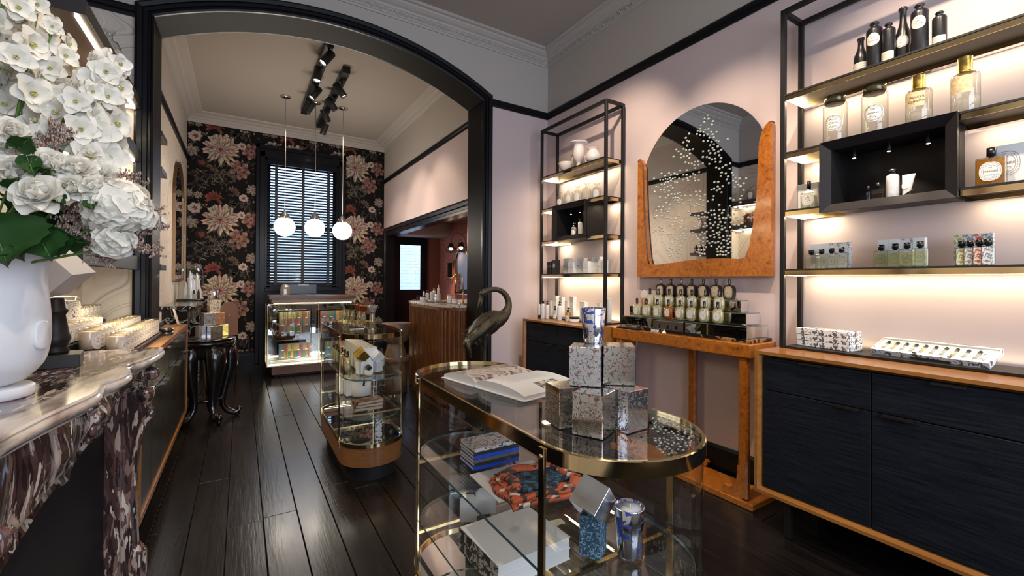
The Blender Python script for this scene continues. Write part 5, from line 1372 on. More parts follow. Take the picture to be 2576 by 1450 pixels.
# tester tray
tt = thing('perfume_sample_tray', 'open patterned tray of ten glass vials propped up on the near cabinet', 'tray', (2.745, .712, .9952), -.155)
tl = math.radians(24)
Mt = Matrix.Translation((-.062, 0, .0)) @ Matrix.Rotation(-tl, 4, 'Y')
def tilt(m): m.v = [tuple(Mt @ Vector(v)) for v in m.v]; return m
L_ = .222; Dp = .135
m = MB(); m.box(0, -L_, .0, Dp, L_, .004); m.box(-.001, -L_, 0, .002, L_, .026); m.box(Dp-.002, -L_, 0, Dp+.001, L_, .026); m.box(0, -L_-.001, 0, Dp, -L_+.002, .026); m.box(0, L_-.002, 0, Dp, L_+.001, .026)
tilt(m).build('case', M_toile, tt)
m = MB(); m.box(.003, -L_+.003, .004, Dp-.003, L_-.003, .019)
m.box(Dp-.012, -L_+.003, .004, Dp-.003, L_-.003, .0265); m.box(.0025, -L_+.003, .019, .008, L_-.003, .024)
tilt(m).build('white_insert', plain('white_foam', (.86, .84, .82), .7), tt)
for k_ in range(10):
    y = L_-.040-k_*.0385
    m = MB(); m.tube([(.030, y, .021), (.078, y, .021)], .0068, 10); v_ = tilt(m).build('vial', glassmat('vial_%d' % (k_ % 3), [(.88, .88, .84), (.90, .86, .62), (.86, .88, .84)][k_ % 3], .12, extra=.28, edge=[(.55, .55, .52), (.60, .55, .25), (.5, .52, .48)][k_ % 3]), tt)
    m = MB(); m.tube([(.0785, y, .021), (.096, y, .021)], .0072, 10); tilt(m).build('vial_cap', M_blackplastic, v_)
    m = MB(); m.box(.034, y-.004, .0275, .060, y+.004, .0279); tilt(m).build('vial_print', printed('vial_print_ink', (.70, .68, .6), (.15, .14, .14), scale=260, thr=(.5, .53)), v_)
m = MB(); m.tube([(.03, -L_+.030, .022), (.06, -L_+.024, .024), (.09, -L_+.032, .022), (.075, -L_+.045, .022), (.04, -L_+.04, .022)], .0035, 6); tilt(m).build('rolled_ribbon', plain('white_ribbon', (.88, .88, .88), .6), tt)
MB().box(-.07, -.09, 0, -.058, .055, .010).box(-.058, -.09, 0, .03, -.078, .03).box(-.058, .04, 0, .03, .052, .03).build('tray_stand', M_blackplastic, tt)

# ================================================================== the smaller far unit
XS = 2.70
def vaseobj(label, px, ptop, prof, r, X=XS, mat=M_cream, z=ZT, name='vase'):
    y = P(px, ptop, X=X).y; h = P(px, ptop, X=X).z-z
    t = thing(name, label, 'vase' if name == 'vase' else 'bowl', (X, y, z+.0005), 0)
    MB().lathe([(a*r, b_*h) for a, b_ in prof], seg=28).build('body', mat, t); return t
vaseobj('tall cream footed urn with a wide lip on the far unit top shelf', 1456, 359, [(0, 0), (.55, 0), (.5, .03), (.28, .08), (.2, .16), (.25, .19), (.42, .26), (.62, .4), (.68, .55), (.60, .75), (.58, .85), (.75, .93), (1.0, .97), (1.0, 1.0), (.8, .99), (.5, .85), (0, .5)], .085, 2.68)
vaseobj('round bellied cream vase right of the urn on the far unit', 1492, 374, [(0, 0), (.6, 0), (.7, .04), (.95, .2), (1, .38), (.9, .58), (.68, .78), (.62, .88), (.78, .97), (.8, 1), (.7, 1), (.55, .85), (0, .5)], .07, 2.67)
vaseobj('shallow cream bowl at the left of the far unit top shelf', 1424, 410, [(0, 0), (.35, 0), (.4, .06), (.7, .3), (.92, .65), (1, .95), (.97, 1), (.85, .7), (.5, .3), (0, .15)], .075, 2.70, name='bowl')
vaseobj('ribbed cream shell shaped vase behind the urn on the far unit', 1458, 383, [(0, 0), (.4, 0), (.8, .2), (1, .5), (.92, .8), (.6, 1), (.5, .98), (0, .9)], .085, 2.775)
def dbottle(label, px, ptop, r, rs, X=XS, z=None, lab=False, k_=0):
    y = P(px, ptop, X=X).y; z = 2.0985 if (y > 3.56 or y < 2.99) else 2.0978
    z += .0005; h = P(px, ptop, X=X).z-z
    t = thing('glass_bottle', label, 'bottle', (X, y, z), 0, 'antique glass bottles on the far unit')
    MB().lathe([(0, 0), (r*.95, 0), (r, .006), (r, h*.55), (r*.85, h*.68), (r*.4, h*.75), (r*.3, h*.8), (r*.3, h*.92), (r*.62, h*.95), (r*.62, h*.99), (r*.4, h)], seg=20).build('body', M_bottleglass, t)
    if lab: obj('label', label_mesh('label', r*1.4, r*1.7, M_thinlabel if k_ % 2 else M_graylab, r+.0006), t, (0, 0, h*.34)).rotation_euler = (0, 0, .6)
for k_, (px, tp_, r) in enumerate(((1409, 483, .034), (1431, 468, .043), (1453, 468, .040), (1476, 461, .044), (1501, 462, .040))):
    dbottle('%s antique glass bottle from the left on the second shelf of the far unit' % ORD[k_], px, tp_, r, 0, lab=k_ in (0, 1, 2, 4), k_=k_)
ys_ = P(1443, 590, X=2.69).y; ZN = ZNS
lotion('clear pump bottle with a white label in the far display box', 2.69, ys_, ZN, .026, .085, M_blackplastic, 0, clear=M_clear, pump=True, lab=(1.7, 2.0, M_graylab, .35))
lotion('tall white bottle with a black nozzle in the far display box', 2.69, P(1460, 590, X=2.69).y, ZN, .023, .125, M_blackplastic, .02, lab=(1.3, 1.8, M_graylab, .4))
# cartons on its third shelf
M_bcard = plain('black_card', (.02, .019, .018), .45)
def cartons(label, items, X, z, mat, group, lab=None, dx=.045):
    for k_, (pa, pb, ptop) in enumerate(items):
        XX = X+(0 if k_ % 2 == 0 else -.04) if mat is M_card else X
        y, hw_ = yw(pa, pb, ptop+20, XX); h = P((pa+pb)/2, ptop, X=XX).z-z
        c_ = card('carton', '%s %s' % (ORD[k_], label), 'box', XX, y, z, dx if mat is M_card else .05, hw_*1.7, h, mat, group=group, lab=(lab and (hw_*1.0, hw_*1.3, lab, .6)))
        if mat is M_card: MB().box(-dx/2-.0006, -hw_*.85, h*.48, -dx/2-.0002, -hw_*.5, h*.51).box(-dx/2-.0006, hw_*.5, h*.48, -dx/2-.0002, hw_*.85, h*.51).build('printed_band', M_ink, c_)
cartons('slim black carton from the left on the third shelf of the far unit', [(1380, 1383.5, 660), (1384, 1387.5, 660), (1388, 1391.5, 658), (1393, 1404, 655)], 2.66, Z4, M_bcard, 'black cartons on the far unit', M_ovald)
cartons('white carton from the left on the third shelf of the far unit', [(1420, 1438, 651), (1432, 1448, 660), (1455, 1475, 650), (1470, 1486, 658), (1492, 1514, 647), (1508, 1527, 655)], 2.74, Z4, M_card, 'white cartons on the far unit', M_graylab)
# crowd of toiletries on the corner cabinet
def sp(zx, zy):
    px, py = 1320+zx*.2482, 540+zy*.2482
    p = P(px, py, Z=.9815)
    if p.x > 2.59: p = P(px, py, Z=.9945)
    p.x = min(p.x, 2.79) if p.x > 2.64 else min(p.x, 2.585)
    return p
def hz(p, zy): # height of a point straight above p seen at zoom row zy
    px, py = None, 540+zy*.2482
    best = None
    depth = (p-Vector((0, 0, CAMZ))).dot(FW)
    return CAMZ-(py-CY)/FPX*depth
GRP = 'toiletries on the corner cabinet'
for lb, zx, base, top, r, kind in (('upended white tube with a black foot at the left end', 147, 1052, 890, .012, 'tube'), ('white bottle with round black cap, second from the left end', 185, 1056, 885, .020, 'cap'), ('white pump bottle, third from the left end', 228, 1058, 895, .020, 'pump'),
        ('clear pump bottle with a white label before the tall cartons', 308, 1062, 950, .020, 'cpump'), ('tallest white pump bottle on the corner cabinet', 352, 1074, 905, .023, 'pump'), ('amber pump bottle with a white label, left one', 440, 1082, 965, .026, 'apump'), ('amber pump bottle half hidden by the silver candle', 602, 1100, 980, .022, 'apump')):
    p = sp(zx, base); h = max(.05, hz(p, top)-p.z)
    L__ = lb+(' of the corner cabinet' if 'end' in lb else ', corner cabinet')
    if kind == 'tube': t_ = lotion(L__, p.x, p.y, p.z, r, h, M_blackplastic, 0); MB().lathe([(0, 0), (r*1.06, 0), (r*1.06, .035), (0, .035)], seg=16).build('cap', M_blackplastic, t_)
    elif kind == 'cap': lotion(L__, p.x, p.y, p.z, r, h, M_blackplastic, .026, lab=(1.2, 1.7, M_graylab, .35))
    elif kind == 'pump': lotion(L__, p.x, p.y, p.z, r, h, M_blackplastic, 0, pump=True, lab=(1.2, 1.7, M_graylab, .35))
    elif kind == 'cpump': lotion(L__, p.x, p.y, p.z, r, h, M_blackplastic, 0, pump=True, clear=M_clear, lab=(1.9, 2.2, M_oval, .32))
    else: lotion(L__, p.x, p.y, p.z, r, h, M_blackplastic, 0, pump=True, clear=M_amberglass, lab=(1.9, 2.2, M_oval, .32))
p = sp(503, 1094)
t = thing('cream_jar', 'wide white cream jar with a black lid on the corner cabinet', 'jar', p); MB().lathe([(0, 0), (.043, 0), (.045, .004), (.045, .034), (0, .034)], seg=26).build('body', M_whiteplastic, t); MB().lathe([(0, .034), (.046, .034), (.046, .050), (.043, .053), (0, .053)], seg=26).build('lid', M_blackplastic, t)
for k_, (za, zb, base, top) in enumerate(((262, 292, 1030, 855), (290, 345, 1030, 805), (352, 400, 1032, 818), (412, 456, 1042, 856), (457, 520, 1052, 812), (557, 640, 1062, 866), (740, 785, 1060, 878), (822, 872, 1066, 830))):
    p = sp((za+zb)/2, base-30); p.x = max(2.66, min(p.x+.05, 2.74)); p = Vector((p.x, P(1320+(za+zb)/2*.2482, 800, X=p.x).y, .9945)); h = hz(p, top)-p.z
    dpt = (p-Vector((0, 0, CAMZ))).dot(FW); wd = (zb-za)*.2482/FPX*dpt*.95
    card('carton', '%s white carton from the left behind the toiletries on the corner cabinet' % ORD[k_], 'box', p.x, p.y, p.z, .042, wd, h, M_card, group='white cartons on the corner cabinet', lab=(wd*.6, wd*.8, M_graylab, .45))

# ================================================================== stepped mirror stand and perfume bottles on the console
ss = thing('mirrored_steps', 'stepped display stand of mirror glass carrying the perfume bottles', 'stand', (0, 0, 1.0035))
M_panel = plain('black_mirror_glass', (.02, .02, .022), .03, coat=1)
e1 = (P(1879, 830, X=2.612).y, P(1551, 800, X=2.612).y); e2 = (P(1877, 800, X=2.69).y, P(1583, 780, X=2.69).y); e3 = (P(1864, 765, X=2.765).y, P(1640, 750, X=2.765).y)
e1 = (e1[0], min(e1[1], 2.60))
for (xa, za, zb, (ya, yb_)) in ((2.612, 0, .077, e1), (2.69, .0775, .1545, e2), (2.765, .155, .232, e3)):
    o = MB().box(xa+.003, ya+.002, za+.001, 2.846, yb_-.002, zb-.005).build('mirror_box', M_mirror, ss)
    MB().box(xa, ya, zb-.0045, 2.848, yb_, zb, .0008).build('glass_tread', M_shelfglass, o)
    q = MB(); q.box(xa-.0004, ya, zb-.0045, xa, yb_, zb); q.box(xa, ya-.0004, zb-.0045, 2.848, ya, zb); q.box(xa-.0004, ya-.0002, za, xa+.0015, ya+.0015, zb); q.build('green_edge', M_edge, o)
    q = MB(); q.box(xa+.0022, ya+.004, za+.002, xa+.0028, yb_-.004, zb-.006); q.build('front_panel', M_smoke, o)
def perf(label, X, y, z, liquid, labm, black=False, group=None, rz=0.0):
    t = thing('perfume_bottle', label, 'bottle', (X, y, z+.0006), rz, group)
    w_, h, d_ = .076, .098, .030
    m = MB(); n = 28; pts = oval_pts(w_, h, n, 3.0)
    V = []
    for xx, s_ in ((-d_/2, .80), (-d_/2+.004, .94), (-d_*.2, 1.0), (d_*.2, 1.0), (d_/2-.004, .94), (d_/2, .80)):
        for a, b_ in pts: V.append((xx, a*s_, h/2+b_*s_))
    F = [(r_*n+k_, r_*n+(k_+1) % n, (r_+1)*n+(k_+1) % n, (r_+1)*n+k_) for r_ in range(5) for k_ in range(n)]
    F += [tuple(range(n-1, -1, -1)), tuple(range(5*n, 6*n))]
    m.add(V, F, True)
    if black:
        m2 = MB(); m2.sweep([(a, b_+h/2) for a, b_ in oval_pts(w_+.002, h+.002, 32, 3.0)], [(0, -d_/2-.001), (0, d_/2+.001), (.007, d_/2+.001), (.007, -d_/2-.001)], closed=True)
        m2.v = [(c_, a, b_+.001) for a, b_, c_ in m2.v]
        m2.build('black_band', M_blackplastic, t); m.build('glass_body', M_peachglass, t)
    else:
        o = m.build('glass_body', liquid, t)
        m3 = MB(); V = []
        if liquid is not M_paleglass: pass
        for xx in (-d_/2+.004, d_/2-.004):
            for a, b_ in oval_pts(w_-.016, h-.016, 24, 3.0): V.append((xx, a, h/2+b_))
        m3.add(V, [(k_, (k_+1) % 24, 24+(k_+1) % 24, 24+k_) for k_ in range(24)]+[tuple(range(23, -1, -1)), tuple(range(24, 48))], True); m3.build('perfume', liquid, t)
    obj('label', label_mesh('label', .046, .060, M_ovald if black else labm), t, (-d_/2-.0008, 0, h*.5))
    MB().lathe([(.006, h-.003), (.006, h+.006), (.0125, h+.006), (.0125, h+.010), (.010, h+.011), (.010, h+.044), (.0085, h+.046), (0, h+.046)], seg=16).build('cap', M_blackplastic, t)
    return t
zt1, zt2, zt3 = 1.0035+.077, 1.0035+.1545, 1.0035+.232
for k_, px in enumerate((1600.7, 1624.5, 1651.7, 1679.4, 1708, 1736.5, 1769.6, 1803.8)):
    perf('%s%s perfume bottle from the left in the front row of the mirrored steps' % (ORD[k_], ', orange' if k_ == 3 else ''), 2.648, P(px, 780, X=2.64).y, zt1, M_orangeglass if k_ == 3 else M_paleglass, M_ovals[k_ % 5], group='perfume bottles in the front row' if k_ != 3 else None)
for k_, px in enumerate((1633.8, 1655.8, 1682, 1711, 1739, 1773.5, 1807.7)):
    perf('%s perfume bottle from the left in the middle row of the mirrored steps' % ORD[k_], 2.726, P(px, 760, X=2.72).y, zt2, M_paleglass, M_ovals[(k_+2) % 5], group='perfume bottles in the middle row')
for k_, px in enumerate((1662, 1687, 1713, 1739.7, 1768.6, 1800.6, 1834.3)):
    perf('%s black rimmed perfume bottle from the left in the top row of the mirrored steps' % ORD[k_], 2.803, P(px, 735, X=2.80).y, zt3, M_peachglass, M_ovald, True, group='black rimmed perfume bottles in the top row')
# odds and ends at the left end of the console
t = thing('tester_tray', 'slim black tray with a toothed silver tester case at the left end of the console', 'tray', (2.575, 2.47, .9828))
MB().box(-.03, -.10, 0, .025, .13, .010, .002).build('tray', M_blackplastic, t)
m = MB(); m.box(-.02, -.09, .0105, .018, .12, .024, .001)
for k_ in range(8): m.box(-.023, -.08+.026*k_, .014, -.0205, -.066+.026*k_, .020)
m.build('tester_case', M_nickel, t)
t = thing('folded_card', 'small gold folded paper diamond at the foot of the mirrored steps', 'card', (2.585, P(1671, 830, X=2.585).y, .9828), .5)
m = MB(); m.add([(0, -.016, 0), (0, .016, 0), (.012, 0, .0), (-.004, 0, .026), (-.014, 0, 0)], [(0, 4, 3), (4, 1, 3), (0, 3, 2), (2, 3, 1), (0, 2, 1, 4)]); m.build('paper', M_brassd, t)
t = thing('card_pack', 'small white striped pack lying by the mirrored steps', 'box', (2.578, P(1648, 830, X=2.58).y, .9828), .1)
MB().box(-.012, -.028, 0, .012, .028, .018, .001).build('pack', printed('striped_pack', (.75, .74, .7), (.3, .3, .3), scale=120, thr=(.52, .54)), t)
t = thing('paper_flower', 'white scalloped paper disc on a brown stick standing at the wall', 'ornament', (2.83, P(1618, 740, X=2.82).y, 1.004))
MB().tube([(0, 0, 0), (0, 0, .22)], .007, 8).build('stick', M_burl, t)
m = MB(); n = 24; pts = [((.034+.003*math.cos(8*2*PI*k_/24))*math.cos(2*PI*k_/24), .245+(.034+.003*math.cos(8*2*PI*k_/24))*math.sin(2*PI*k_/24)) for k_ in range(24)]; m.prism(pts, 'x', -.004, .004); m.build('disc', M_whiteplastic, t)
# ================================================================== ON AND IN THE NEAR DISPLAY CASE
ZC = .9868
# open book
bk = thing('open_book', 'open illustrated book lying on the glass top of the near display case', 'book', (.806, 1.385, ZC))
bk.rotation_euler = (0, 0, math.radians(10.5))
# spine runs along local x; pages to -y (near, white) and +y (far, picture)
def pageblock(sgn, mat_top, name, depth, thick):
    m = MB(); n = 14; V = []; X0b, X1b = -.128, .128
    for i in range(n+1):
        t = i/n; y = sgn*depth*t
        z = .004+thick*(math.sin(PI*min(1, .10+t*.9))**.7*.55+.45*(1-.25*t**3))*min(1, .35+t*5)
        V += [(X0b, y, .003), (X0b, y, z), (X1b, y, z), (X1b, y, .003)]
    F = []
    for i in range(n):
        a, b_ = 4*i, 4*(i+1)
        for j in range(3): F.append((a+j, b_+j, b_+j+1, a+j+1))
    F += [(0, 1, 2, 3), (4*n+3, 4*n+2, 4*n+1, 4*n)]
    m.add(V, F, False)
    o = m.build(name, M_paper, bk); return [(V[4*i+1], V[4*i+2]) for i in range(n+1)]
M_photo = printed('landscape_photo_print', (.60, .50, .42), (.13, .10, .09), scale=34, thr=(.44, .60), ink2=(.34, .26, .22), rough=.45)
r1 = pageblock(-1, M_paper, 'right_pages', .24, .030)
r2 = pageblock(1, M_paper, 'left_pages', .20, .028)
def sheet(rows, x0, x1, i0, i1, mat, name, dz):
    m = MB(); V = []
    for i in range(i0, i1+1):
        a, b_ = Vector(rows[i][0]), Vector(rows[i][1])
        for f_ in (x0, x1): p_ = a.lerp(b_, f_); V.append((p_.x, p_.y, p_.z+dz))
    m.add(V, [(2*k_, 2*k_+2, 2*k_+3, 2*k_+1) for k_ in range(i1-i0)], True); m.build(name, mat, bk)
sheet(r2, .0, 1.0, 0, 14, M_photo, 'left_photograph', .0006)
sheet(r1, .40, .78, 10, 13, printed('sketch_photo_print', (.62, .58, .50), (.10, .09, .08), scale=40, thr=(.45, .55)), 'right_photograph', .0006)
M_textline = plain('pale_text_grey', (.73, .71, .69), .7)
for k_ in range(9):
    f0 = .12+.04*k_
    m = MB(); V = []
    for (x, y_) in ((-.09, -.04-.011*k_), (-.09, -.0425-.011*k_), (.085, -.0425-.011*k_), (.085, -.04-.011*k_)):
        t_ = -y_/.24; z = .004+.030*(math.sin(PI*min(1, .10+t_*.9))**.7*.55+.45*(1-.25*t_**3))*min(1, .35+t_*5)
        V.append((x, y_, z+.0012))
    m.add(V, [(0, 1, 2, 3)]); m.build('text_line', M_textline, bk)
MB().box(-.135, -.248, 0, .135, -.006, .0028).box(-.135, .006, 0, .135, .208, .0028).box(-.135, -.006, 0, .135, .006, .006).build('cover', M_card, bk)
# silver printed boxes, hexagonal pile with a silver candle
M_silver = printed('silver_floral_print', (.62, .60, .58), (.20, .06, .035), scale=135, thr=(.572, .584), metal=1.0, rough=.14, ink2=(.09, .11, .04))
M_silver2 = printed('silver_floral_print_soft', (.70, .70, .73), (.24, .09, .06), scale=135, thr=(.575, .588), metal=1.0, rough=.2, ink2=(.12, .14, .08))
def sbox(px, py, z, rz, label, s_=.078, h=.1, mat=M_silver, group='silver floral boxes piled on the near display case', lab=True):
    f_ = P(px, py, Z=z)  # the upright edge nearest the camera
    c_, sn = math.cos(rz), math.sin(rz)
    # local corner (-s/2,-s/2)
    cx_ = f_.x+(s_/2*c_-s_/2*sn); cy_ = f_.y+(s_/2*sn+s_/2*c_)
    t = thing('silver_box', label, 'box', (cx_, cy_, z+.0005), rz, group)
    MB().box(-s_/2, -s_/2, 0, s_/2, s_/2, h, .0012).build('box', mat, t)
    m = MB(); m.box(-s_/2-.0005, -s_/2-.0005, h*.80, s_/2+.0005, s_/2+.0005, h*.803); m.build('lid_seam', plain('seam_grey', (.3, .3, .3), .4, .8), t)
    if lab: obj('embossed_oval', label_mesh('embossed_oval', s_*.62, s_*.85, ovalmat('embossed_oval_print', (.60, .58, .58), (.26, .25, .25), seed=8, alpha=True)), t, (-s_/2-.0006, 0, h*.48))
    return t
R14 = math.radians(24)
sbox(1515.6, 1108.5, ZC, R14, 'silver floral box at the front of the bottom layer, its corner towards the camera')
sbox(1407, 1082, ZC, math.radians(-9), 'silver floral box at the left of the bottom layer beside the open book')
sbox(1579, 1094, ZC, math.radians(4), 'silver floral box at the right of the bottom layer beside the glass beads', .076, .1, M_silver2)
sbox(1512, 1050, ZC, R14, 'silver floral box hidden at the back of the bottom layer')
ZB = ZC+.101
sbox(1511, 976, ZB+.0005, math.radians(43), 'upper silver floral box, the left of the two on the second layer', .080, .098, M_silver2, lab=True)
sbox(1599, 972, ZB+.0005, math.radians(50), 'upper silver floral box, the right of the two on the second layer', .080, .098, M_silver, lab=False)
M_silverpaint = printed('silver_blue_print', (.82, .84, .88), (.05, .07, .30), scale=48, thr=(.575, .59), metal=1.0, rough=.12)
def candle_tumbler(px, py, z, r0, r1, h, label, wax=True, rzz=0):
    b_ = P(px, py, Z=z); t = thing('silver_candle', label, 'candle', (b_.x, b_.y+r0, z+.0005))
    MB().lathe([(0, 0), (r0*.94, 0), (r0, .004), (r1, h-.002), (r1-.001, h), (r1-.0035, h-.001), (r1-.005, h-.016), (0, h-.016)], seg=36).build('tumbler', M_silverpaint, t)
    if wax:
        MB().lathe([(0, h-.0155), (r1-.0055, h-.0155), (r1-.0045, h-.0055), (0, h-.005)], seg=28).build('wax', M_wax_w, t)
        MB().tube([(0, 0, h-.006), (.002, 0, h+.003)], .0012, 5).build('wick', M_card, t)
    return t
candle_tumbler(1509, 866, ZB+.0990, .026, .0335, .094, 'silver tumbler candle printed in blue, standing on top of the box pile')
# glass beads spread on the end of the top
M_bead = glassmat('bead_glass', (.93, .92, .86), .40, extra=.07, edge=(.8, .78, .66), rim=.8)
me_b = MB().ball((0, 0, 0), 1, 10, 7, (1, 1, .8)).mesh('bead', M_bead)
rb_ = random.Random(4); bp_ = []
while len(bp_) < 84:
    px = rb_.uniform(1640, 1746); py = rb_.uniform(1048, 1146); p = P(px, py, Z=ZC+.005)
    if (p.x-.775)**2+(p.y-.798)**2 > .186**2 and p.y < .8: continue
    if any((p.x-q[0])**2+(p.y-q[1])**2 < .0082**2 for q in bp_): continue
    if (px < 1665 and 1085 < py < 1100) or (px-1640)/106+(1146-py)/98 < .35: continue
    r = rb_.uniform(.0026, .0032); bp_.append((p.x, p.y))
    o = obj('glass_bead', me_b); o.location = (p.x, p.y, ZC+.0002+r*.8); o.scale = (r, r, r)
    tag(o, 'one of the clear glass beads scattered at the near end of the display case top', 'bead', 'clear glass beads on the case top')
# -- upper inner shelf
ZS1 = CSH+.0085
M_check = printed('chequered_notebook_print', (.62, .60, .57), (.30, .07, .04), scale=95, thr=(.54, .55), ink2=(.05, .10, .25), kind='noise')
t0_ = P(1192, 1176, Z=ZS1)
for k_, (nm, hgt, mt_, edge_) in enumerate((('royal blue', .012, plain('royal_blue', (.01, .07, .55), .4), 0), ('dark', .012, M_bcard, 0), ('grey', .012, plain('grey_cloth', (.10, .11, .13), .5), 0), ('bright blue', .012, plain('royal_blue', (.01, .07, .55), .4), 0), ('black', .010, M_bcard, 0), ('chequered', .012, M_check, 1))):
    z = ZS1+.0005+sum((.0125,)*k_)
    t = thing('notebook', '%s notebook, %s in the stack on the upper glass shelf' % (nm, ('bottom', 'second from the bottom', 'third from the bottom', 'third from the top', 'second from the top', 'topmost, with coloured diamonds')[k_]), 'notebook', (.772+.002*(k_ % 2), 1.437, z), math.radians(-2+k_ % 3), 'notebooks stacked on the upper glass shelf')
    MB().box(-.090, -.060, 0, .090, .060, .0012).box(-.090, -.060, .0108, .090, .060, .012).box(-.090, -.060, .0012, .090, -.0588, .0108).build('cover', mt_ if k_ < 5 else M_check, t)
    MB().box(-.0885, -.0585, .0014, .089, .0585, .0106).build('pages', M_paper, t)
t = thing('print_sheet', 'large pale booklet with a small oval mark lying under the notebooks and the scarf', 'booklet', (.770, 1.24, ZS1+.0001), math.radians(-2))
t.location.z = ZS1-.0000; 
MB().box(-.125, -.13, 0, .125, .085, .004, .0008).build('cover', M_cardgrey, t)
t.location = (.775, 1.265, ZS1+.0002)
obj('label', label_mesh('label', .03, .022, ovalmat('outline_oval_small', (.62, .61, .60), (.08, .08, .08), seed=3)), t, (.02, .075, .0042)).rotation_euler = (0, PI/2, 0)
obj('lettering', text_mesh('lettering', 'L', .035, M_ink), t, (.06, .055, .0043)).rotation_euler = (0, PI/2, .5)
# folded patterned scarf
def scarfmat(name, c1, c2, c3, sc_):
    m, nt, b = newmat(name); tc = nt.nodes.new('ShaderNodeTexCoord'); mp = nt.nodes.new('ShaderNodeMapping'); mp.inputs['Scale'].default_value = (sc_, sc_*2.0, sc_); mp.inputs['Rotation'].default_value = (0, 0, .6)
    nt.links.new(tc.outputs['Object'], mp.inputs[0]); v = nt.nodes.new('ShaderNodeTexVoronoi'); v.distance = 'CHEBYCHEV'; v.inputs['Randomness'].default_value = .35; v.inputs['Scale'].default_value = 1; nt.links.new(mp.outputs[0], v.inputs['Vector'])
    sp = nt.nodes.new('ShaderNodeSeparateColor'); nt.links.new(v.outputs['Color'], sp.inputs[0])
    nt.links.new(ramp(nt, sp.outputs[0], [(0, c1), (.34, c2), (.74, c1), (.91, c3)], 'CONSTANT'), b.inputs['Base Color']); setb(b, **{'Roughness': .75}); MATS[name] = m; return m
M_scarf = scarfmat('red_check_scarf', (.50, .10, .035), (.045, .035, .035), (.62, .58, .52), 55)
M_scarfblue = scarfmat('blue_figure_scarf', (.012, .018, .030), (.03, .11, .17), (.015, .03, .05), 75)
sf = thing('scarf', 'folded red, black and blue patterned scarf on the upper glass shelf', 'scarf', (.80, 1.155, ZS1+.005), math.radians(-8))
def cloth(name, cx_, cy_, wx, wy, z0, mat, ang=0, amp=.004, thick=.006, seed=0):
    m = MB(); n = 22; V = []; rg_ = random.Random(seed); ph = rg_.uniform(0, 6)
    ca, sa = math.cos(ang), math.sin(ang)
    for s_ in (0, 1):
        for i in range(n+1):
            for j in range(n+1):
                u, v = i/n-.5, j/n-.5; q = 1-max(0, abs(u)*2-.8)*2.2*.3-max(0, abs(v)*2-.8)*2.2*.3
                a, b_ = u*wx*(1+.05*math.sin(9*v+ph)), v*wy*(1+.06*math.sin(8*u+ph))
                z = z0+(thick*q+amp*(math.sin(a*110+b_*60+ph)+math.sin(b_*150-a*40+ph))*.5*q+amp*.5 if s_ else 0)
                V.append((cx_+ca*a-sa*b_, cy_+sa*a+ca*b_, max(z, z0)))
    N2 = (n+1)*(n+1); F = []
    for i in range(n):
        for j in range(n):
            a = i*(n+1)+j; F.append((N2+a, N2+a+n+1, N2+a+n+2, N2+a+1)); F.append((a, a+1, a+n+2, a+n+1))
    for i in range(n):
        for a, b_ in ((i, i+1), ((i+1)*(n+1)+n, i*(n+1)+n)): pass
        a = i*(n+1); b_ = (i+1)*(n+1); F.append((a, b_, N2+b_, N2+a)); F.append((b_+n, a+n, N2+a+n, N2+b_+n)); F.append((i+1, i, N2+i, N2+i+1)); a = n*(n+1)+i; F.append((a, a+1, N2+a+1, N2+a))
    m.add(V, F, True); m.build(name, mat, sf)
cloth('lower_fold', 0, .0, .275, .205, 0, M_scarf, .05, .004, .012, 1)
cloth('middle_fold', .005, .0, .250, .185, .013, M_scarf, -.04, .005, .008, 2)
cloth('blue_fold', -.004, .004, .18, .120, .022, M_scarfblue, .12, .005, .008, 3)
m = MB()
for pts in ([(-.11, .06, .028), (-.05, .075, .036), (.0, .062, .036), (.06, .07, .034), (.10, .05, .030)], [(.10, .05, .030), (.085, .0, .036), (.10, -.05, .032), (.075, -.085, .026)], [(-.10, .06, .028), (-.085, .0, .034), (-.10, -.05, .026)], [(.09, -.08, .024), (.11, -.055, .028), (.115, -.02, .022)]):
    m.tube([Vector(q) for q in smooth_curve(pts, 5)], .011, 8, flat=1.5)
m.build('rolled_edge', M_scarf, sf)
# house shaped sculpture and the second silver candle near the end
p = P(1498, 1410, Z=ZS1); t = thing('cube_sculpture', 'tilted brushed steel cube on a speckled blue stone pillar inside the near case', 'sculpture', (p.x+.014, p.y+.025, ZS1+.0003), math.radians(30))
MB().box(-.026, -.026, 0, .026, .026, .098, .0008).build('stone_pillar', printed('blue_granite', (.03, .075, .12), (.25, .38, .46), scale=170, thr=(.55, .6), rough=.45), t)
q = Matrix.Translation((0, 0, .128)) @ Matrix.Rotation(math.radians(42), 4, 'Y') @ Matrix.Rotation(math.radians(18), 4, 'X')
m = MB(); m.box(-.041, -.036, -.036, .041, .036, .036, .0006); m.v = [tuple(q @ Vector(v)) for v in m.v]; m.build('steel_cube', M_steel, t)
candle_tumbler(1606, 1412, ZS1, .029, .036, .118, 'silver tumbler candle printed in blue, inside the case beside the steel cube')
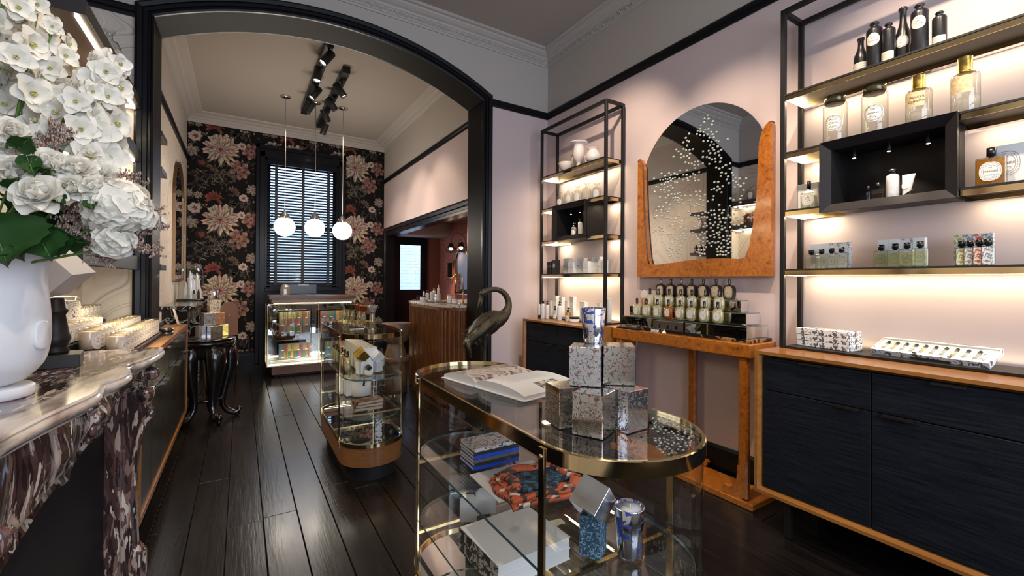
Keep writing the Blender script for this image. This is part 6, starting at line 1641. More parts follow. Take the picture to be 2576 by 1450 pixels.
# -- lower inner shelf
ZS2 = CS+.0085
pc = [P(*q, Z=ZS2+.075) for q in ((1160, 1322), (1318, 1268), (1432, 1352), (1257, 1437))]
cx_ = sum(q.x for q in pc)/4; cy_ = sum(q.y for q in pc)/4
rzb = math.atan2(pc[1].y-pc[0].y, pc[1].x-pc[0].x)
M_tulip = printed('leaf_print_spine', (.62, .60, .58), (.02, .02, .02), scale=45, thr=(.48, .51), ink2=(.03, .03, .03))
for k_, (z_, nm) in enumerate(((0, 'lower'), (.0375, 'upper'))):
    t = thing('large_book', '%s of two thick white books with a black leaf patterned spine, lower glass shelf' % nm, 'book', (cx_, cy_, ZS2+.0005+z_), rzb, 'thick white books on the lower glass shelf')
    hx, hy = .140, .128
    MB().box(-hx, -hy, 0, hx, hy, .002).box(-hx, -hy, .035, hx, hy, .037).build('cover', M_card, t)
    MB().box(-hx-.0005, -hy, 0, -hx+.002, hy, .037).build('spine', M_tulip, t)
    MB().box(-hx+.0025, -hy+.002, .0022, hx-.003, hy-.002, .0348).build('pages', M_paper, t)
    if k_: obj('label', label_mesh('label', .032, .045, ovalmat('outline_oval_book', (.80, .78, .76), (.04, .04, .04), seed=6)), t, (.01, .01, .0374)).rotation_euler = (0, PI/2, .4)
for k_, (px, py, w_, h_, lb) in enumerate(((1178, 1312, .032, .10, 'left of the two white tags with cut corners behind the white books'), (1222, 1292, .040, .10, 'right of the two white tags with cut corners behind the white books'))):
    p = P(px, py, Z=ZS2+.001); t = thing('white_tag', lb, 'card', (p.x, min(p.y, 1.72), ZS2+.0005), math.radians(-30+12*k_), 'white tags on the lower glass shelf')
    m = MB(); m.prism([(-w_, 0), (w_, 0), (w_, h_*.85), (w_*.6, h_), (-w_*.6, h_), (-w_, h_*.85)], 'y', -.006, .006); m.build('card', M_card, t)
t = thing('gift_box', 'plain white box on the mirrored floor of the near case', 'box', (.80, .98, CFL+.0005), .3); MB().box(-.07, -.05, 0, .07, .05, .05, .001).build('box', M_card, t)

# ================================================================== ON AND IN THE FARTHER DISPLAY CASE
def funnel(px, py, h, tint, name, label):
    p = P(px, py, Z=ZC); t = thing('diffuser_bottle', label, 'bottle', (p.x, p.y, ZC+.0005), 0, None)
    r = .032*h/.185
    g_ = glassmat('diffuser_'+name, tint, .16, extra=.06, edge=tint)
    MB().lathe([(0, 0), (r*1.1, 0), (r*1.15, h*.04), (r*.95, h*.18), (r*.62, h*.26), (r*.62, h*.70)], seg=18).build('body', M_bottleglass, t)
    MB().lathe([(0, h*.06), (r*.55, h*.06), (r*.55, h*.68), (0, h*.68)], seg=14).build('perfume', glassmat('diffuser_oil', (.86, .80, .52), .1, extra=.15, edge=(.6, .5, .2)), t)
    MB().lathe([(r*.55, h*.70), (r*.7, h*.76), (r*1.1, h*.90), (r*1.25, h), (r*1.18, h), (r*.6, h*.80), (0, h*.76)], seg=18).build('funnel', g_, t)
for k_, (px, py, h, tint, nm, lb) in enumerate(((866, 813, .175, (.8, .85, .85), 'clear', 'farthest diffuser bottle with a clear funnel on the farther case'), (876, 815, .175, (.10, .11, .12), 'smoke', 'diffuser bottle with a smoky dark funnel, second from the far end'), (887, 818, .178, (.30, .34, .10), 'olive', 'diffuser bottle with an olive green funnel'),
        (903, 822, .18, (.85, .40, .10), 'orange', 'diffuser bottle with a bright orange funnel'), (915, 826, .18, (.70, .28, .06), 'amber', 'diffuser bottle with a dark amber funnel'), (936, 833, .185, (.88, .9, .88), 'bright', 'nearest and largest diffuser bottle with a clear funnel'))):
    funnel(px, py, h, tint, nm, lb)
p = P(898, 829, Z=ZC); t = thing('paper_strip', 'white folded paper strip lying before the diffuser bottles', 'paper', (p.x, p.y, ZC+.0005), math.radians(-8)); MB().box(-.05, -.012, 0, .05, .012, .004, .001).build('strip', M_card, t)
for k_ in range(6):
    f_ = k_/5; p = P(874, 934, Z=ZS1)*(1-f_)+Vector((.655, 3.95, ZS1))*f_
    t = perf('%s oval perfume bottle from the near end of the left row in the farther case' % ORD[k_], p.x, p.y, ZS1, M_amberglass if k_ == 1 else M_paleglass, M_ovals[k_ % 5], group='oval perfume bottles in the farther case', rz=0)
for k_ in range(5):
    f_ = k_/4
    perf('%s oval perfume bottle from the near end of the right row in the farther case' % ORD[k_], .905-.02*f_, 3.42+.5*f_, ZS1, M_paleglass, M_ovals[k_ % 5], group='oval perfume bottles in the right row of the farther case', rz=PI)
M_creamprint = printed('cream_marbled_carton', (.72, .66, .55), (.45, .38, .26), scale=40, thr=(.5, .56))
for k_ in range(6):
    t = thing('tall_carton', '%s white carton from the near end of the row inside the farther case' % ORD[k_], 'box', (.775, 3.31+.095*k_, ZS1+.0005), 0, 'white cartons in the farther case')
    MB().box(-.055, -.045, 0, .055, .045, .175, .001).build('carton', M_card, t); MB().box(-.0545, -.0445, .1752, .0545, .0445, .1757).build('printed_top', M_creamprint, t)
def cubepost(px, py, s_, pm, cm, label, ph, tilt_, w_=.028, z=ZS1):
    p = P(px, py, Z=z); t = thing('cube_sculpture', label, 'sculpture', (p.x, p.y+.02, z+.0005), .5)
    MB().box(-w_, -w_, 0, w_, w_, ph, .001).build('pillar', pm, t)
    q = Matrix.Translation((0, 0, ph+s_*.62)) @ Matrix.Rotation(math.radians(tilt_), 4, 'Y') @ Matrix.Rotation(math.radians(30), 4, 'X')
    m = MB(); m.box(-s_/2, -s_/2, -s_/2, s_/2, s_/2, s_/2, .0006); m.v = [tuple(q @ Vector(v)) for v in m.v]; m.build('cube', cm, t)
cubepost(911, 941, .072, M_whiteplastic, M_gold, 'tilted gold cube on a white block in the farther case', .085, 40)
cubepost(950, 936, .066, plain('frosted_acrylic', (.55, .57, .60), .3), M_whiteplastic, 'tilted white cube on a frosted block in the farther case', .072, 35)
cubepost(929, 944, .03, M_whiteplastic, M_blackmatt, 'small black cube on a low white block in the farther case', .030, 35, .02)
p = P(914, 998, Z=ZS2); t = thing('hat_box', 'round white box with a black ribbon tag in the farther case', 'box', (p.x, p.y+.07, ZS2+.0005))
MB().lathe([(0, 0), (.073, 0), (.075, .002), (.075, .14), (0, .14)], seg=32).build('box', M_card, t); MB().lathe([(.075, .122), (.0785, .122), (.0785, .158), (.076, .160), (0, .160)], seg=32).build('lid', M_card, t)
m = MB(); m.tube([(-.02, -.06, .161), (0, -.079, .158), (.004, -.084, .12), (-.002, -.084, .085)], [.008, .008, .008, .009], 4, flat=.25); m.build('ribbon', M_bcard, t)
for k_, (dx, h_) in enumerate(((-.145, .15), (-.10, .15))):
    t = thing('tall_carton', ('taller white carton left of the round box', 'white carton touching the round box')[k_], 'box', (p.x+dx+.005, p.y+.22-.1*k_, ZS2+.0005), 0); MB().box(-.02, -.05, 0, .02, .05, h_, .001).build('carton', M_card, t)
M_leather = printed('marbled_brown_cover', (.10, .045, .02), (.30, .16, .08), scale=30, thr=(.5, .6), rough=.35)
p = P(928, 1033, Z=ZS2)
for k_, (rz_, nm) in enumerate(((-.05, 'bottom'), (.02, 'middle'), (.18, 'topmost'))):
    t = thing('old_book', '%s of three brown marbled books in front of the round box' % nm, 'book', (p.x+.005, p.y+.055, ZS2+.0005+.0225*k_), rz_, 'old brown books in the farther case')
    MB().box(-.095, -.055, 0, .095, .055, .0025).box(-.095, -.055, .0195, .095, .055, .022).box(-.095, -.055, .0025, -.093, .055, .0195).build('cover', M_leather, t)
    MB().box(-.0925, -.0525, .0026, .092, .0525, .0194).build('pages', plain('old_paper', (.50, .40, .28), .7), t)
t = thing('tall_carton', 'upright floral card at the foot of the farther case', 'card', (.86, 3.32, CFL+.0005), .4); MB().box(-.03, -.003, 0, .03, .003, .09).build('card', M_toile, t)

# ================================================================== SHOP COUNTER CONTENTS
cols = [tuple(.62*v for v in q) for q in [(.03, .14, .30), (.48, .06, .04), (.10, .17, .06), (.55, .25, .05), (.50, .27, .22), (.32, .36, .20), (.12, .15, .22), (.30, .10, .05), (.42, .20, .10), (.08, .22, .30), (.18, .12, .10), (.50, .40, .10)]]
cm = {}
def stripemat(i, j):
    if (i, j) in cm: return cm[i, j]
    name = 'striped_card_%d_%d' % (i, j); m, nt, b = newmat(name); tc = nt.nodes.new('ShaderNodeTexCoord'); sp = nt.nodes.new('ShaderNodeSeparateXYZ'); nt.links.new(tc.outputs['Object'], sp.inputs[0])
    s_ = math_(nt, 'SINE', math_(nt, 'MULTIPLY', sp.outputs[0], 88 if (i+j) % 2 else 62))
    nt.links.new(ramp(nt, math_(nt, 'ADD', math_(nt, 'MULTIPLY', s_, .5), .5), [(0, cols[i]), (.62, cols[j]), (.9, cols[(i+j) % 12])], 'CONSTANT'), b.inputs['Base Color']); setb(b, **{'Roughness': .45}); cm[i, j] = m; return m
rc_ = random.Random(9)
def cubes(x0, z0, ncol, nrow, where, y=7.20):
    for r_ in range(nrow):
        for c_ in range(ncol):
            a = rc_.randrange(12); b_ = rc_.randrange(12)
            t = thing('candle_box', 'striped box, %s column, %s row, %s' % (ORD[c_], ('bottom', 'second', 'third')[r_], where), 'box', (x0+.1005*c_, y, z0+.1006*r_), 0, 'striped colour boxes in the shop counter')
            MB().box(-.049, -.049, 0, .049, .049, .0995, .0008).build('box', stripemat(a, b_), t)
            MB().box(-.016, -.0496, .012, .016, -.0492, .020).build('label', M_card, t)
xg = P(701, 800, Y=7.15).x+.055
cubes(xg, .593, 4, 3, 'upper left pane of the shop counter')
MB()
pb_ = thing('display_plinth', 'clear low plinth inside the foot of the shop counter', 'stand', (.90, 7.23, .1655)); MB().box(-.55, -.08, 0, .57, .10, .066, .001).build('plinth', M_bottleglass, pb_)
cubes(xg, .2323, 4, 2, 'lower left pane of the shop counter')
cubes(P(806, 800, Y=7.15).x+.055, .593, 4, 3, 'upper right pane of the shop counter')
cubes(P(818, 800, Y=7.15).x+.055, .2323, 3, 2, 'lower right pane of the shop counter')
for k_, (px, w_) in enumerate(((708, 0),)):
    p = P(717, 742, Y=7.15); t = thing('ribbed_cloche', 'small ribbed glass dome standing on the shop counter', 'jar', (p.x, 7.15, 1.1345))
    n = 24; m = MB(); V = []; hs = [(0, .058), (.02, .06), (.09, .060), (.12, .055), (.145, .040), (.158, .02), (.162, .004)]
    for z, r in hs:
        for q in range(n): a = 2*PI*q/n; rr = r*(1+.05*(q % 2)); V.append((rr*math.cos(a), rr*math.sin(a), z))
    m.add(V, [(i*n+q, i*n+(q+1) % n, (i+1)*n+(q+1) % n, (i+1)*n+q) for i in range(6) for q in range(n)]+[tuple(range(6*n, 7*n))]); m.build('ribbed_glass', glassmat('ribbed_glass', (.80, .76, .70), .2, extra=.30, edge=(.55, .45, .36)), t)
p = P(762, 742, Y=7.2); t = thing('monitor', 'black computer monitor seen from behind on the shop counter', 'monitor', (p.x, 7.22, 1.1345))
MB().box(-.185, -.01, .02, .185, .012, .155, .004).build('screen_back', M_blackplastic, t); MB().box(-.04, -.0, 0, .04, .05, .02).build('stand', M_blackplastic, t); MB().box(-.06, -.014, .145, .08, -.0102, .150).build('cable_clip', M_card, t)

# ================================================================== SIDE TABLE PILE, REAR MANTEL
for (px, py, z, s_, h_, lb, mt_, rz_) in ((500, 852, .7925, .098, .118, 'leftmost silver box of the lowest tier on the black side table', M_silver2, .35), (530, 853, .7925, .098, .118, 'middle silver box of the lowest tier on the black side table', M_silver, .35),
        (553, 846, .7925, .070, .118, 'rightmost silver box of the lowest tier on the black side table', M_gold, .1)):
    sbox(px, py, z, rz_, lb, s_, h_, mt_, 'silver boxes piled on the black side table', False)
b0 = P(512, 818, Z=.912)
sbox(513, 820, .9115, .3, 'left silver box of the middle tier on the black side table', .095, .118, M_silver2, 'silver boxes piled on the black side table', False)
sbox(541, 818, .9115, .25, 'right copper toned box of the middle tier on the black side table', .080, .118, plain('copper_print', (.55, .25, .12), .25, .8, var=.4, bscale=60), 'silver boxes piled on the black side table', False)
top_ = sbox(527, 786, 1.0305, .25, 'single box of the third tier on the black side table', .095, .115, printed('gold_fleck_print', (.78, .66, .42), (.35, .12, .05), scale=90, thr=(.53, .56), metal=.6, rough=.3), 'silver boxes piled on the black side table', False)
ct_ = candle_tumbler(525, 752, 1.147, .030, .037, .095, 'gold tumbler candle on top of the box pile on the black side table', False); ct_.location = (top_.location.x, top_.location.y, 1.0310+.1155)
# leather panel with a round top behind the pile
t = thing('leather_panel', 'brown round topped leather panel with a brass catch behind the box pile', 'panel', (-.10, 5.36, .792), .2)
MB().prism([(-.075, 0), (.075, 0)]+[(.075*math.cos(PI*k_/14), .26+.075*math.sin(PI*k_/14)) for k_ in range(15)], 'y', -.012, .012).build('panel', plain('tan_leather', (.26, .10, .035), .4), t)
MB().lathe([(0, 0), (.008, 0), (.008, .006), (0, .006)], (-.0, -.012, .2), 10, M=Matrix.Rotation(PI/2, 4, 'X')).build('catch', M_brass, t)
cl = thing('glass_cloche', 'tall clear glass dome on a black base over white plaster peaks on the rear mantel', 'dome', (-.535, 7.03, 1.0805))
MB().lathe([(0, 0), (.145, 0), (.15, .006), (.15, .018), (.138, .026), (0, .026)], seg=32).build('base', M_blackplastic, cl)
MB().lathe([(.130, .027), (.132, .06), (.132, .34), (.125, .40), (.10, .45), (.06, .478), (.02, .488), (0, .489)], seg=32).build('dome', glassmat('dome_glass', (.95, .97, .97), .12), cl)
t = thing('plaster_peak', 'white jagged plaster peaks standing under the glass dome', 'ornament', (-.54, 7.03, 1.1067))
rp = random.Random(2)
for (x, y, h, r) in ((-.05, 0, .22, .03), (-.01, .03, .36, .035), (.03, -.02, .26, .028), (.065, .03, .19, .025), (.0, -.05, .14, .02)):
    m = MB(); n = 8; V = []; L_ = 7
    for i in range(L_):
        f_ = i/(L_-1); rr = r*(1-f_)**.7+.003
        for q in range(n): a = 2*PI*q/n; V.append((x+rr*rp.uniform(.75, 1.15)*math.cos(a), y+rr*rp.uniform(.75, 1.15)*math.sin(a), h*f_))
    m.add(V, [(i*n+q, i*n+(q+1) % n, (i+1)*n+(q+1) % n, (i+1)*n+q) for i in range(L_-1) for q in range(n)]+[tuple(range((L_-1)*n, L_*n))]); m.build('peak', M_whiteplastic, t)
lotion('small clear bottle with a black cap under the glass dome', -.50, 6.945, 1.1067, .016, .07, M_blackplastic, .04, clear=M_clear)
lotion('slim black bottle under the glass dome', -.455, 6.98, 1.1067, .014, .10, M_blackplastic, .02, mat=M_blackplastic)
for k_, (x, y, h, r) in enumerate(((-.36+.0, 7.32, .30, .05), (-.40, 7.52, .26, .045))):
    pass
t = thing('plaster_mountain', 'white plaster mountain between the dome and the wallpaper on the rear mantel', 'ornament', (-.50, 7.33, 1.0807))
m = MB(); n = 9; V = []; L_ = 7
for i in range(L_):
    f_ = i/(L_-1); rr = .075*(1-f_)**.8+.004
    for q in range(n): a = 2*PI*q/n; V.append((rr*rp.uniform(.75, 1.15)*math.cos(a), rr*rp.uniform(.75, 1.15)*math.sin(a), .36*f_))
m.add(V, [(i*n+q, i*n+(q+1) % n, (i+1)*n+(q+1) % n, (i+1)*n+q) for i in range(L_-1) for q in range(n)]+[tuple(range((L_-1)*n, L_*n))]); m.build('mountain', M_whiteplastic, t)
t = thing('soap_dish', 'cream oval dish leaning on the black fireplace', 'dish', (-.43, 5.60, .9553), 0)
m = MB(); m.prism(oval_pts(.06, .14, 24, 2.2), 'x', -.006, .006); m.v = [(a+(c_+.07)*-.25, b_, c_+.072) for a, b_, c_ in m.v]; m.build('dish', M_cream, t); t.location = (-.45, 4.82, .9555)

# ================================================================== SIDE ROOM
for k_, (px, py, lbl) in enumerate(((1140, 632, 'farther black cone wall lamp with brass neck in the side room'), (1166, 630, 'nearer lit black cone wall lamp with brass neck in the side room'))):
    c_ = P(px, py, X=3.20); t = thing('wall_lamp', lbl, 'lamp', (3.349, c_.y, c_.z+.06))
    hx = -.17
    d_ = Vector((-.25, -.45, -1)).normalized(); q = d_.to_track_quat('-Z', 'Y').to_matrix().to_4x4(); ce_ = Vector((hx, .05, .02))
    m = MB(); m.lathe([(.02, .06), (.045, .05), (.05, .0), (.09, -.07), (.092, -.075), (.082, -.07), (.042, .0), (.0, .03)], ce_, 20, M=q); sh_ = m.build('shade', plain('black_enamel', (.012, .012, .014), .12, coat=.5), t)
    m = MB(); m.lathe([(0, .06), (.02, .06), (.02, .085), (.012, .10), (0, .13)], ce_, 12, M=q); m.build('neck', M_brass, t)
    m = MB(); m.ball(ce_+d_*.045, .03, 12, 8); m.build('bulb', emis('lamp_bulb', (1, .72, .42), 16), sh_)
    m = MB(); m.tube([(-.001, 0, -.02), (-.05, 0, -.02), ce_], .008, 8); m.lathe([(0, 0), (.05, 0), (.05, .014), (.02, .02), (0, .02)], (-.001, 0, -.02), 20, M=Matrix.Rotation(-PI/2, 4, 'Y')); m.build('arm', M_black2, t)
    m = MB(); m.tube([Vector(v) for v in smooth_curve([tuple(ce_-d_*.12), (hx+.02, .03, .22), (hx+.08, -.1, .26), (-.01, -.18, .16), (-.004, -.2, .02)], 5)], .004, 5); m.build('flex', M_black2, t)
    dd = bpy.data.lights.new('lamp_light', 'SPOT'); dd.energy = 60; dd.color = (1, .58, .30); dd.spot_size = 2.3; dd.spot_blend = .7; dd.shadow_soft_size = .03
    ol = bpy.data.objects.new('lamp_light', dd); COL.objects.link(ol); ol.location = Vector(t.location)+ce_+d_*.09; ol.rotation_euler = (d_+Vector((.55, 0, 0))).to_track_quat('-Z', 'Y').to_euler()
ya = P(1148, 700, X=3.345).y; yb_ = P(1178, 700, X=3.345).y-.05; zt_ = P(1160, 627, X=3.345).z; hw = (ya-yb_)/2
t = thing('wall_mirror', 'tall arched mirror in a copper frame on the pink wallpaper of the side room', 'mirror', (3.348, (ya+yb_)/2, 1.13))
arcp = [(hw*math.cos(PI*k_/16), zt_-1.13-hw+hw*math.sin(PI*k_/16)) for k_ in range(17)]
MB().prism([(-hw, 0), (hw, 0)]+arcp, 'x', -.02, -.012).build('mirror_glass', plain('painted_dark_reflection', (.012, .012, .016), .04, spec=.8), t)  # near-black colour stands in for the dark interior the mirror reflects
m = MB(); m.sweep([(-hw, 0), (hw, 0)]+arcp, [(0, -.001), (0, -.03), (-.02, -.034), (-.025, -.001)], closed=True); m.v = [(c_, a, b_) for a, b_, c_ in m.v]; m.build('frame', plain('copper_frame', (.60, .28, .12), .2, 1), t)
ya = P(1126, 680, X=3.345).y; yb_ = P(1142, 680, X=3.345).y; z0_ = P(1134, 703, X=3.345).z; z1_ = P(1134, 657, X=3.345).z
t = thing('small_wall_mirror', 'small upright bamboo framed mirror left of the arched one in the side room', 'mirror', (3.348, (ya+yb_)/2, z0_)); hw = (ya-yb_)/2; hh = z1_-z0_
MB().box(-.015, -hw+.03, .03, -.008, hw-.03, hh-.03).build('mirror_glass', MATS['painted_dark_reflection'], t)  # same dark reflection painted into the glass colour
m = MB()
for a in (-hw+.02, hw-.02): m.tube([(-.016, a, 0), (-.016, a, hh)], .015, 8)
for z in (.02, hh-.02): m.tube([(-.016, -hw, z), (-.016, hw, z)], .017, 8)
m.build('frame', plain('bamboo', (.40, .20, .07), .4), t)
ZK = 1.0925
def onc(px, py): 
    p = P(px, py, Z=ZK); return p
p = onc(1165, 766); t = thing('counter_mirror', 'gold swing mirror on a bent stand at the end of the curved counter', 'mirror', (p.x, p.y, ZK))
m = MB(); m.lathe([(0, 0), (.05, 0), (.05, .008), (0, .01)], seg=24); m.tube([(0, 0, .0), (0, 0, .22), (-.01, 0, .30), (-.04, .02, .345), (-.08, .05, .33), (-.10, .06, .28)], .008, 8); m.build('stand', M_brass, t)
m = MB(); m.tube([(-.055+.055*math.cos(2*PI*k_/28), .02+.06*math.cos(2*PI*k_/28), .245+.105*math.sin(2*PI*k_/28)) for k_ in range(28)], .006, 6, closed=True); m.build('ring', M_brass, t)
m = MB(); V = [(-.055+.052*math.cos(2*PI*k_/28), .02+.057*math.cos(2*PI*k_/28), .245+.10*math.sin(2*PI*k_/28)) for k_ in range(28)]; V2 = [(a+.003, b_-.003, c_) for a, b_, c_ in V]; m.add(V+V2, [tuple(range(28)), tuple(range(55, 27, -1))]+[(k_, (k_+1) % 28, 28+(k_+1) % 28, 28+k_) for k_ in range(28)]); m.build('mirror_glass', M_smoke, t)
for k_, (px, py, w_) in enumerate(((1058, 757, .10), (1094, 761, .12))):
    p = onc(px, py); t = thing('wooden_tray', ('dark wooden tray under the two jars on the curved counter', 'copper edged tray under the white bottles on the curved counter')[k_], 'tray', (p.x+.03, p.y+.04, ZK), .0)
    MB().box(-.09, -w_-.06*k_, 0, .09, w_, .004).box(-.09, -w_-.06*k_, .004, -.086, w_, .012).box(.086, -w_-.06*k_, .004, .09, w_, .012).build('tray', wood('dark_tray_wood', (.05, .022, .012), (.12, .055, .028), (2, 6, 6), .35, .2), t)
def pot(px, py, r, h, label, lid=None, mat=M_whiteplastic, lidh=.012, dx=0):
    p = onc(px, py); t = thing('cosmetic_jar', label, 'jar', (p.x+dx, p.y, ZK+.0045))
    MB().lathe([(0, 0), (r*.97, 0), (r, .003), (r, h), (0, h)], seg=20).build('body', mat, t)
    if lid: MB().lathe([(0, h), (r*1.03, h), (r*1.03, h+lidh), (0, h+lidh)], seg=20).build('lid', lid, t)
    return t
pot(1054, 756, .033, .045, 'left round jar with a black lid on the curved counter', M_blackplastic, M_bottleglass)
pot(1064, 758, .037, .045, 'right round jar with a black lid on the curved counter', M_blackplastic, M_cream)
pot(1082, 760, .02, .02, 'tiny white pot at the front of the copper edged tray', None)
pot(1101, 759, .041, .045, 'lower of two stacked white pots on the curved counter')
t = pot(1101, 759, .036, .042, 'upper of two stacked white pots on the curved counter'); t.location.z += .0465
pot(1132, 764, .036, .085, 'tall cream ceramic jar with a beige lid on the curved counter', plain('beige_lid', (.50, .36, .24), .5), M_cream)
pot(1144, 765, .032, .036, 'small cream ceramic pot with a domed lid on the curved counter', M_cream, M_cream)
for k_, (px, py, r, h, cp, lb, cl_) in enumerate(((1066, 751, .016, .10, .012, 'slim white tube standing behind the two jars on the curved counter', None), (1075, 757, .024, .10, .03, 'round shouldered cream bottle with a black cap on the curved counter', None), (1087, 755, .023, .125, .025, 'cream bottle with a brown cap on the curved counter', None), (1086, 760, .021, .125, .0, 'tall white bottle at the front of the copper edged tray', None))):
    p = onc(px, py); lotion(lb, p.x+(.03 if k_ == 2 else 0), p.y, ZK+.0045, r, h, M_blackplastic if k_ < 2 else plain('tan_cap', (.35, .2, .1), .4), cp, mat=M_whiteplastic)
p = onc(1103, 757); lotion('white pump bottle standing on the stacked white pots', p.x, p.y, ZK+.0945, .018, .075, M_whiteplastic, 0, pump=True)

# ================================================================== BRONZE CRANE
cr = thing('crane_statue', 'life sized bronze crane bending its long neck, beside the right side of the arch', 'statue', (1.90, 3.5, 0))
def cz(zx, zy): p = P(1140+zx*.1654, 700+zy*.1654, Y=3.5); return Vector((p.x-1.90, 0, p.z))
neck = [cz(430, 262), cz(455, 225), cz(520, 190), cz(600, 172), cz(690, 180), cz(770, 225), cz(822, 300), cz(842, 390), cz(825, 480), cz(775, 560), cz(700, 610), cz(620, 640), cz(540, 690), cz(450, 760), cz(370, 840), cz(300, 910), cz(250, 980)]
rad = [.020, .030, .029, .024, .025, .027, .029, .032, .040, .055, .076, .092, .100, .096, .078, .050, .024]
sm = smooth_curve([tuple(a)+(b_,) for a, b_ in zip(neck, rad)], 4)
m = MB(); m.tube([a[:3] for a in sm], [a[3] for a in sm], 16, flat=1.0)
# folded wings over the back and drooping tail plumes
for s_ in (-1, 1):
    w_ = smooth_curve([tuple(cz(600, 590)+Vector((0, s_*.05, 0)))+(.030,), tuple(cz(480, 680)+Vector((0, s_*.075, 0)))+(.052,), tuple(cz(370, 800)+Vector((0, s_*.070, 0)))+(.046,), tuple(cz(270, 920)+Vector((0, s_*.045, 0)))+(.030,), tuple(cz(215, 1030)+Vector((0, s_*.02, 0)))+(.018,)], 3)
    m.tube([a[:3] for a in w_], [a[3] for a in w_], 10)
for k_, (x1, y1) in enumerate(((235, 1150), (262, 1215), (285, 1160), (222, 1080))):
    q_ = smooth_curve([tuple(cz(330, 870))+(.03,), tuple(cz(225, 980)+Vector((0, (k_-1.5)*.02, 0)))+(.022,), tuple(cz(x1-25, (y1+980)/2)+Vector((0, (k_-1.5)*.025, 0)))+(.016,), tuple(cz(x1, y1)+Vector((0, (k_-1.5)*.02, 0)))+(.008,)], 3)
    m.tube([a[:3] for a in q_], [a[3] for a in q_], 8)
zf = lambda zx: cz(zx, 1240).x
for s_, a, b_ in ((-1, 440, 440), (1, 490, 480)):
    hip = cz(a+10, 850)+Vector((0, s_*.045, 0)); kn = cz(b_+8, 1080)+Vector((0, s_*.04, 0)); 
    m.tube([hip, hip.lerp(kn, .4), kn, Vector((kn.x+.01, s_*.045, .40)), Vector((kn.x+.012, s_*.045, .38)), Vector((kn.x, s_*.05, .05)), Vector((kn.x-.005, s_*.05, .02))], [.045, .028, .015, .012, .018, .012, .014], 10)
    for an in (-.5, 0, .5, PI): m.tube([Vector((kn.x-.005, s_*.05, .022)), Vector((kn.x-.005-.09*math.cos(an)*(1 if an != PI else .5), s_*.05+.09*math.sin(an), .012))], [.012, .006], 6)
m.ball(cz(470, 228), .030, 12, 8, (1.25, .85, .9))
src = m.mesh('crane_source', M_bronze); so = bpy.data.objects.new('crane_source', src); COL.objects.link(so)
rm = so.modifiers.new('r', 'REMESH'); rm.mode = 'VOXEL'; rm.voxel_size = .0062; rm.use_smooth_shade = True
sm_ = so.modifiers.new('s', 'SMOOTH'); sm_.factor = .5; sm_.iterations = 3
dg = bpy.context.evaluated_depsgraph_get(); bme = bpy.data.meshes.new_from_object(so.evaluated_get(dg)); bpy.data.objects.remove(so)
bme.name = 'body'; bme.materials.clear(); bme.materials.append(M_bronze); obj('body', bme, cr)
m = MB(); m.tube([cz(425, 262), cz(392, 380), cz(352, 525)], [.017, .009, .002], 10); m.build('upper_beak', M_bronze, cr)
m = MB(); m.tube([cz(438, 285), cz(425, 390), cz(404, 520)], [.013, .007, .002], 10); m.build('lower_beak', M_bronze, cr)
m = MB()
for s_ in (-1, 1): m.ball(cz(452, 232)+Vector((0, s_*.026, 0)), .006, 8, 6)
m.build('eye', M_blackplastic, cr)
m = MB(); rg = random.Random(6)
for s_ in (-1, 1):
    for r_ in range(7):
        for c_ in range(6):
            f_ = r_/6; base = Vector(cz(600, 600)).lerp(cz(260, 930), f_*.9); off = Vector((.02*(c_-2.5), 0, -.018*(c_-2.5)))
            yy = s_*(.098-.035*f_-.005*abs(c_-2.5)**2*.6)
            p0 = base+off+Vector((0, yy, .0)); d_ = (cz(250, 960)-cz(560, 620)).normalized()
            m.tube([p0, p0+d_*.030, p0+d_*.052], [.003, .007, .002], 5, flat=.25)
m.build('feathers', M_bronze, cr, kind='stuff')
MB().lathe([(0, 0), (.16, 0), (.165, .006), (.16, .012), (0, .012)], (neck[-5].x*0-.0, 0, .0), 30).build('base', M_bronze, cr)
# ================================================================== LEFT FOREGROUND
# ---- candles on stepped trays
M_candleglass = glassmat('candle_glass', (.96, .95, .93), .10)
cdl = thing('scented_candle', 'scented candle in a clear tumbler', 'candle', (0, 0, 0))
MB().lathe([(0, 0), (.036, 0), (.0385, .003), (.0395, .098), (.0385, .1), (.0372, .098), (.0365, .006)], seg=22).build('tumbler', M_candleglass, cdl)
MB().lathe([(0, .008), (.0355, .008), (.0368, .088), (0, .088)], seg=20).build('wax', M_wax, cdl)
obj('label', label_mesh('label', .062, .084, ovalmat('candle_label', (.78, .72, .66), (.04, .035, .035), seed=9), .0402, 2.4), cdl, (0, 0, .048)).rotation_euler = (0, 0, PI*.86)
first = [True]
def put_candle(x, y, z, label, group, s_=1.0):
    if first[0]:
        first[0] = False; cdl.location = (x, y, z); cdl['label'] = label; cdl['group'] = group; return cdl
    return dup(cdl, (x, y, z), 0, label, group, s_)
tr = thing('candle_steps', 'stepped black stand carrying the rows of scented candles on the left cabinet', 'stand', (0, 0, .9553))
rows = ((-.505, .030, 'front'), (-.600, .058, 'second'), (-.695, .092, 'third'), (-.79, .135, 'back'))
MB().box(-.55, 2.80, .0, -.455, 3.93, .010).build('step', M_metalblack, tr)
for (x, h, nm), lo in zip(rows, (.014, 0, 0, 0)):
    MB().box(x-.047, 2.80, lo, x+.047, 3.92 if nm == 'front' else 3.92, h, .0015).build('step', M_metalblack, tr)
cnts = {'front': (2.86, 13), 'second': (2.86, 13), 'third': (2.88, 7), 'back': (3.42, 6)}
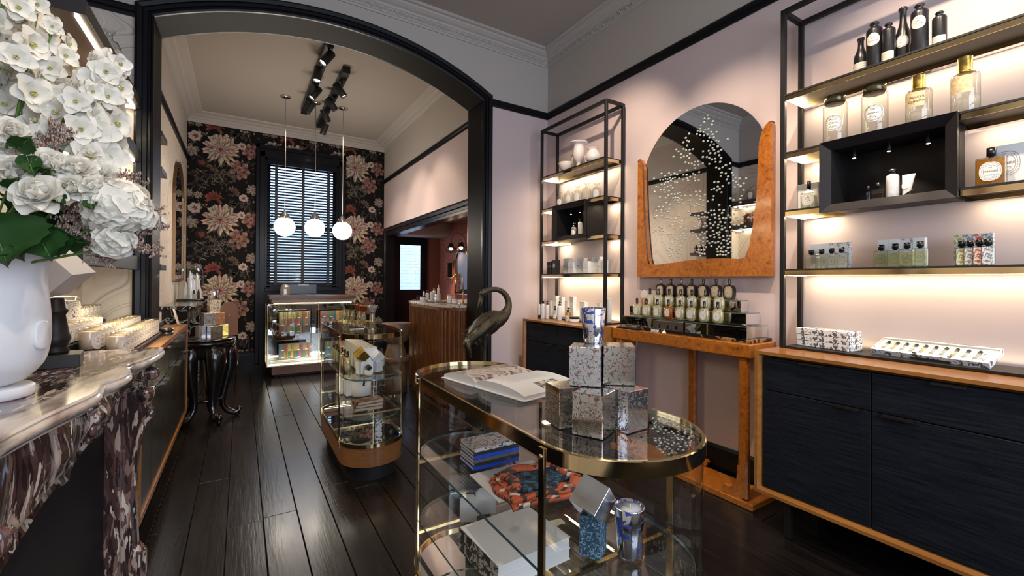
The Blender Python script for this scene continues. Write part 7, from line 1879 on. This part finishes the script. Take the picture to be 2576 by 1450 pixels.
for x, h, nm in rows:
    y0_, n_ = cnts[nm]
    for k_ in range(n_):
        sc_ = 1.0
        if nm == 'third' and k_ >= 3: yy = y0_+.0835*k_
        else: yy = y0_+.0835*k_
        put_candle(x, yy, .9553+h+.0004, '%s scented candle from the near end in the %s row on the stepped stand' % (ORD[k_], nm), 'scented candles in the %s row' % nm)
big = dup(cdl, (-.765, 3.10, .9553+.135+.0004), 0, 'extra large scented candle at the back of the stepped stand', None, (2.0, 2.0, 1.7)); del big['group']
big2 = dup(cdl, (-.765, 2.92, .9553+.135+.0004), 0, 'second extra large scented candle, nearer the vase, at the back of the stepped stand', None, (1.9, 1.9, 1.6)); del big2['group']
for k_ in range(5): put_candle(-.60, 4.42+.088*k_, .9553+.03, '%s scented candle in the short row behind the arch' % ORD[k_], 'scented candles behind the arch')
t = thing('candle_tray', 'short black tray under the candles behind the arch', 'tray', (0, 0, .9553)); MB().box(-.65, 4.36, 0, -.55, 4.83, .029, .001).build('tray', M_metalblack, t)
t = thing('lid_stack', 'small dark glass dish with lids at the foot of the arch on the left cabinet', 'dish', (-.445, 4.02, .9553))
for z in (0, .026): MB().lathe([(0, 0), (.036, 0), (.042, .004), (.042, .020), (.03, .024), (0, .024)], (0, 0, z), 24).build('dish', plain('dark_glass', (.03, .03, .028), .05, coat=1), t)
# ---- things on the alcove shelves
def shelfthing(name, label, cat, x, y, z, prof, mat, seg=24):
    t = thing(name, label, cat, (x, y, z)); MB().lathe(prof, seg=seg).build('body', mat, t); return t
M_brownglass = plain('brown_speckled_ceramic', (.10, .03, .022), .25, var=.4, bscale=90)
shelfthing('ceramic_pot', 'dark red speckled pot at the arch end of the middle alcove shelf', 'pot', -.70, 3.72, 2.2258, [(0, 0), (.07, 0), (.08, .02), (.078, .15), (.07, .155), (.066, .15), (.066, .03), (0, .03)], M_brownglass)
shelfthing('ceramic_pot', 'dark speckled pot in the middle of the middle alcove shelf', 'pot', -.70, 3.35, 2.2258, [(0, 0), (.09, 0), (.105, .03), (.10, .20), (.09, .205), (.085, .2), (.085, .03), (0, .03)], M_brownglass)
for k_, (y, h) in enumerate(((3.50, .24), (3.68, .20))):
    t = thing('glass_bottle', ('tall clear bottle with an oval label on the top alcove shelf', 'clear stoppered bottle at the arch end of the top alcove shelf')[k_], 'bottle', (-.66, y, 2.5758))
    r = .05; MB().lathe([(0, 0), (r, 0), (r, h*.6), (r*.8, h*.7), (r*.3, h*.75), (r*.3, h*.93), (r*.5, h*.95), (r*.5, h)], seg=20).build('body', M_bottleglass, t)
    obj('label', label_mesh('label', .07, .10, M_thinlabel, r+.0008), t, (0, 0, h*.32)).rotation_euler = (0, 0, PI*.9)
shelfthing('ceramic_vase', 'slim beige vase on the second short shelf behind the arch', 'vase', -.61, 4.48, 2.2158, [(0, 0), (.035, 0), (.05, .05), (.04, .10), (.018, .14), (.018, .18), (.03, .2), (0, .19)], M_cream)
for k_ in range(3):
    t = thing('perfume_bottle', '%s dark bottle with an orange label on the third short shelf behind the arch' % ORD[k_], 'bottle', (-.60, 4.38+.09*k_, 1.8358), 0, 'dark bottles on the third short shelf')
    MB().lathe([(0, 0), (.03, 0), (.03, .09), (.012, .10), (.012, .125), (0, .125)], seg=18).build('body', M_stone, t); obj('label', label_mesh('label', .04, .05, plain('orange_label', (.5, .25, .08), .5), .0306, 6), t, (0, 0, .045)).rotation_euler = (0, 0, PI)
# books and stand on the lowest shelf
for k_, (y, h, c_) in enumerate(((3.30, .20, (.30, .25, .24)), (3.36, .22, (.06, .03, .02)), (3.42, .19, (.10, .04, .02)), (3.49, .21, (.04, .03, .03)))):
    t = thing('book', ('pale book standing at the near end of the lowest alcove shelf', 'tall dark brown book on the lowest alcove shelf', 'reddish brown book on the lowest alcove shelf', 'black book at the arch end of the lowest alcove shelf')[k_], 'book', (-.72, y, 1.5035)); MB().box(-.07, -.024, 0, .07, .024, h, .002).build('cover', plain('book_cloth_%d' % k_, c_, .5), t); MB().box(-.066, -.020, .003, .0705, .020, h-.003).build('pages', plain('old_paper', (.5, .4, .28), .7), t)
# tall dark cabinet mirror on the chimney breast
t = thing('overmantel_mirror', 'dark grained wooden mirror with a bright edge on the chimney breast above the fireplace', 'mirror', (-.70, 1.75, 1.75))
MB().box(.002, -.62, 0, .03, .62, 1.75, .004).build('frame', wood('dark_zebra_wood', (.03, .012, .006), (.16, .07, .03), (14, 14, .6), .2, .5, 5, 4, .05), t); MB().box(.031, -.52, .10, .034, .52, 1.65).build('mirror_glass', M_mirror, t)
# ---- white vase
vx, vy = -.575, 1.735
vs_ = thing('vase', 'large matt white urn with an oval mark on its side, holding the bouquet', 'vase', (vx, vy, ZM+.0005))
M_vase = plain('white_bisque', (.70, .71, .74), .42, coat=.1)
MB().lathe([(0, 0), (.098, 0), (.102, .004), (.102, .026), (.098, .030), (0, .030)], seg=48).build('foot', M_vase, vs_)
prof = smooth_curve([(0.05, .0305), (.085, .045), (.118, .085), (.130, .135), (.132, .19), (.128, .26), (.124, .31), (.130, .36), (.146, .40), (.155, .415)], 4)
MB().lathe([(0, .0302)]+prof+[(.152, .418), (.146, .412), (.120, .36), (.115, .30), (0, .10)], seg=56).build('body', M_vase, vs_)
m = MB(); 
R_ = .134
for a, dz in (): pass
n = 28; V = []; op = oval_pts(.052, .078, n, 2.4)
for r_, s_ in ((.131, 1.0), (.137, 1.0), (.139, .9), (.139, 0)):
    for a, b_ in op: an = a*s_/R_; V.append((r_*math.cos(an-.30), r_*math.sin(an-.30), .165+b_*s_))
m.add(V, [(i*n+k_, i*n+(k_+1) % n, (i+1)*n+(k_+1) % n, (i+1)*n+k_) for i in range(3) for k_ in range(n)], True); m.build('oval_medallion', M_vase, vs_)
# ---- white lozenge on a black turned post
bx_, by_ = -.565, 2.26
t = thing('lozenge_sculpture', 'white tilted square block on a black turned post and square base', 'sculpture', (bx_, by_, ZM+.0005), math.radians(8))
MB().box(-.07, -.07, 0, .07, .07, .045, .002).build('base', M_blackmatt, t)
MB().lathe([(0, .0455), (.036, .0455), (.040, .055), (.034, .068), (.038, .075), (.043, .095), (.043, .105), (.038, .118), (.036, .13), (.028, .185), (.033, .193), (.036, .203), (.030, .210), (.026, .24), (.022, .246), (0, .246)], seg=30).build('turned_post', M_metalblack, t)
m = MB(); m.box(-.062, -.062, -.062, .062, .062, .062, .001)
q = Matrix.Translation((-.0, 0, .246+.098)) @ Matrix.Rotation(math.radians(-20), 4, 'Z') @ Matrix.Rotation(math.radians(47), 4, 'Y') @ Matrix.Rotation(math.radians(8), 4, 'X')
m.v = [tuple(q @ Vector(v)) for v in m.v]; zz = min(v[2] for v in m.v); m.v = [(a, b_, c_-zz+.2465) for a, b_, c_ in m.v]; m.build('white_block', plain('white_lacquer_block', (.60, .58, .60), .5), t)

# ---- bouquet
def petal3(m, M, ln, wd, cup=.5, curl=.4, ruff=.0, rg=random, nu=4, nv=4):
    V = []
    for i in range(nu+1):
        t = i/nu; w_ = wd*math.sin(PI*(.12+.70*t))**.7
        for j in range(nv+1):
            u = j/nv-.5
            z = ln*(cup*t*t*.6-curl*t**3*.45)+wd*cup*.9*(u*u*4)*.35+ruff*math.sin(j*2.6+i)*t*rg.uniform(.3, 1)
            V.append(M @ Vector((ln*t*(1-.18*u*u*4*t), u*w_, z)))
    m.add(V, [(i*(nv+1)+j, i*(nv+1)+j+1, (i+1)*(nv+1)+j+1, (i+1)*(nv+1)+j) for i in range(nu) for j in range(nv)], True)
def petalmat(name, col, trans):
    m, nt, b = newmat(name); setb(b, **{'Base Color': C4(col), 'Roughness': .55, 'Subsurface Weight': 0, 'Specular IOR Level': .25})
    tl_ = nt.nodes.new('ShaderNodeBsdfTranslucent'); tl_.inputs[0].default_value = C4(col); mx = nt.nodes.new('ShaderNodeMixShader'); mx.inputs[0].default_value = trans
    out = nt.nodes['Material Output']; nt.links.new(b.outputs[0], mx.inputs[1]); nt.links.new(tl_.outputs[0], mx.inputs[2]); nt.links.new(mx.outputs[0], out.inputs[0]); MATS[name] = m; return m
M_petal = petalmat('white_petal', (.88, .85, .76), .25)
M_petal2 = petalmat('cream_petal', (.86, .83, .70), .25)
M_eye = plain('yellow_green_eye', (.50, .48, .16), .6)
M_stem = petalmat('green_stem', (.10, .20, .05), .1)
M_leaf = petalmat('dark_green_leaf', (.018, .065, .014), .1)
M_statice = plain('mauve_brown_floret', (.34, .24, .20), .7, var=.6, bscale=160)
M_twig = plain('brown_twig', (.13, .075, .045), .6)
rf = random.Random(21)
def rotto(d, roll=0): return (d.normalized().to_track_quat('Z', 'Y') @ Matrix.Rotation(roll, 3, 'Z').to_quaternion()).to_matrix().to_4x4()
# shared floret of the delphinium
def floret_mesh(seed):
    rg_ = random.Random(seed); m = MB()
    for ring, (n, r, el, ln) in enumerate(((5, .004, .22, .040), (5, .003, .50, .030))):
        for k_ in range(n):
            a = 2*PI*k_/n+ring*.6+rg_.uniform(-.15, .15)
            M = Matrix.Rotation(a, 4, 'Z') @ Matrix.Translation((r, 0, 0)) @ Matrix.Rotation(-el-rg_.uniform(-.15, .15), 4, 'Y')
            petal3(m, M, ln*rg_.uniform(.9, 1.1), .038-.006*ring, .35, .5, .0030, rg_)
    m.m = 1
    for k_ in range(5): m.ball((.004*math.cos(k_*1.3), .004*math.sin(k_*1.3), .008), .0028, 5, 4, (1, 1, 1.8))
    return m.mesh('floret', [M_petal, M_eye])
FL = [floret_mesh(s_) for s_ in range(5)]
eyep = Vector((0, 0, CAMZ))
def stemtube(parent, base, top, r=.0035):
    mid = (base+top)/2+Vector((rf.uniform(-.02, .02), rf.uniform(-.02, .02), 0)); m = MB(); m.tube([Vector(q) for q in smooth_curve([tuple(base), tuple(mid), tuple(top)], 4)], r, 6); m.build('stem', M_stem, parent)
VT = Vector((vx, vy, ZM+.33))
def spike(label, a, b_, Y, n, big=1.0):
    """a delphinium: florets spiralling along the upper stem; a, b_ are its tip and lowest floret"""
    A = P(a[0], a[1], Y=Y); B = P(b_[0], b_[1], Y=Y+.02)
    t = thing('delphinium', label, 'flower', B, 0, None)
    stemtube(t, VT-B, A-B); ax = (A-B)
    for k_ in range(n):
        f_ = k_/(n-1); c_ = ax*f_; ang = k_*2.4+rf.uniform(-.3, .3); rad_ = (.046*(1-.55*f_)+.004)*big
        u = ax.normalized(); s1 = u.cross(Vector((0, 1, .1))).normalized(); s2 = u.cross(s1)
        out_ = s1*math.cos(ang)+s2*math.sin(ang)
        toward = (eyep-(B+c_)).normalized()
        d_ = (out_+toward*.55+u*.15)
        o = obj('floret', FL[k_ % 5], t, c_+out_*rad_); o.rotation_euler = rotto(d_, rf.uniform(0, 6)).to_euler(); sc_ = (1.12-.45*f_)*big*rf.uniform(.85, 1.12); o.scale = (sc_, sc_, sc_)
    m = MB()
    for k_ in range(5): m.ball(ax*(1+.018*k_)+Vector((rf.uniform(-.01, .01), 0, 0)), .007-.0008*k_, 8, 6, (1, 1, 1.4))
    m.build('buds', M_petal2, t)
spike('tallest white delphinium spike at the left edge of the bouquet', (18, -60), (30, 250), 1.72, 20, 1.1)
spike('white delphinium spike leaning behind the leftmost one', (95, 20), (70, 330), 1.80, 20, 1.05)
spike('white delphinium spike in the middle of the bouquet top', (132, 75), (165, 330), 1.78, 20)
spike('white delphinium spike drooping towards the alcove shelves', (278, 145), (222, 400), 1.70, 24, 1.12)
spike('low white delphinium spike before the drooping one', (215, 215), (175, 400), 1.66, 16, 1.05)
spike('white delphinium spike deep in the left of the bouquet', (10, 190), (40, 420), 1.84, 14, 1.1)
# lisianthus and garden roses
def rose_mesh(seed, layers=5):
    rg_ = random.Random(seed); m = MB()
    for L_ in range(layers):
        f_ = L_/(layers-1); n = 7-L_ if L_ < 3 else 4; el = .15+1.15*f_; ln = .047*(1-.30*f_)
        for k_ in range(n):
            a = 2*PI*k_/n+L_*.7+rg_.uniform(-.2, .2)
            M = Matrix.Rotation(a, 4, 'Z') @ Matrix.Translation((.002+.002*(1-f_), 0, .002*L_)) @ Matrix.Rotation(-el+rg_.uniform(-.12, .12), 4, 'Y')
            petal3(m, M, ln*rg_.uniform(.92, 1.1), .050-.012*f_, .9, .9*(1-f_)+.2, .0028, rg_, 5, 5)
    return m.mesh('petals', M_petal)
RM = [rose_mesh(s_) for s_ in range(4)]
def rose(label, px, py, r, Y, k_, tiltup=.5, name='lisianthus'):
    c_ = P(px, py, Y=Y); t = thing(name, label, 'flower', c_, 0)
    s_ = r/FPX*((c_-eyep).dot(FW))/.046
    d_ = (eyep-c_).normalized()*1.0+Vector((rf.uniform(-.35, .35), 0, tiltup+rf.uniform(-.2, .2)))
    o = obj('petals', RM[k_ % 4], t); o.rotation_euler = rotto(d_, rf.uniform(0, 6)).to_euler(); o.scale = (s_,)*3
    stemtube(t, VT-c_, d_.normalized()*-.012, .0026)
    m = MB(); m.ball(d_.normalized()*-.006, .011*s_, 8, 6); m.build('calyx', M_stem, t)
for k_, (px, py, r, Y, lb) in enumerate(((26, 333, 34, 1.62, 'white rose at the left edge of the bouquet'), (123, 423, 46, 1.60, 'large open white rose at the centre of the bouquet'), (196, 434, 40, 1.60, 'white rose to the right of the central one'), (105, 497, 54, 1.55, 'biggest white rose, hanging lowest at the front'), (183, 478, 40, 1.58, 'white rose just under the central pair'),
        (31, 441, 46, 1.60, 'broad white rose at the left with a green sepal'), (8, 397, 30, 1.66, 'half hidden white rose at the left edge'), (92, 450, 22, 1.57, 'small closed white rose bud between the big ones'), (246, 480, 38, 1.58, 'white rose beside the hydrangea head'), (215, 392, 32, 1.66, 'white rose above the central pair'), (160, 350, 30, 1.72, 'cream white rose under the spikes'), (260, 440, 30, 1.64, 'white rose behind the hydrangea head'))):
    rose(lb, px, py, r, Y, k_)
# hydrangea head: many four-petalled florets on a ball
def hyd_floret(seed):
    rg_ = random.Random(seed); m = MB()
    for k_ in range(4):
        a = PI/2*k_+rg_.uniform(-.15, .15); petal3(m, Matrix.Rotation(a, 4, 'Z') @ Matrix.Rotation(-.12, 4, 'Y'), .024, .028, .3, .35, .0012, rg_, 3, 3)
    return m.mesh('floret', M_petal)
HF = [hyd_floret(s_) for s_ in range(3)]
def hydrangea(label, px, py, rpx, Y, n, sc_=1.2, squash=1.0):
    c_ = P(px, py, Y=Y); t = thing('hydrangea', label, 'flower', c_, 0); R_ = rpx/FPX*((c_-eyep).dot(FW))
    for k_ in range(n):
        z = 1-2*(k_+.5)/n; a = k_*2.39996; q = math.sqrt(1-z*z); d_ = Vector((q*math.cos(a), q*math.sin(a), z*squash))
        if d_.dot((eyep-c_).normalized()) < -.45: continue
        o = obj('floret', HF[k_ % 3], t, d_*R_*rf.uniform(.82, .97)); o.rotation_euler = rotto(d_+Vector((rf.uniform(-.3, .3), rf.uniform(-.3, .3), rf.uniform(-.3, .3))), rf.uniform(0, 6)).to_euler(); s_ = sc_*rf.uniform(.9, 1.2); o.scale = (s_, s_, s_)
    m = MB(); m.ball((0, 0, 0), R_*.72, 12, 8); m.build('core', M_petal2, t); stemtube(t, VT-c_, Vector((0, 0, -R_*.5)))
hydrangea('big round white hydrangea head at the right of the bouquet', 297, 522, 64, 1.60, 95, 1.25)
hydrangea('low white hydrangea cluster under the big head', 290, 606, 32, 1.60, 34, 1.25)
# cream feathery plume
for k_, (a, b_, lb) in enumerate((((292, 320), (245, 420), 'cream feathery plume at the right behind the roses'), ((150, 250), (120, 380), 'yellowish cream plume in the middle of the bouquet'), ((100, 300), (80, 400), 'pale cream plume low at the left'))):
    A = P(*a, Y=1.74); B = P(*b_, Y=1.72); t = thing('plume', lb, 'flower', B); m = MB()
    for q in range(150):
        f_ = rf.random(); c_ = (A-B)*f_; r_ = .034*(1-.5*f_); d_ = Vector((rf.gauss(0, 1), rf.gauss(0, 1), rf.gauss(0, .8))).normalized(); m.ball(c_+d_*r_*rf.random(), .0052, 5, 3, (1, 1, 1.5))
    m.build('blossom', petalmat('plume_cream', (.80, .74, .50), .2) if 'plume_cream' not in MATS else MATS['plume_cream'], t, kind='stuff'); stemtube(t, VT-B, A-B, .002)
# sea lavender sprigs
def sprig(label, pts, Y, n=70, spread=.028):
    w_ = [P(a, b_, Y=Y+.012*i) for i, (a, b_) in enumerate(pts)]; B = w_[0]; L_ = [Vector(q) for q in smooth_curve([tuple(p_-B) for p_ in w_], 5)]
    t = thing('sea_lavender', label, 'flower', B); m = MB(); m.tube(L_, [.0022*(1-.6*i/len(L_)) for i in range(len(L_))], 5)
    f = MB()
    for k_ in range(n//6):
        i = int(len(L_)*(.25+.75*k_/(n/6))); i = min(i, len(L_)-1); p_ = L_[i]; d_ = Vector((rf.uniform(-1, 1), rf.uniform(-.6, .6), rf.uniform(-.3, 1))).normalized(); e_ = p_+d_*spread*rf.uniform(.6, 1.3)
        m.tube([p_, p_.lerp(e_, .5)+Vector((0, 0, .003)), e_], .0009, 4)
        for q in range(10): g_ = p_.lerp(e_, .2+.095*q); f.ball(g_+Vector((rf.uniform(-.004, .004), rf.uniform(-.004, .004), rf.uniform(0, .006))), rf.uniform(.0015, .0026), 5, 3, (1, 1, 1.9))
    m.build('twig', M_twig, t); f.build('florets', M_statice, t, kind='stuff')
for k_, (pts, lb) in enumerate((([(300, 640), (340, 560), (362, 480)], 'sea lavender sprig reaching highest at the right of the bouquet'), ([(300, 620), (355, 575), (398, 530)], 'sea lavender sprig crossing the arch trim, upper one'), ([(300, 620), (350, 598), (402, 570)], 'sea lavender sprig crossing the arch trim, middle one'), ([(300, 625), (350, 632), (395, 640)], 'sea lavender sprig crossing the arch trim, lower one'), ([(240, 600), (250, 640), (268, 668)], 'sea lavender sprig hanging over the lowest alcove shelf'),
        ([(180, 520), (200, 560), (225, 610)], 'sea lavender sprig under the big rose, left one'), ([(200, 500), (230, 550), (262, 600)], 'sea lavender sprig under the hydrangea head'), ([(70, 400), (110, 360), (180, 340)], 'sea lavender sprig under the delphiniums, right one'), ([(60, 400), (60, 370), (40, 340)], 'sea lavender sprig under the delphiniums, left one'), ([(150, 620), (165, 560), (185, 505)], 'upright sea lavender sprig below the biggest rose'), ([(140, 600), (180, 590), (228, 632)], 'sea lavender sprig low beside the leaves'), ([(280, 560), (310, 470), (325, 440)], 'short sea lavender tip above the hydrangea head'), ([(120, 380), (150, 350), (140, 320)], 'sea lavender tip in the middle of the bouquet'))):
    sprig(lb, pts, 1.60+.01*(k_ % 3), 120)
# leaves
def leaf(label, px, py, tx, ty, Y, wd, k_):
    A = P(px, py, Y=Y); B = P(tx, ty, Y=Y-.05); L_ = (B-A).length; t = thing('leaf', label, 'leaf', A)
    x_ = (B-A).normalized(); n_ = (eyep-A).normalized(); y_ = n_.cross(x_).normalized(); n_ = x_.cross(y_)
    M = Matrix((( x_.x, y_.x, n_.x, 0), (x_.y, y_.y, n_.y, 0), (x_.z, y_.z, n_.z, 0), (0, 0, 0, 1)))
    m = MB(); V = []; nu, nv = 12, 6
    for i in range(nu+1):
        f_ = i/nu; w_ = wd*math.sin(PI*(f_**.75))**.8*(1+.06*math.sin(i*2.9))+.002
        for j in range(nv+1): u = j/nv-.5; V.append(M @ Vector((L_*f_, u*w_, .25*wd*abs(u)*2-.12*L_*f_*f_+.003*math.sin(j*3+i*1.4))))
    m.add(V, [(i*(nv+1)+j, i*(nv+1)+j+1, (i+1)*(nv+1)+j+1, (i+1)*(nv+1)+j) for i in range(nu) for j in range(nv)], True); m.build('blade', M_leaf, t)
    m = MB(); m.tube([M @ Vector((0, 0, -.001)), M @ Vector((L_*.5, 0, -.12*L_*.25+.002)), M @ Vector((L_*.95, 0, -.12*L_*.9+.002))], [.0022, .0015, .0006], 5); m.build('midrib', plain('leaf_rib', (.09, .16, .04), .5), t)
for k_, (px, py, tx, ty, Y, wd, lb) in enumerate(((10, 600, 60, 655, 1.62, .16, 'broad dark green leaf over the left of the urn rim'), (-20, 560, 20, 670, 1.58, .18, 'big dark green leaf at the left edge below the roses'), (95, 590, 130, 655, 1.60, .10, 'dark green leaf folding over the middle of the urn rim'), (120, 610, 200, 600, 1.62, .075, 'dark green leaf pointing to the alcove over the urn rim'), (60, 560, 40, 520, 1.66, .08, 'dark green leaf standing between the stems'), (180, 610, 222, 610, 1.64, .05, 'small dark leaf by the low hydrangea'),
        (50, 370, 78, 345, 1.58, .05, 'small leaf left of the central rose'), (70, 400, 85, 440, 1.57, .045, 'small green leaf between the left roses'), (25, 470, 45, 450, 1.56, .035, 'green sepal leaf over the broad left rose'), (100, 440, 125, 425, 1.57, .035, 'small green leaf beside the closed bud'), (150, 500, 160, 510, 1.55, .03, 'tiny green leaf at the edge of the biggest rose'), (225, 510, 232, 525, 1.55, .03, 'tiny green leaf over the sea lavender'), (20, 620, -30, 560, 1.75, .20, 'dark leaf deep at the left of the bouquet'), (110, 560, 60, 600, 1.78, .20, 'dark leaf deep behind the stems'), (150, 560, 200, 520, 1.78, .16, 'dark leaf deep behind the right roses'))):
    leaf(lb, px, py, tx, ty, Y, wd, k_)
